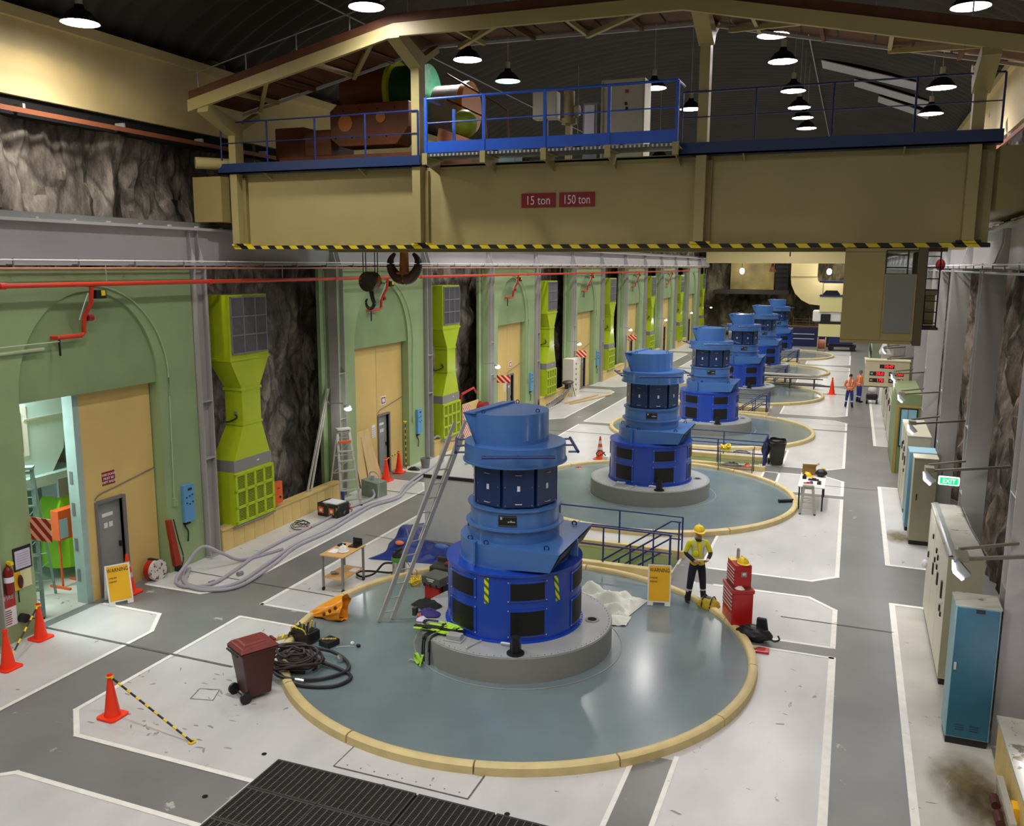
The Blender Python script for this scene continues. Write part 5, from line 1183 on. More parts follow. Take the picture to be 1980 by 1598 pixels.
vc = thing('vacuum_cleaner', 'green and chrome industrial vacuum cleaner with black hose beside the blue tarpaulin', 'vacuum cleaner', (-9.72, 17.6, .003))
b = B(); b.cyl((0, 0, .08), (0, 0, .42), .17, n=24); b.make('steel_tank', mChrome, vc, smooth=True)
b = B(); b.lathe([(0, .42), (.185, .42), (.19, .5), (.185, .53), (0, .53)], 24); b.make('green_collar', M('vacuum_green', '4c9a3a', .4), vc, smooth=True)
b = B(); b.lathe([(.18, .53), (.15, .62), (.06, .66), (0, .66)], 24); b.box(-.03, -.12, .6, .03, .12, .72); b.make('motor_head', mBlk, vc, smooth=True)
b = B(); b.cyl((0, 0, .02), (0, 0, .08), .2, n=20); b.make('wheel_base', mBlk, vc)
b = B(); b.tube([(-.17, 0, .33), (-.4, -.05, .3), (-.55, -.25, .1), (-.78, -.4, .04), (-1.0, -.3, .05), (-.98, -.1, .05), (-.7, -.02, .06), (-.35, .02, .06), (-.2, .03, .08)], .026, 8); b.make('hose', mBlk, vc, smooth=True)
b = B(); b.tube([(.17, 0, .45), (.3, -.02, .3), (.34, .05, .02)], .008, 5); b.make('cable', mBlk, vc)
# yellow cable heap, black case, red/black box, bags near generator base
b = B(); b.tube(coil((-9.05, 17.15), .18, 6, .012, .0, 8, .1), .013, 6, True, 2); single(b, 'yellow_cable', M('yellow_cable_sheath', 'e6c81c', .5), 'coil of yellow cable on the floor behind the ladder', 'cable', (-9.05, 17.15, .02), smooth=True)
b = B(); b.ball((-8.78, 17.25, .12), .14, .12, .11); single(b, 'dark_bag', mBlk, 'small dark bag beside the yellow cable coil', 'bag', (-8.78, 17.25, .02), smooth=True)
bk = thing('black_case', 'open black case with a red item on top, beside the blue tarpaulin', 'case', (-8.7, 18.0, .003))
b = B(); b.box(-.3, -.25, 0, .3, .25, .32); b.make('case_body', M('charcoal_case', '34372f', .5), bk, bevel=.02)
b = B(); b.box(-.32, .2, .3, .32, .27, .42); b.make('case_lid', M('charcoal_lid', '3b3e37', .5), bk, bevel=.02)
b = B(); b.ball((.12, 0, .36), .12, .08, .05); b.make('red_item', mRed, bk, smooth=True)
rb = thing('tool_box', 'red toolbox with grey lid between ladder and nearest generator', 'toolbox', (-8.02, 16.2, .02), radians(-12))
b = B(); b.box(-.2, -.2, 0, .2, .2, .52); b.make('box_body', mRed, rb, bevel=.02)
b = B(); b.box(-.25, -.24, .52, .25, .24, .72); ld = b.make('lid', M('grey_lid', '55564e', .5), rb, bevel=.02)
for i, (w_, z) in enumerate(((.2, .66), (.14, .62))): b = B(); b.box(-w_/2, -.246, z, w_/2, -.24, z+.02); b.make('lid_print', mTag, ld)
for x in (-.16, 0, .16): b = B(); b.box(x-.02, -.25, .5, x+.02, -.235, .57); b.make('latch', mBlk, ld)
b = B(); b.box(.2, -.1, .1, .24, .15, .6); b.make('side_strap', mBlk, rb)
def crumple(c, rx, ry, rz, sd, amp=.35, nu=22, nv=14):
    b = B(); b.ball(c, rx, ry, rz, nu, nv, lambda p: p*(1+amp*noise.noise(Vector((p.x/rx*1.4+sd, p.y/ry*1.4, p.z/rz*1.4)))+amp*.5*noise.noise(Vector((p.x/rx*4+sd, p.y/ry*4, p.z/rz*4)))))
    return b
def rag(c, rx, ry, h, sd, n=26):
    def f(u, v):
        a, r_ = 2*pi*u, v; k = 1+.25*noise.noise(Vector((cos(a)*1.5+sd, sin(a)*1.5, 0)))
        z = h*(1-r_**2)*(.6+.6*abs(noise.noise(Vector((cos(a)*r_*3+sd, sin(a)*r_*3, 2)))))+.012*noise.noise(Vector((cos(a)*r_*9, sin(a)*r_*9, sd)))*(1-r_)
        return (c[0]+rx*k*r_*cos(a), c[1]+ry*k*r_*sin(a), c[2]+max(z, 0)+.004)
    b = B(); b.grid(n, 12, f); return b
single(rag((-7.68, 15.0, .585), .30, .22, .16, 4), 'black_cloth', M('black_cloth', '121214', .8), 'black crumpled jacket on the plinth in front of the red toolbox', 'cloth', (-7.68, 15.0, .585), smooth=True)
single(rag((-7.42, 14.62, .585), .24, .18, .13, 9), 'purple_cloth', M('purple_cloth', '3a3472', .8), 'dark purple cloth on the edge of the nearest generator plinth', 'cloth', (-7.42, 14.62, .585), smooth=True)
single(rag((-7.42, 14.30, .585), .12, .1, .09, 12), 'white_rag', M('lilac_white_cloth', 'd9cfe6', .8), 'small white rag next to the lime harness on the plinth', 'rag', (-7.42, 14.30, .585), smooth=True)
b = B(); b.box(-.04, -.06, 0, .04, .06, .16); bt = single(b, 'black_box', M('dark_tool', '33332f', .5), 'small dark box standing at the plinth edge beside the white rag', 'box', (0, 0, 0), bevel=.008); bt.location = (-7.66, 14.48, .583)
single(crumple((-7.54, 14.42, .62), .05, .05, .04, 3), 'orange_glove', M('copper_orange_cloth', 'b06a42', .8), 'small orange glove between dark box and white rag', 'glove', (-7.54, 14.42, .583), smooth=True)
# lime harness on the plinth
hn = thing('safety_harness', 'lime green and black safety harness draped over the plinth edge', 'harness', (-6.95, 13.95, .58)); q = hn
rnd = random.Random(11)
def strap(pts, w_, mat, nm):
    b = B(q); P_ = [Vector(p) for p in pts]; o = []
    for i in range(len(P_)-1):
        p0, p1, p2, p3 = P_[max(i-1, 0)], P_[i], P_[i+1], P_[min(i+2, len(P_)-1)]
        for k in range(5): t = k/5; o.append(.5*((2*p1)+(-p0+p2)*t+(2*p0-5*p1+4*p2-p3)*t*t+(-p0+3*p1-3*p2+p3)*t**3))
    o.append(P_[-1])
    for a_, c_ in zip(o[:-1], o[1:]):
        if (c_-a_).length > 1e-4: b.bar(a_, c_, w_, .012)
    return b.make(nm, mat, hn)
for i in range(14):
    c0 = Vector((-6.88+rnd.uniform(-.25, .25), 14.0+rnd.uniform(-.12, .15), .6)); pts = [c0+Vector((rnd.uniform(-.28, .28), rnd.uniform(-.14, .14), rnd.uniform(.0, .08))) for _ in range(5)]
    strap(pts, .065, mLimeV if i % 3 else mBlk, 'webbing')
ed_ = (-6.92, 13.62)
for dx, m_, zb in ((-.10, mBlk, .05), (-.06, mBlk, .12), (.05, mBlk, .04), (.02, M('grey_webbing', '6a6c62', .7), .3)):
    strap([(ed_[0]+dx+.1, ed_[1]+.3, .62), (ed_[0]+dx, ed_[1]+.12, .61), (ed_[0]+dx-.03, ed_[1]+.02, .56), (ed_[0]+dx-.04, ed_[1]-.02, .3), (ed_[0]+dx-.03, ed_[1]-.05, zb)], .045, m_, 'hanging_strap')
strap([(-7.05, 13.52, .12), (-7.16, 13.56, .26), (-7.22, 13.62, .16), (-7.12, 13.53, .09), (-7.02, 13.46, .16), (-6.98, 13.46, .3), (-7.02, 13.42, .1)], .06, mLimeV, 'webbing')
b = B(q); b.tube([(-7.32, 13.52, .09), (-7.27, 13.54, .13), (-7.20, 13.56, .1)], .012, 6); b.make('snap_hook', mAlu, hn)
# orange bag, tool bag on the curb
def obag(u, v):
    a = 2*pi*u; r_ = .04+.24*v**.8; rr = r_*(1+.22*noise.noise(Vector((cos(a)*2, sin(a)*2, v*4)))+.08*sin(a*7+v*6))
    ax = -.38+.75*v
    z = max(.0, .2*v+.06+rr*sin(a)*.95)
    return (ax+.04*sin(a*3), rr*cos(a), z)
b = B(); b.grid(36, 16, obag); ob = b.make('bag_skin', mOBag, None, smooth=True, ang=1.5)
t = thing('orange_bag', 'orange plastic bag lying open on the round platform', 'bag', (-9.85, 14.75, .02), radians(10)); ob.parent = t
for i in range(3): b = B(); x = -.02+.14*i; b.ball((x, -.19-.03*i, .16+.09*i), .035, .03, .045); b.make('bag_print', M('bag_print_%d' % i, '6b3a12', .5), t)
tb = thing('tool_bag', 'open black and yellow tool bag full of tools on the platform edge', 'tool bag', (-9.65, 13.62, .10), radians(-12))
b = B(); b.box(-.26, -.16, 0, .26, .16, .22); b.make('bag_body', mBlk, tb, bevel=.03)
b = B(); b.box(-.22, -.13, .18, .22, .13, .225); b.make('bag_inside', mVoid, tb)
rnd = random.Random(5)
for i in range(11):
    x, y = rnd.uniform(-.2, .2), rnd.uniform(-.1, .1); m_ = [mYel, mAluD, mBlk, mCyan, mAlu][i % 5]
    b = B(); b.cyl((x, y, .15), (x+rnd.uniform(-.08, .08), y+rnd.uniform(-.06, .06), .32+rnd.uniform(0, .08)), .016, n=8); b.make('tool_handle', m_, tb)
b = B(); b.tube([(-.2, -.17, .2), (-.15, -.2, .3), (.15, -.2, .3), (.2, -.17, .2)], .012, 6); b.make('bag_handle', mYel, tb)
t = thing('tool_roll', 'yellow tools and straps lying on the curb behind the tool bag', 'tools', (-10.02, 13.35, .17), radians(62))
for i in range(7): b = B(); b.bar((-.4+.13*i, -.06, .02), (-.3+.13*i, .07, .035), .03, .03); b.make('tool', [mYel, mBlk, mCurb][i % 3], t)
b = B(); b.box(-.45, -.07, 0, .42, .07, .012); b.make('roll_cloth', M('khaki_cloth', '9a8a4a', .8), t)
t = thing('small_tray', 'small black tray of bits beside the tool bag', 'tray', (-9.10, 13.62, .02), radians(-15))
b = B(); b.box(-.14, -.15, 0, .14, .15, .12); b.make('tray_body', mBlk, t, bevel=.015)
for i in range(7): b = B(); b.box(-.1+.03*i, -.1+.025*i, .12, -.07+.03*i, -.06+.025*i, .14); b.make('bit', mAlu if i % 2 else mYel, t)
b = B(); b.tube([(-8.9, 13.55, .035), (-8.75, 13.66, .035), (-8.6, 13.72, .04)], .006, 5); b.ball((-8.68, 13.78, .06), .04); single(b, 'white_bulb', mWhite, 'small white bulb tool lying near the black tray', 'tool', (-8.7, 13.7, .02), smooth=True)
b = B(); b.ball((-8.52, 13.74, .055), .05, .035, .035); single(b, 'rubber_ball', mBlk, 'small black rubber ball on the platform beside the white bulb', 'ball', (-8.52, 13.74, .02), smooth=True)
# white dust sheet
def shf(u, v):
    x = -5.35+1.55*u-.25*v; y = 18.55-.35*u-(1.05+.25*u)*v; k = min(u, 1-u, v, 1-v)*6; k = min(k, 1)
    d = sqrt((x+5.86)**2+(y-15.25)**2); zb = .57 if d < 1.93 else max(.02, .57-(d-1.93)*3)
    return (x, y, zb+.015+.42*k*abs(noise.noise(Vector((u*4+v*2, v*3, 7))))+.05*k*noise.noise(Vector((u*12, v*10, 1)))+.14*k*math.exp(-((v-.45)**2)*14))
b = B(); b.grid(50, 40, shf); single(b, 'dust_sheet', mSheet, 'crumpled white dust sheet behind the nearest generator on the platform', 'sheet', (-4.6, 17.8, .02), smooth=True)
b = B(); b.grid(20, 14, lambda u, v: (-4.55+.62*u, 17.0-.5*v+.15*u, .04+.1*sin(pi*v)*sin(pi*u)+.02*noise.noise(Vector((u*6, v*6, 0))))); single(b, 'dust_sheet', mSheet, 'smaller folded white sheet at the plinth edge below the large dust sheet', 'sheet', (-4.2, 16.8, .02), smooth=True)

# ================================================================ ALONG THE LEFT WALL
t = thing('welding_box', 'open grey metal box with hoses beside the tall step ladder', 'box', (-14.1, 23.95, .003), radians(-10))
b = B(); b.ext([(-.33, -.25, 0), (.33, -.25, 0), (.33, -.25, .48), (-.33, -.25, .55)], (0, .5, 0)); b.make('box_body', M('grey_green_box', '7e8a7c', .5, var=.15), t, bevel=.01)
b = B(); b.tube([(-.15, 0, .5), (-.2, .05, .72), (.05, 0, .78), (.25, -.05, .66), (.35, -.2, .3), (.42, -.3, .03)], .018, 6); b.cyl((-.05, 0, .5), (-.05, 0, .66), .06, n=10); b.make('box_hose', mHoseG, t, smooth=True)
t = thing('crate_of_tools', 'black crate with orange-red labels and a white lid below the parapet', 'crate', (-14.1, 21.55, .003), radians(-8))
b = B(); b.box(-.38, -.28, 0, .38, .28, .4); b.make('crate_body', M('black_crate', '1f1f1b', .5, col2='8a7f6a', thr=.6, ts=5), t, bevel=.015)
b = B(); b.box(-.2, -.24, .4, .32, .2, .43); b.make('white_lid', mTag, t)
for x in (-.24, .16): b = B(); b.box(x-.1, -.285, .1, x+.1, -.28, .28); l_ = b.make('orange_label', mOrangeB, t); b = B(); b.box(x-.05, -.288, .14, x+.05, -.285, .23); b.make('label_mark', mTag, l_)
b = B(); b.tube(coil((-13.9, 22.0), .14, 4, .014, .0, 2, .05), .014, 6, True, 2)
single(b, 'red_hose_coil', mRed, 'small red hose coil on the floor behind the black crate', 'hose', (-13.9, 22.0, .003), smooth=True)
b = B(); b.tube(coil((-14.25, 20.1), .26, 4, .012, -.02, 6, .1), .011, 6, True, 2); single(b, 'cable_heap', mBlk, 'tangled dark cable heap at the foot of the cream parapet', 'cable', (-14.25, 20.1, .003), smooth=True)
b = B(); b.ball((-13.98, 20.1, .05), .09, .05, .04); single(b, 'red_grip', mRed, 'red clamp lying in the cable heap by the parapet', 'clamp', (-13.98, 20.1, .003), smooth=True)
t = thing('extinguisher_trolley', 'red and white round hose reel at the foot of the first yellow door', 'hose reel', (-14.98, 15.3, .01))
b = B(); b.cyl((-.16, 0, .24), (-.02, 0, .24), .24, n=24); b.make('red_flange', mRed, t, smooth=True)
b = B(); b.cyl((0, 0, .24), (.10, 0, .24), .25, n=24); b.make('white_flange', M('spotted_white', 'd8d3cc', .5, col2='5a2020', thr=.56, ts=9), t, smooth=True)
b = B(); b.box(-.2, -.04, .4, .08, .04, .5); b.make('carry_handle', mBlk, t)
t = thing('rolled_screen', 'tall red rolled mat standing by the first green pier', 'rolled mat', (-14.93, 15.95, .01))
b = B(); b.frus([(-.06, -.10, .15), (.05, -.10, .15), (.05, .10, .15), (-.06, .10, .15)], [(-.1, -.22, 1.32), (.0, -.22, 1.32), (.0, -.1, 1.32), (-.1, -.1, 1.32)]); b.make('mat', M('red_mat', 'a5321c', .6, var=.2), t)
b = B(); b.tube([(.02, -.06, 1.32), (.06, .02, .8), (.07, .14, .3), (.05, .02, .02)], .014, 6); b.box(-.05, -.04, 0, .05, .06, .15); b.make('strap', mBlk, t)
# wall boxes on piers
def wbox(k, label, bay=0):
    t = thing('switch_box', label, 'switch box', (-15.0, 16.5+WBAY*k, 1.13), 0, 'blue switch boxes on the green piers')
    b = B(); b.box(0, -.22, 0, .1, .13, .93); b.make('box_body', mSky, t, bevel=.006)
    b = B(); b.box(.1, -.08, .78, .106, .05, .84); b.make('label_plate', mBlk, t)
    for y, z in ((-.14, .62), (-.04, .64), (.06, .66), (-.14, .48), (-.04, .44), (.06, .48)): b = B(); b.cyl((.1, y, z), (.115, y, z), .02, n=8); b.make('switch_knob', mBlk, t)
    b = B(); b.tube([(.04, -.15, 0), (.03, -.17, -.1), (.05, -.1, -.25), (.05, -.12, -.5)], .018, 6); b.box(.0, -.2, -.06, .08, -.02, -.03); b.make('cable_tail', mBlk, t)
    return t
for k in range(4): wbox(k, 'blue switch box on the %s green pier from the camera, before the grey column' % ORD[k])
b = B(); b.box(-.05, 0, 0, .08, .35, .62); b.box(.08, .1, .3, .085, .3, .5)
ob = single(b, 'orange_switch_box', mOrangeB, 'orange electrical box right of the nearest lime unit', 'electrical box', (0, 0, 0), bevel=.01); ob.location = (-14.86, 19.68, .72)
b = B(ob); b.v = []; b.o = Vector((0, 0, 0)); b.box(.085, .12, .42, .09, .22, .46); b.make('box_label', mRedD, ob); b = B(); b.cyl((.085, .22, .18), (.11, .22, .18), .03, n=10); b.make('rotary_switch', mBlk, ob)
# notices on the near green pier
t = thing('notice_frame', 'black-framed notice on the green pier at the far left', 'notice', (-15.0, 11.85, 1.42))
b = B(); b.box(0, -.2, 0, .02, .2, .46); b.make('frame', mBlk, t); b = B(); b.box(.02, -.17, .03, .024, .17, .40); s_ = b.make('notice_sheet', M('lilac_paper', 'cfcbdc', .5), t)
for i in range(6): b = B(); b.box(.024, -.13, .08+.05*i, .0255, .13, .088+.05*i); b.make('print_line', M('print_grey', '8f8fa0', .6) if i == 0 else bpy.data.materials['print_grey'], s_)
t = thing('wall_phone', 'yellow-backed wall telephone with dark handset and cream sheet under the notice', 'telephone', (-15.0, 11.82, .98))
b = B(); b.box(0, -.2, 0.05, .02, -.06, .42); b.make('yellow_back', mYelS, t); b = B(); b.ball((.05, -.08, .22), .04, .055, .14); b.make('handset', mMaroon, t, smooth=True)
b = B(); b.box(0, -.04, .06, .01, .2, .42); b.make('cream_sheet', M('cream_paper', 'dedaa6', .6), t)
b = B(); b.tube([(.01, -.12, .04), (.012, -.12, -.2)], .012, 5, False); b.make('cord', mBlk, t)
t = thing('fire_extinguisher', 'dark red fire extinguisher on the green pier at the far left edge', 'fire extinguisher', (-14.9, 11.45, 1.05))
b = B(); b.lathe([(0, 0), (.085, .01), (.09, .05), (.09, .46), (.06, .54), (.025, .57), (.025, .62), (0, .62)], 18); b.make('cylinder', mMaroon if False else M('extinguisher_red', '7c1a18', .3), t, smooth=True)
b = B(); b.cyl((0, 0, .25), (0, 0, .36), .092, n=18); b.make('white_label', mTag, t, smooth=True)
b = B(); b.box(-.02, -.02, .6, .12, .04, .66); b.make('yellow_tag', mYel, t)
t = thing('fire_sign', 'red and white fire notice under the extinguisher at the left edge', 'sign', (-15.0, 11.48, .45))
b = B(); b.box(0, -.14, .3, .012, .14, .62); f_ = b.make('red_panel', mRed, t); text('FIRE', .12, mTag, f_, (.016, 0, .5), (pi/2, 0, pi/2))
b = B(); b.box(0, -.14, -.08, .012, .14, .3); f_ = b.make('white_panel', mTag, t)
for i in range(7): b = B(); b.box(.012, -.11, -.04+.045*i, .014, .02+.01*(i % 3), -.02+.045*i); b.make('print_line', mMaroonL, f_)
b = B(); b.cyl((-15.0, 11.72, .45), (-14.86, 11.72, .45), .09, n=16); b.cyl((-14.88, 11.72, .45), (-14.86, 11.95, .36), .012, n=6)
single(b, 'pipe_plug', mBlk, 'black round plug with a small lever low on the green pier', 'plug', (-15.0, 11.72, .4), smooth=True)
# hazard plates on arms + small flood lamps at the B columns
hl = ['hazard striped plate at the open doorway at the far left', 'red and cream striped plate beside the third grey column lamp', 'red and cream striped plate beside the fourth wall lamp', 'distant red and cream striped plate on the left wall']
for (x0, x1, y, z0, z1), lb_ in zip(((-15.0, -14.45, 12.1, 1.95, 2.42), (-14.7, -14.05, 35.9, 2.2, 2.55), (-14.7, -14.1, 48.0, 2.2, 2.6), (-14.7, -14.1, 60.4, 2.2, 2.6)), hl):
    t = thing('striped_plate', lb_, 'hazard plate', (x0, y, z0), 0, 'red and cream hazard plates')
    b = B(t); b.box(x0, y, z0, x1, y+.015, z1); b.make('plate', stripes('hazard_red_%d' % int(y), '8f1f14', 'e8a384', (.8, 0, .9), .22, .55), t)
    b = B(t); b.bar((x0-.2, y+.02, (z0+z1)/2), (x0+.1, y+.02, (z0+z1)/2), .03); b.make('arm', mAluD, t)
wlab = ['white flood lamp on an arm above the tall step ladder', 'second white flood lamp from the camera on the left wall', 'third white flood lamp from the camera on the left wall', 'fourth white flood lamp from the camera on the left wall', 'fifth small flood lamp on the left wall', 'sixth small flood lamp on the left wall', 'farthest small flood lamp on the left wall']
for k in range(7):
    y = 22.9+12.25*k; t = thing('wall_flood_lamp', wlab[k], 'lamp', (-14.4, y, 3.0), 0, 'flood lamps on arms along the left wall')
    b = B(t); b.tube([(-15.0, y-.15, 7.2), (-15.0, y-.15, 3.25), (-14.95, y-.12, 3.15), (-14.5, y-.02, 3.17)], .022, 6, False); b.make('arm', mPlinth, t)
    b = B(t); b.ball((-14.38, y, 3.07), .13, .11, .07); b.make('housing', mAlu, t, smooth=True)
    b = B(t); b.ball((-14.34, y-.02, 3.0), .12, .10, .06); b.make('lamp_glass', mFlood, t, smooth=True)
    if k < 5: l = bpy.data.lights.new('wall_flood', 'POINT'); l.energy = 22; l.shadow_soft_size = .12; l.color = (.95, .93, 1); o_ = bpy.data.objects.new('wall_flood', l); COL.objects.link(o_); o_.location = (-14.0, y-.05, 2.9)
# lamp at the extreme left edge
t = thing('wall_flood_lamp', 'white flood lamp cut off by the left frame edge', 'lamp', (-14.2, 10.2, 3.05)); b = B(); b.ball((-.02, .02, 0), .1, .09, .07); b.make('lamp_glass', mFlood, t, smooth=True); b = B(); b.tube([(-.8, 0, .15), (-.1, 0, .12)], .02, 6, False); b.make('arm', mPlinth, t)
# hose reel station at second niche
t = thing('hose_reel_station', 'cream board with red hose reel and striped panel beyond the second lime unit', 'hose reel', (-14.7, 33.0, .0))
b = B(); b.box(0, -.9, 0, .04, .75, 1.75); bb_ = b.make('board', mPar, t)
b = B(); b.box(.04, -.85, .2, .05, -.15, 1.7); b.make('striped_panel', stripes('red_white_panel', 'e9e2d6', 'c0432c', (0, 1, .9), .16, .5), bb_)
b = B(); b.tube([(-.1, -.75, 1.8), (-.1, -.7, 2.15), (0, .3, 2.3), (0, .6, 2.05)], .05, 8, False); b.make('red_pipe', mRed, t, smooth=True)
b = B(); b.cyl((.05, .85, 1.3), (.35, .85, 1.3), .3, n=20); b.cyl((-.1, .85, 1.3), (.05, .85, 1.3), .36, n=20); b.cyl((.3, .85, 1.3), (.36, .85, 1.3), .36, n=20); b.make('reel', mRedD, t, smooth=True)
b = B(); b.tube([(.2, .85, 1.6), (.2, .5, 1.2), (.15, .6, .5), (.1, .9, .1)], .02, 6); b.make('hose', mBlk, t)
t = thing('bucket', 'dark grey metal bucket at the foot of the third grey column', 'bucket', (-14.35, 28.1, .003))
b = B(); b.lathe([(0, .01), (.14, 0), (.19, .36), (.18, .36), (.135, .02), (0, .02)], 20); b.make('pail', mGrille, t, smooth=True)
single(rag((-14.6, 27.65, .0), .26, .18, .14, 21), 'boot_pile', mBlk, 'small black and white heap beside the grey bucket', 'cloth', (-14.6, 27.65, .003), smooth=True)
t = thing('white_cabinet', 'tall white wall cabinet with small labels beyond the blue ladder', 'cabinet', (-14.85, 48.4, .003))
b = B(); b.box(-.4, -1.2, 0, .25, .0, 2.15); b.make('cabinet_body', M('cream_white_cabinet', 'dcd7c8', .5), t, bevel=.01)
for i in range(6): b = B(); b.box(.25, -.8, .3+.3*i, .26, -.6, .4+.3*i); b.make('label_plate', mFrame, t)
b = B(); b.ball((-14.6, 46.2, .95), .3, .55, .12); b.cyl((-14.6, 46.9, 0.9), (-14.5, 47.3, .0), .02, n=6); b.box(-14.7, 45.9, .6, -14.5, 46.5, .95); single(b, 'dark_bundle', mHoseB, 'dark hose bundle hanging on the parapet beside the white cabinet', 'hose', (-14.6, 46.4, .6), smooth=True)
# ----- inside the open side room
t = thing('teal_machine', 'pale teal machine housing with a black opening inside the open doorway', 'machine', (-17.6, 13.7, 2.55))
b = B(t); pr = [(13.0, 2.6), (14.6, 2.6), (14.95, 3.1), (15.05, 3.8), (14.9, 4.8), (13.0, 4.8)]; b.ext([(-17.2, y, z) for y, z in pr], (-1.6, 0, 0)); b.make('housing', mRoom, t, smooth=True, ang=.4)
b = B(t); b.box(-17.2, 13.1, 3.1, -17.17, 14.0, 4.25); w_ = b.make('window_trim', mWhite, t); b = B(t); b.box(-17.17, 13.15, 3.2, -17.16, 13.85, 4.1); b.make('black_opening', mVoid, w_)
b = B(t); b.box(-17.25, 13.9, 3.9, -17.14, 15.3, 3.94); b.make('ledge', mAlu, t)
b = B(t); b.box(-19.0, 12.6, 2.35, -17.0, 15.4, 2.6); b.make('support_frame', mRoomW, t)
for y in (12.8, 15.2): b = B(t); b.cyl((-17.1, y, 0), (-17.1, y, 2.4), .05, n=8); b.make('support_leg', mAluD, t)
t = thing('lime_hopper', 'bright lime green duct hood standing inside the open doorway', 'duct', (-17.3, 14.9, .0))
b = B(t); b.frus([(-17.7, 14.2, 1.2), (-16.9, 14.2, 1.2), (-16.9, 15.7, 1.2), (-17.7, 15.7, 1.2)], [(-17.6, 14.6, 2.0), (-17.0, 14.6, 2.0), (-17.0, 15.5, 2.0), (-17.6, 15.5, 2.0)]); b.cyl((-17.3, 14.9, .3), (-17.3, 14.9, 1.2), .55, n=20); b.make('hood', M('bright_lime', '86c514', .4), t)
b = B(t); b.box(-17.5, 14.5, 2.0, -16.95, 15.6, 2.45); b.make('galvanised_box', mAluD, t)
t = thing('orange_panel_box', 'orange electrical box on a stand inside the open doorway', 'electrical box', (-16.6, 14.3, .0))
b = B(); b.box(-.12, -.28, 1.15, .12, .28, 1.85); b.make('box_body', mOrangeB, t, bevel=.01)
b = B(); b.box(.12, -.26, 1.2, .13, -.05, 1.65); b.make('label_sheet', M('pale_blue_sheet', '9fc0d4', .5), t)
for y in (-.2, .2): b = B(); b.cyl((0, y, 0), (0, y, 1.15), .025, n=8); b.make('stand_leg', mOrangeB, t)
b = B(); b.box(-.3, -.3, 0, .3, -.24, .05); b.box(-.3, .24, 0, .3, .3, .05); b.make('stand_foot', mOrangeB, t)
b = B(); b.cyl((-18.6, 15.2, 2.45), (-17.4, 16.1, 3.1), .35, n=14); single(b, 'grey_pipe_elbow', mAluD, 'large grey pipe behind the lime hood in the side room', 'pipe', (-18.2, 15.6, 2.2), smooth=True)

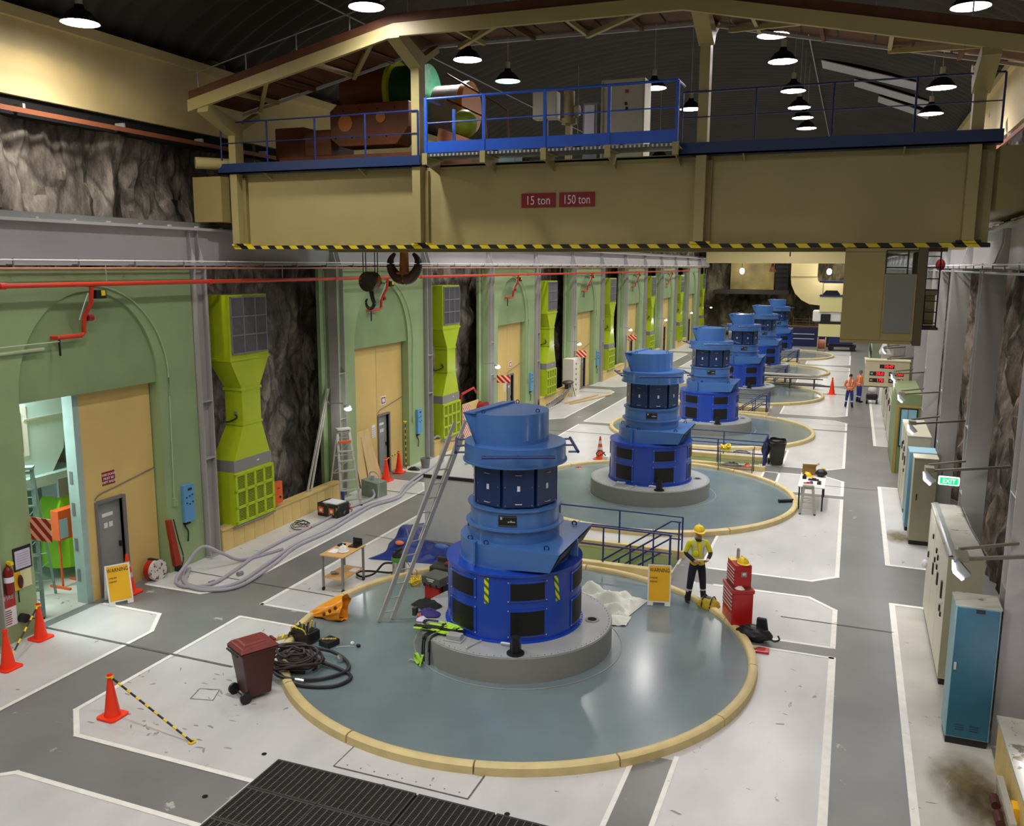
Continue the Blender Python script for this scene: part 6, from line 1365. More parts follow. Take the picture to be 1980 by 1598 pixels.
# ================================================================ PEOPLE
def skin_chain(edges, pts, rad, root=0, lv=2):
    me = bpy.data.meshes.new('s'); me.from_pydata([Vector(p) for p in pts], edges, []); ob = bpy.data.objects.new('s', me); COL.objects.link(ob)
    md = ob.modifiers.new('k', 'SKIN'); sk = me.skin_vertices[0].data
    for i, r in enumerate(rad): sk[i].radius = (r, r) if not isinstance(r, tuple) else r
    for i in range(len(pts)): sk[i].use_root = (i == root)
    md.use_smooth_shade = True; md.branch_smoothing = .4
    s2 = ob.modifiers.new('u', 'SUBSURF'); s2.levels = lv; s2.render_levels = lv
    dg = bpy.context.evaluated_depsgraph_get(); dg.update()
    m = bpy.data.meshes.new_from_object(ob.evaluated_get(dg)); bpy.data.objects.remove(ob)
    return m
def person(loc, rz, label, arms, top, bot, hat=None, legs=None, headtilt=.25, hair=mHair, tape=True):
    t = thing('person', label, 'person', loc, rz)
    hipx = .095; L = legs or {}
    P = {'pel': (0, 0, .96), 'sp': (0, -.005, 1.12), 'ch': (0, 0, 1.30), 'up': (0, .01, 1.42), 'nk': (0, .0, 1.50), 'hd': (0, -.03, 1.58)}
    pts = [P['pel'], P['sp'], P['ch'], P['up'], P['nk'], P['hd']]; rad = [(.155, .12), (.15, .115), (.175, .125), (.13, .10), (.058, .06), (.06, .065)]
    ed = [(0, 1), (1, 2), (2, 3), (3, 4), (4, 5)]
    for s_ in (-1, 1):
        lx = L.get(s_, (0, 0)); n = len(pts)
        pts += [(s_*hipx, 0, .86), (s_*.11+lx[0]*.5, -.02+lx[1]*.5, .50), (s_*.12+lx[0], .02+lx[1], .10), (s_*.13+lx[0], -.02+lx[1], .055), (s_*.145+lx[0], -.15+lx[1], .04)]
        rad += [(.105, .11), (.078, .08), (.062, .062), (.05, .05), (.045, .036)]
        ed += [(0, n), (n, n+1), (n+1, n+2), (n+2, n+3), (n+3, n+4)]
        n = len(pts); E_, W_, H_ = arms[s_]
        pts += [(s_*.185, 0, 1.42), E_, W_, H_]; rad += [(.075, .075), (.052, .052), (.042, .042), (.036, .022)]
        ed += [(3, n), (n, n+1), (n+1, n+2), (n+2, n+3)]
    me = skin_chain(ed, pts, rad, 0, 2); bm = bmesh.new(); bm.from_mesh(me)
    # fingers: short chains rooted in the palm
    for s_ in (-1, 1):
        E_, W_, H_ = [Vector(a) for a in arms[s_]]; d = (H_-W_).normalized(); side = d.cross(Vector((0, 0, 1))).normalized(); dn_ = side.cross(d).normalized()*-1
        for k_, (off, ln) in enumerate(((-.027, .062), (-.009, .074), (.009, .07), (.026, .055))):
            b0 = H_+side*off; p_ = [b0-d*.02, b0+d*ln*.45, b0+d*ln*.8+dn_*.018, b0+d*ln+dn_*.038]
            fm = skin_chain([(0, 1), (1, 2), (2, 3)], p_, [.0095, .009, .008, .007], 0, 1); bm.from_mesh(fm)
        tb_ = H_-d*.03-side*s_*-.03; p_ = [tb_, tb_-side*s_*-.03+d*.03, tb_-side*s_*-.035+d*.06]
        bm.from_mesh(skin_chain([(0, 1), (1, 2)], p_, [.012, .011, .009], 0, 1))
    # head with face
    hb = B(); hc_ = Vector((0, -.035, 1.665))
    def hf(p):
        q = p.copy()
        if q.y < 0:
            if -.05 < q.z < 0.0 and abs(q.x) < .02: q.y -= .022*(1-abs(q.x)/.02)*(1-abs(q.z+.028)/.03)
            if abs(abs(q.x)-.032) < .016 and .0 < q.z < .03: q.y += .008
            if q.z < -.03: q.x *= 1-.25*(-q.z-.03)/.1
        return q
    hb.ball((0, 0, 0), .076, .094, .118, 28, 22, hf)
    for s_ in (-1, 1): hb.ball((s_*.077, .005, -.01), .012, .022, .032, 8, 6)
    Rx = Matrix.Rotation(headtilt, 3, 'X')
    for i in range(len(hb.v)): hb.v[i] = Rx @ hb.v[i]+hc_
    tmp = bpy.data.meshes.new('h'); tmp.from_pydata([tuple(v) for v in hb.v], [], hb.f); bm.from_mesh(tmp)
    me2 = bpy.data.meshes.new('body'); bm.to_mesh(me2); bm.free()
    for m in (top, bot, mSkin, mBoot, mRefl, mCloth): me2.materials.append(m)
    hands = [Vector(arms[s_][1]) for s_ in (-1, 1)]; elb = [Vector(arms[s_][0]) for s_ in (-1, 1)]
    for p in me2.polygons:
        c = p.center; m = 0
        if c.z < .11: m = 3
        elif c.z < .93 and abs(c.x) < .3: m = 1
        if c.z > 1.51: m = 2
        for s_ in (-1, 1):
            E_, W_, H_ = [Vector(a) for a in arms[s_]]
            def sd(a_, b_): t_ = max(0, min(1, (c-a_).dot(b_-a_)/(b_-a_).length_squared)); return (c-a_-(b_-a_)*t_).length
            if c.z > .8 and sd(E_, W_) < .062 and sd(E_, W_) < sd(Vector((s_*.185, 0, 1.42)), E_)+.01:
                m = 5 if top == mHiY else 0
            if (c-W_).dot(H_-W_) > -.0 and (c-H_).length < .14 and c.z < 1.4: m = 2
        if tape and m == 1 and .30 < c.z < .35: m = 4
        if tape and m == 0 and (abs(c.x) > .07 and abs(c.x) < .11 and c.z > 1.15 or 1.06 < c.z < 1.10): m = 4
        p.material_index = m; p.use_smooth = True
    body = bpy.data.objects.new('body', me2); COL.objects.link(body); body.parent = t
    def hd(b): 
        for i in range(len(b.v)): b.v[i] = Rx @ b.v[i]+hc_
        return b
    b = B()
    for s_ in (-1, 1): b.ball((s_*.03, -.083, .012), .011, .006, .008, 8, 6)
    hd(b).make('eyes', mVoid, body, smooth=True)
    b = B(); b.ball((0, -.088, -.055), .022, .007, .006, 10, 5); hd(b).make('mouth', M('lips_%s' % int(loc[1]), '8a4a3c', .6), body, smooth=True)
    b = B(); b.ball((0, .012, .022), .083, .095, .108, 20, 12, lambda p: Vector((p.x, max(p.y, -.055) if p.z < .05 else p.y, max(p.z, -.06)))); hd(b).make('hair', hair, body, smooth=True)
    if hat:
        b = B(); b.ball((0, .0, .045), .118, .142, .112, 22, 12, lambda p: Vector((p.x, p.y, max(p.z, 0)))); h_ = hd(b).make('hard_hat', hat, body, smooth=True, ang=1.2)
        b = B(); b.ball((0, -.04, .05), .126, .160, .010, 20, 6); hd(b).make('hat_brim', hat, h_, smooth=True)
        b = B(); b.box(-.012, -.09, .13, .012, .10, .158); hd(b).make('hat_ridge', hat, h_, bevel=.01)
        b = B()
        for s_ in (-1, 1): b.ball((s_*.032, -.092, .016), .027, .012, .016, 10, 6)
        b.box(-.085, -.09, .012, .085, -.078, .02); hd(b).make('dark_glasses', mBlk, body)
        b = B(); b.ball((0, -.06, -.085), .05, .04, .035, 12, 8); hd(b).make('grey_beard', M('grey_beard', '8d8378', .8), body, smooth=True)
    # collar, belt, boots
    b = B(); b.lathe([(.085, 0), (.07, .05), (.062, .05), (.07, 0)], 18, (0, -.005, 1.455)); b.make('collar', mCloth if top == mHiY else top, body, smooth=True)
    for s_ in (-1, 1):
        lx = L.get(s_, (0, 0)); x = s_*.135+lx[0]; y = lx[1]
        b = B(); b.ball((x, -.06+y, .045), .055, .145, .05, 14, 8, lambda p: Vector((p.x, p.y, max(p.z, -.042)))); b.cyl((x-.008*s_, .01+y, .05), (x-.012*s_, .02+y, .17), .058, .064, 14); b.make('boot', mBoot, body, smooth=True)
    return t
w1 = person((-2.83, 18.62, .003), radians(20), 'worker in yellow hard hat and yellow-and-navy jacket reading a paper beside the platform', {-1: ((-.27, .02, 1.16), (-.10, -.20, 1.04), (-.03, -.265, 1.03)), 1: ((.28, -.03, 1.17), (.17, -.26, 1.10), (.12, -.33, 1.11))}, mHiY, mCloth, hat=mYel, legs={-1: (-.06, .0), 1: (.05, .02)}, headtilt=.2)
b = B(); b.box(-.16, -.11, -.002, .16, .11, .002); b.rot(-.25, 'X'); pp = single(b, 'paper_sheet', mPaper, 'white papers held by the worker in the yellow hard hat', 'paper', (0, 0, 0)); pp.location = (-2.63, 18.31, 1.14); pp.rotation_euler = (0, 0, radians(20))
w1b = B(); w1b.ball((-.06, -.11, 1.19), .06, .02, .075, 10, 8); w1b.make('chest_pocket', mHiY, w1, smooth=True)
w1b = B(); w1b.bar((0, -.128, 1.10), (-.03, -.075, 1.45), .012, .012); w1b.make('jacket_zip', M('orange_trim', 'd9822b', .6), w1)
person((.14, 49.4, .003), radians(175), 'worker in orange shirt and blue trousers seen from behind, left of the pair', {-1: ((-.26, .0, 1.17), (-.16, -.17, 1.02), (-.08, -.22, 1.02)), 1: ((.26, .0, 1.17), (.16, -.17, 1.02), (.08, -.22, 1.02))}, mHiO, mCloth2, hat=None, legs={-1: (-.03, 0), 1: (.04, 0)}, headtilt=.4)
person((.62, 51.5, .003), radians(120), 'worker in orange shirt standing right of his colleague, beneath the red display', {-1: ((-.25, .03, 1.16), (-.18, -.12, .98), (-.10, -.18, .96)), 1: ((.25, .03, 1.16), (.18, -.12, .98), (.10, -.18, .96))}, mHiO, mCloth2, hat=None, headtilt=.3, hair=M('grey_hair', '6d675f', .7))

# ================================================================ ITEMS BY THE WORKER
t = thing('tool_chest', 'red wheeled tool chest with smaller red chest on top beside the worker', 'tool chest', (-1.83, 17.72, .003), radians(24))
b = B(); b.box(-.21, -.34, .12, .21, .34, .84); bd = b.make('cabinet', mRed, t, bevel=.012)
b = B(); b.box(-.23, -.36, .82, .23, .36, .90); b.make('tray_rim', mRed, bd, bevel=.01); b = B(); b.box(-.19, -.32, .895, .19, .32, .905); b.make('tray_mat', M('olive_mat', '4a4030', .7), bd)
for i in range(5): b = B(); b.box(-.225, -.32, .42+.08*i, -.21, .32, .485+.08*i); d_ = b.make('drawer', mRed, t); b = B(); b.box(-.235, -.31, .47+.08*i, -.225, .31, .485+.08*i); b.make('drawer_pull', mTag, d_)
b = B(); b.box(-.222, -.31, .16, -.21, .31, .38); b.make('door', M('orange_red_enamel', 'c93a24', .3), t)
for x in (-.16, .16):
    for y in (-.28, .28): b = B(); b.cyl((x-.015, y, .055), (x+.015, y, .055), .055, n=12); b.make('castor', mBlk, t)
b = B(); b.box(-.15, -.22, .905, .19, .33, 1.38); ub = b.make('upper_chest', mRed, t, bevel=.012)
for i in range(5): b = B(); b.box(-.165, -.2, .95+.07*i, -.15, .31, 1.005+.07*i); d_ = b.make('drawer', mRed, t); b = B(); b.box(-.172, -.19, .99+.07*i, -.165, .30, 1.005+.07*i); b.make('drawer_pull', mTag, d_)
b = B(); b.box(-.03, -.225, 1.14, .09, -.22, 1.24); em = b.make('emblem_plate', M('grey_emblem', '9a9088', .5), ub); b = B(); b.ball((.03, -.226, 1.2), .035, .004, .03); b.make('emblem_crown', mTag, em)
b = B(); b.box(-.15, .12, 1.38, 0, .33, 1.385); b.make('yellow_note', M('pale_yellow_note', 'e9d97a', .5), ub)
def local(t, p): return t.matrix_basis @ Vector(p)
bpy.context.view_layer.update()
helmet(local(t, (.05, -.06, 1.383)), mYel, 'yellow hard hat on top of the red tool chest', .5)
b = B(); b.cyl((0, 0, 0), (0, 0, .2), .035, n=16); b.cyl((0, 0, .2), (0, 0, .23), .03, n=16); c = single(b, 'thermos_flask', mChrome, 'small steel flask standing on the red tool chest', 'flask', (0, 0, 0), smooth=True); c.location = local(t, (.02, .18, 1.383))
b = rag((0, 0, 0), .1, .08, .08, 31); c = single(b, 'white_cloth', mWhite, 'white cloth in the tray of the red tool chest', 'cloth', (0, 0, 0), smooth=True); c.location = local(t, (-.06, -.28, .906))
t = thing('duffel_bag', 'yellow and black duffel bag at the feet of the worker', 'bag', (-2.5, 18.3, .003), radians(-20))
b = crumple((0, 0, .15), .24, .17, .15, 5, .2); b.make('bag_body', M('olive_yellow_cloth', 'b9a51e', .7, var=.15), t, smooth=True)
b = crumple((-.03, .02, .24), .16, .11, .07, 9, .3); b.make('bag_top', mBlk, t, smooth=True)
for x in (-.1, .1): b = B(); b.tube([(x, -.16, .12), (x+.01, -.1, .3), (x, .05, .33), (x, .15, .2)], .014, 6); b.make('strap', mBlk, t, smooth=True)
t = thing('backpack', 'black backpack slumped on the floor in front of the red tool chest', 'backpack', (-1.42, 17.12, .003), radians(-8))
b = crumple((0, 0, .15), .34, .22, .16, 2, .22); b.make('bag_body', mBlk, t, smooth=True)
b = B(); b.ext([(.02, .0, .05), (.30, .0, .05), (.22, .02, .48), (.02, .05, .46)], (0, .08, 0)); b.make('back_panel', mBlk, t, bevel=.03)
b = B(); b.tube([(.3, -.05, .12), (.42, -.1, .1), (.5, -.02, .12), (.46, .05, .16)], .02, 6); b.tube([(-.3, .05, .2), (-.2, -.1, .3), (0, -.15, .28)], .014, 6); b.make('strap', mBlk, t, smooth=True)
t = thing('red_tray', 'red metal tray with tools beside the black backpack', 'tray', (-1.28, 16.62, .003), radians(3))
b = B(); b.box(-.2, -.11, 0, .2, .11, .05); b.make('tray_body', mRed, t, bevel=.01)
for i in range(5): b = B(); b.bar((-.3+.04*i, -.05+.03*i, .07), (-.08+.03*i, -.08+.04*i, .075), .018, .012); b.make('tool', mAlu, t)

# ================================================================ TABLE AND TROLLEY IN THE MIDDLE
t2 = tbl('work_table', 'white cluttered work table beyond the second platform, right of it', -1.22, 27.45, -.44, 29.4, .75, mWhite, castor=False)
bpy.context.view_layer.update()
helmet((-1.0, 28.9, .753), mYel, 'yellow hard hat on the cluttered white table', 1.0)
t = thing('cardboard_box', 'open cardboard box at the far end of the white table', 'box', (-.98, 29.22, .753), .1)
b = B(); b.box(-.2, -.12, 0, .2, .12, .02); b.box(-.2, -.12, 0, -.19, .12, .28); b.box(.19, -.12, 0, .2, .12, .28); b.box(-.2, -.12, 0, .2, -.11, .28); b.box(-.2, .11, 0, .2, .12, .28); b.make('box_walls', mCard, t)
b = B(); b.ext([(-.2, -.12, .28), (.2, -.12, .28), (.22, -.2, .36), (-.22, -.2, .36)], (0, 0, .01)); b.ext([(.2, -.12, .28), (.2, .12, .28), (.3, .12, .36), (.3, -.12, .36)], (0, 0, .01)); b.make('flap', mCard, t)
t = thing('tool_bag', 'black tool bag on the right rear of the white table', 'tool bag', (-.6, 29.0, .753), .2); b = crumple((0, 0, .12), .17, .14, .12, 8, .2); b.make('bag_body', mBlk, t, smooth=True); b = B(); b.box(.02, -.03, .2, .12, .05, .27); b.make('yellow_tool', mYel, t)
for i, (x, y, sx, sy, h, m_, lb_) in enumerate(((-1.05, 28.1, .1, .14, .01, mPaper, 'white paper on the middle of the cluttered table'), (-.8, 28.35, .16, .05, .05, mBlk, 'black power tool lying in the middle of the white table'),
        (-.95, 27.75, .12, .07, .05, mRed, 'red and blue rag near the front edge of the white table'), (-.62, 28.0, .06, .16, .05, mBlk, 'black tool near the right edge of the white table'), (-1.08, 28.5, .06, .06, .1, mCloth, 'dark pouch at the left edge of the white table'), (-.68, 27.65, .1, .08, .012, mTag, 'white card at the front right of the white table'), (-.85, 27.95, .05, .1, .04, M('blue_tool', '2c3f8f', .5), 'small blue tool on the white table'))):
    b = B(); b.box(x-sx, y-sy, .753, x+sx, y+sy, .753+h)
    if h > .02: b.box(x-sx*.3, y-sy*.5, .753+h, x+sx*.5, y+sy*.4, .753+h*1.6)
    single(b, ['paper_sheet', 'power_tool', 'red_rag', 'black_tool', 'dark_pouch', 'white_card', 'blue_tool'][i], m_, lb_, ['paper', 'tool', 'rag', 'tool', 'pouch', 'card', 'tool'][i], (x, y, .753), bevel=.006 if h > .02 else 0)
t3 = thing('wire_trolley', 'wire trolley with yellow bundle in front of the second pit railing', 'trolley', (-3.6, 31.85, .003)); q = t3
for x in (-4.2, -3.0):
    for y in (31.6, 32.1): b = B(q); b.cyl((x, y, .08), (x, y, .95), .015, n=6); b.make('leg', mBlk, t3); b = B(q); b.cyl((x-.012, y, .045), (x+.012, y, .045), .042, n=10); b.make('castor', mBlk, t3)
for z in (.22, .72):
    b = B(q)
    for i in range(13): b.cyl((-4.2+.1*i, 31.6, z), (-4.2+.1*i, 32.1, z), .005, n=4)
    for y in (31.6, 31.85, 32.1): b.cyl((-4.2, y, z), (-3.0, y, z), .008, n=5); b.cyl((-4.2, y, z+.1), (-3.0, y, z+.1), .008, n=5)
    b.make('wire_shelf', mAluD, t3)
b = B(); b.tube(coil((-3.98, 31.85), .17, 7, .02, .74, 4, .15), .022, 6, True, 2); single(b, 'yellow_hose_bundle', M('yellow_hose', 'e8d022', .5), 'bundle of yellow hose on the top shelf of the wire trolley', 'hose', (-3.98, 31.85, .735), smooth=True)
single(rag((-3.4, 31.85, .735), .32, .18, .12, 41), 'dark_cloth', mBlk, 'dark gear heaped on the right of the wire trolley top shelf', 'gear', (-3.4, 31.85, .735), smooth=True)
single(rag((-3.75, 31.85, .235), .35, .18, .14, 43), 'brown_sack', mHoseB, 'brown gear on the lower shelf of the wire trolley', 'gear', (-3.75, 31.85, .235), smooth=True)
single(rag((-3.2, 31.85, .235), .16, .15, .14, 44), 'orange_cloth', mOrangeB, 'orange-red item on the lower shelf of the wire trolley', 'cloth', (-3.2, 31.85, .235), smooth=True)
b = B(); b.cyl((-1.78, 27.8, .075), (-1.36, 28.04, .075), .055, n=14); single(b, 'short_pipe', mBlk, 'short black pipe lying at the right edge of the second platform', 'pipe', (-1.57, 27.92, .02), smooth=True)
b = rag((-9.0, 30.02, .02), .28, .14, .1, 51); single(b, 'red_strap', mRed, 'crumpled red strap on the floor left of the second generator', 'strap', (-9.0, 30.02, .003), smooth=True)
b = B(); b.ball((-9.9, 29.8, .04), .06, .05, .04); single(b, 'small_lump', mBlk, 'tiny black and white object left of the red strap', 'object', (-9.9, 29.8, .003), smooth=True)
t = thing('small_pump', 'small white and black pump with hoses beside the second generator cone', 'pump', (-8.35, 31.3, .003)); b = B(); b.cyl((0, 0, .05), (0, 0, .3), .12, n=14); b.make('pump_body', mWhite, t, smooth=True); b = B(); b.tube([(0, 0, .3), (-.2, 0, .5), (-.4, .1, .35), (-.35, .3, .2), (-.1, .2, .4)], .02, 6); b.make('hose', mBlk, t, smooth=True)
b = B(); b.lathe([(0, 0), (.13, 0), (.13, 2.0), (.10, 2.1), (0, 2.1)], 20); yb_ = single(b, 'yellow_bollard', mYelS, 'tall yellow post behind the second generator', 'post', (0, 0, 0), smooth=True); yb_.location = (-6.3, 34.3, .003)
# pile of pipes on trestles
t = thing('pipe_stand', 'trestle stand loaded with long pipes and planks between the fourth and fifth platforms', 'pipe rack', (-3.2, 55.9, .02)); q = t
for x in (-5.0, -3.3, -1.9):
    b = B(q); b.bar((x, 55.4, .02), (x, 55.4, .6), .05); b.bar((x, 56.4, .02), (x, 56.4, .6), .05); b.bar((x, 55.3, .6), (x, 56.5, .6), .06); b.bar((x, 55.4, .25), (x, 56.4, .25), .05); b.make('trestle', mBlk, t)
rnd = random.Random(9)
for i in range(14):
    y = 55.4+.08*i; x0 = rnd.uniform(-6.2, -4.8); x1 = rnd.uniform(-2.2, -.9); z = .66+rnd.uniform(0, .22); b = B(q); b.cyl((x0, y, z), (x1, y+.05, z+rnd.uniform(-.06, .06)), .035, n=7); b.make('pipe', [mAlu, mPlinth, mWood, mCopper, mAluD][i % 5], t)
for i in range(5): y = 55.4+.2*i; b = B(q); b.cyl((-5.5+i*.4, y, .3), (-.9-i*.2, y, .28), .04, n=7); b.make('pipe', [mBlk, mAluD][i % 2], t)

# ================================================================ RIGHT SIDE CABINETS
def cabinet(x0, y0, x1, y1, h, mb, label, top=mCabG, dust=False, plinth=True, name='electrical_cabinet', group=None):
    t = thing(name, label, 'cabinet', (x0, y0, .003), 0, group); w_, d_ = x1-x0, y1-y0
    b = B(); b.box(0, 0, .12 if plinth else 0, w_, d_, h-.02); bd = b.make('body', mb, t, bevel=.008)
    if plinth: b = B(); b.box(.02, .02, 0, w_-.02, d_-.02, .12); b.make('plinth', mBlk, t)
    b = B(); b.box(-.01, -.01, h-.03, w_+.01, d_+.01, h); b.make('top_plate', top, t)
    return t, w_, d_
def knobs(t, rows, face='x', m_=mBlk):
    for (a, z, s1, s2) in rows:
        b = B()
        if face == 'x': b.box(-.03, a-s1, z-s2, 0, a+s1, z+s2)
        else: b.box(a-s1, -.03, z-s2, a+s1, 0, z+s2)
        b.make('switch_handle', m_, t, bevel=.004)
t, w_, d_ = cabinet(1.78, 14.30, 2.40, 14.86, 2.31, mCyanL, 'tall blue steel locker with dusty top in the right foreground', mCabTop, name='steel_locker')
b = B(); b.box(.02, -.012, .14, w_-.02, 0, 2.26); dr = b.make('locker_door', mCyan, t, bevel=.004)
b = B(); b.box(.04, -.03, 1.25, .075, -.012, 1.37); b.make('door_handle', mAlu, dr)
b = B(); b.box(.28, -.02, 2.2, .40, -.012, 2.26); b.make('name_tag', mBlk, dr)
for x in (.14, .34):
    for i in range(3): b = B(); b.box(x, -.016, .26+.04*i, x+.12, -.012, .275+.04*i); b.make('vent_slot', M('locker_slot', '1c4656', .5) if i == 0 and x == .14 else bpy.data.materials['locker_slot'], dr)
t, w_, d_ = cabinet(1.85, 16.4, 2.42, 20.1, 2.42, mCabG, 'long beige switchboard with dusty stained top behind the blue locker', mCabTop)
b = B(); b.box(-.004, .02, .13, 0, 1.2, 2.3); b.box(-.004, 1.24, .13, 0, 2.4, 2.3); b.box(-.004, 2.44, .13, 0, 3.68, 2.3); b.make('front_door', M('pale_cabinet_front', 'dcd9c4', .4), t)
b = B(); b.box(.0, -.004, .14, w_, 0, 2.38); b.make('end_panel', mCabG2, t)
b = B(); b.ext([(-.01, -.01, 2.40), (.12, -.01, 2.40), (.12, -.01, 2.44), (.05, -.01, 2.44)], (0, 3.72, 0)); b.make('front_trim', mPlinth, t)
knobs(t, [(.5, 1.62, .05, .16), (.55, 1.25, .04, .06), (.35, 1.2, .03, .04), (1.3, 1.55, .05, .12), (1.5, 1.9, .04, .05), (1.8, 1.95, .04, .05), (1.55, 1.7, .04, .05), (2.0, 1.7, .03, .05), (2.6, 2.0, .03, .05), (2.2, 1.45, .04, .12), (3.3, 1.4, .04, .06)])
for y in (.9, 2.0, 3.1): b = B(); b.box(-.006, y, 2.12, -.004, y+.12, 2.16); b.make('label_plate', mTag, t)
b = B(); b.ball((-.05, 3.55, 1.1), .06, .06, .1); b.make('round_gauge', mTag, t, smooth=True)
b = B(); b.tube([(w_+.05, .1, 2.45), (w_-.03, 2.0, 2.46), (w_-.05, 3.7, 2.5)], .015, 5); b.make('top_cable', mBlk, t)
t, w_, d_ = cabinet(1.80, 25.0, 2.38, 25.6, 2.40, mCabG2, 'narrow khaki cabinet behind the exit sign, in front of the pale blue one')
b = B(); b.box(.02, -.008, .16, w_-.02, 0, 2.34); dr = b.make('door', mCabG2, t); b = B(); b.box(.1, -.03, 1.25, .13, -.008, 1.42); b.make('door_handle', mBlk, dr)
t, w_, d_ = cabinet(1.76, 26.3, 2.44, 27.1, 2.30, M('light_blue_cabinet', '6ba0b8', .45), 'light blue cabinet between the khaki and the beige cabinets on the right', M('light_blue_cabinet_top', '9cc4d6', .45))
knobs(t, [(.2, 1.5, .05, .03)], 'y')
t, w_, d_ = cabinet(1.80, 28.3, 2.44, 31.4, 2.40, mCabG, 'beige switchboard with black handles behind the light blue cabinet', mCabG)
knobs(t, [(.4, 1.55, .05, .14), (.6, 1.2, .04, .05), (1.0, 1.8, .04, .08), (1.3, 1.5, .04, .12), (1.6, 1.9, .04, .06), (2.2, 1.7, .04, .12)])
for y in (1.03, 2.06): b = B(); b.box(-.005, y, .14, 0, y+.02, 2.38); b.make('door_gap', mFrame, t)
t, w_, d_ = cabinet(1.70, 33.9, 2.52, 38.0, 2.92, M('green_cabin_paint', '76875a', .5), 'green cabin with yellow-framed window on the right, beyond the switchboards', M('pale_green_roof', '8a9a68', .5), plinth=False, name='control_cabin')
b = B(); b.box(.0, -.03, 0, .10, 0, 2.5); b.box(.1, -.03, 2.42, w_, 0, 2.5); b.make('yellow_frame', M('ochre_frame', 'a58a44', .5), t)
b = B(); b.box(.14, -.04, 1.0, .72, -.03, 2.40); wf_ = b.make('window_frame', mBlk, t); b = B(); b.box(.18, -.046, 1.04, .68, -.04, 2.36); pn = b.make('window_pane', M('cabin_window', '86b4c4', .1), wf_); b = B(); b.box(.38, -.05, 1.04, .41, -.046, 2.36); b.make('mullion', mFrame, wf_)
rlab = ['grey cabinet with small labels beyond the green cabin, nearest of the distant row', 'second grey cabinet of the distant row on the right, under the display board', 'third grey cabinet of the distant row on the right, past the display board']
for i, (y0, y1) in enumerate(((39.2, 42.2), (42.8, 45.8), (46.6, 49.5))):
    t, w_, d_ = cabinet(1.75, y0, 2.44, y1, 2.1, mCabG, rlab[i], group='distant grey cabinets'); knobs(t, [(.6+.8*j, 1.5+.2*(j % 2), .1, .12) for j in range(3)]); 
    b = B(); b.box(-.006, .1, 1.85, 0, d_-.1, 1.95); b.make('label_strip', mTag, t)
t, w_, d_ = cabinet(1.4, 63.5, 2.4, 74, 2.5, M('pale_green_cabinet', 'a9b89a', .5), 'pale green control cabinets far down the right wall, above the display board')
knobs(t, [(.5+j*1.2, 1.5, .2, .3) for j in range(7)])
t, w_, d_ = cabinet(1.9, 57.0, 2.9, 60.5, 2.2, M('beige_console', 'cfc9b4', .5), 'beige console with raised back above the display board on the right'); b = B(); b.ext([(-.2, 0, 2.2), (.5, 0, 2.2), (.2, 0, 2.7), (0, 0, 2.7)], (0, 2, 0)); b.make('sloped_desk', mWhite, t)
b = B(); b.box(2.3, 59.5, 2.2, 2.9, 60, 3.6); single(b, 'vent_box', mPlinthT, 'grey vent box standing behind the beige console', 'box', (2.6, 59.7, 2.2))
# display board
t = thing('display_board', 'beige display board with red LED numbers on the right side of the hall', 'display board', (1.66, 43.2, 1.98)); q = t
b = B(q); b.box(.72, 43.2, 1.98, 2.6, 43.65, 3.18); bd = b.make('case', M('beige_display_case', 'cfc5a0', .5), t, bevel=.01)
b = B(q); b.box(.70, 43.15, 3.16, 2.62, 43.7, 3.22); b.make('top_edge', mCard if False else M('cream_edge', 'efe4bf', .5), bd)
b = B(q); b.box(.6, 43.3, 1.92, 3.4, 43.6, 1.98); b.box(2.6, 43.2, 2.0, 2.66, 43.6, 3.1); b.make('mounting_arm', mFrame, t)
for x0, z0, w_, dg_ in ((1.33, 2.82, .62, '10:47'), (.92, 2.48, .62, '50.0'), (1.74, 2.48, .62, '580'), (.92, 2.17, .62, '178'), (1.74, 2.17, .62, '3')):
    b = B(q); b.box(x0, 43.185, z0, x0+w_, 43.2, z0+.18); s_ = b.make('led_window', mLedB, bd)
    text(dg_, .185, mLed, s_, (x0+w_-.03-q.location.x, 43.18-q.location.y, z0+.09-q.location.z), (pi/2, 0, 0), 'led_digits', .004, 'RIGHT')
    if dg_ != '10:47': b = B(q); b.box(x0+.04, 43.18, z0+.05, x0+.14, 43.185, z0+.13); b.make('unit_label', mPlinthT, s_)
b = B(); b.box(2.75, 43.2, 3.1, 2.87, 43.32, 5.4); single(b, 'striped_post', mHaz, 'yellow and black striped post above the display board', 'post', (2.8, 43.2, 3.1))
# hand cart, cylinder and gear below the display
t = thing('hand_cart', 'small black cart with a white bag below the display board', 'cart', (1.3, 51.4, .003)); q = t
b = B(q); b.box(1.0, 51.2, .2, 1.6, 51.7, .5); b.make('motor', mBlk, t, bevel=.03)
for x in (1.05, 1.55): b = B(q); b.cyl((x-.05, 51.15, .14), (x+.05, 51.15, .14), .14, n=14); b.make('wheel', mBlk, t); b = B(q); b.cyl((x, 51.6, .2), (x, 51.6, 1.2), .02, n=6); b.make('frame_tube', mAlu, t)
b = B(q); b.ball((1.3, 51.5, .75), .22, .15, .2); b.make('white_bag', mWhite, t, smooth=True)
b = B(); b.lathe([(0, 0), (.13, 0), (.13, 1.1), (.05, 1.25), (0, 1.3)], 16); c = single(b, 'gas_cylinder', mWhite, 'white gas cylinder beside the small black cart', 'gas cylinder', (0, 0, 0), smooth=True); c.location = (1.78, 51.2, .003)
t = thing('green_machine', 'dark green workshop machine between gas cylinder and cabinets', 'machine', (2.1, 50.6, .003)); b = B(); b.box(-.2, -.2, 0, .2, .2, .7); b.cyl((0, -.1, .7), (0, -.1, 1.25), .12, n=10); b.box(-.2, -.25, 1.0, .15, .2, 1.2); b.make('machine_body', M('machine_green', '4f6247', .5, var=.3, vs_=5), t)
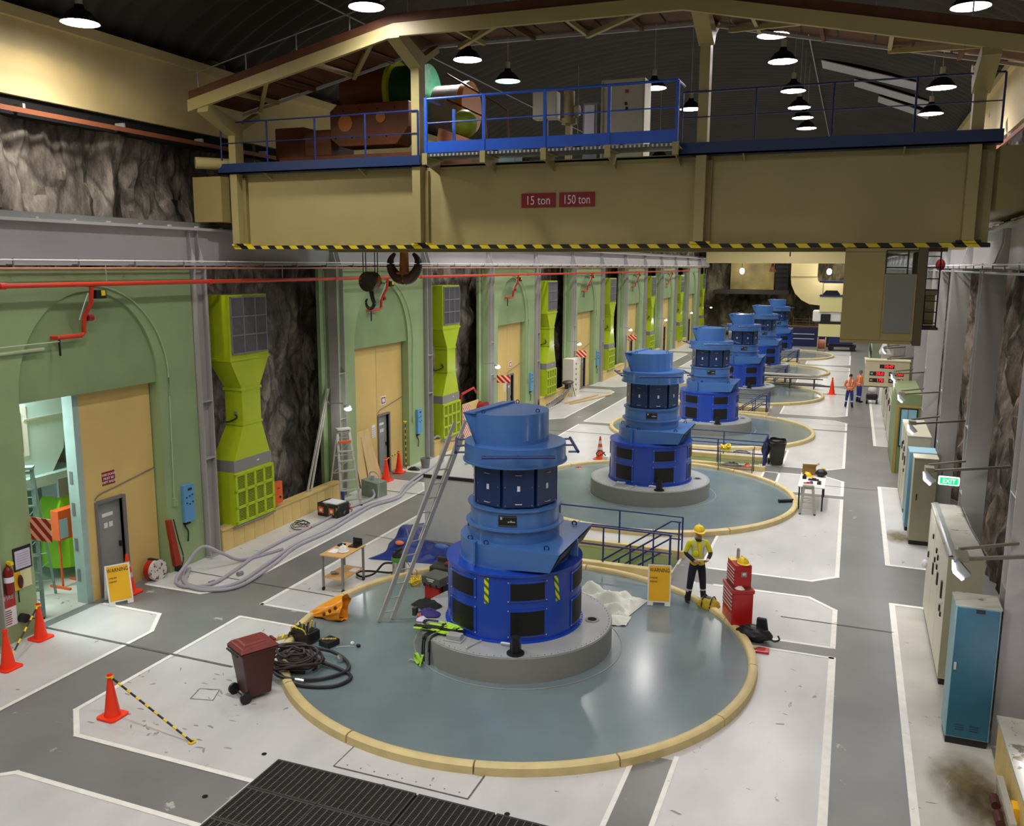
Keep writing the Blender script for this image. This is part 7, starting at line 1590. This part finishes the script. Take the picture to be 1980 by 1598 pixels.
# exit sign
t = thing('exit_sign', 'green illuminated EXIT sign hanging from the second lamp arm on the right', 'exit sign', (2.10, 19.72, 3.0), radians(-5))
b = B(); b.box(-.15, .02, .1, -.13, .04, .24); b.box(.13, .02, .1, .15, .04, .24); b.make('hanger', mBlk, t); 
b = B(); b.box(-.20, 0, -.08, .20, .05, .11); b.make('sign_case', mExitW, t, bevel=.03)
b = B(); b.box(-.17, -.006, -.055, .17, 0, .085); gf = b.make('green_face', mExitG, t); text('EXIT', .125, mExitW, gf, (0, -.01, .012), (pi/2, 0, 0))
# right side lamps on arms
rl_ = ['flood lamp on a steel arm over the long switchboard, nearest on the right', 'flood lamp on a steel arm above the exit sign', 'flood lamp on an arm in front of the beige switchboard with black handles', 'flood lamp on an arm beside the green cabin', 'fifth flood lamp along the right wall, near the beige console', 'sixth flood lamp along the right wall', 'seventh flood lamp along the right wall']
for k in range(7):
    y = 13.55+5.95*k; yc = 14.7+6.08*k
    t = thing('arm_flood_lamp', rl_[k], 'lamp', (1.72, y, 3.1), 0, 'flood lamps on arms along the right wall'); q = t
    b = B(q); b.bar((1.68, y+.1, 3.22), (3.3, yc-.3, 3.26), .05, .05); b.bar((1.70, y+.35, 3.3), (2.6, yc-.2, 3.32), .04, .04); b.box(1.62, y+.02, 3.2, 1.8, y+.3, 3.3); b.make('arm', M('weathered_steel', '8a8576', .5, metal=.2) if k == 0 else bpy.data.materials['weathered_steel'], t)
    b = B(q); b.ext([(1.60, y-.04, 3.2), (1.66, y-.04, 3.24), (1.84, y-.04, 3.04), (1.74, y-.04, 2.98), (1.62, y-.04, 3.08)], (0, .16, 0)); b.make('housing', mAluD, t)
    b = B(q); b.ext([(1.585, y-.06, 3.2), (1.61, y-.06, 3.2), (1.64, y-.06, 3.08), (1.75, y-.06, 2.98), (1.72, y-.06, 2.95), (1.60, y-.06, 3.05)], (0, .15, 0)); b.make('lamp_tube', mFlood, t)
    if k < 5: l = bpy.data.lights.new('arm_flood', 'POINT'); l.energy = 16; l.shadow_soft_size = .1; l.color = (.95, .93, 1); o_ = bpy.data.objects.new('arm_flood', l); COL.objects.link(o_); o_.location = (1.5, y-.1, 2.88)
# near right corner
t = thing('conduit_bracket', 'small silver and dark red conduit fittings low at the right frame corner', 'fitting', (2.33, 12.5, .003))
b = B(); b.box(-.05, -.9, .38, .03, .25, .46); b.box(-.05, -.9, 0, 0, -.86, .4); b.box(-.05, .2, 0, 0, .25, .4); b.make('tray', mAlu, t)
b = B(); b.cyl((-.08, -.1, .2), (-.08, .12, .2), .06, n=12); b.cyl((-.08, -.5, .18), (-.08, -.25, .18), .06, n=12); b.make('red_fitting', mMaroon, t)
b = B(); b.box(.03, -.6, .3, .1, -.4, .5); b.make('yellow_tag', mYelS, t)
b = B(); b.box(2.6, 11.4, .81, 2.8, 12.7, .9); 
c = single(b, 'light_fitting', mFlood, 'bright white light fitting on the parapet at the right frame edge', 'lamp', (2.7, 12, .81))

# raise everything that stands on the round decks to the deck's surface
for o_ in list(COL.objects):
    if o_.parent is None and o_.get('label') and abs(o_.location.z-.02) < .012 and o_.name.split('.')[0] != 'generator':
        for k in range(6):
            if (o_.location.x+5.76)**2+(o_.location.y-15.2-BAY*k)**2 < 4.4**2: o_.location.z += .05
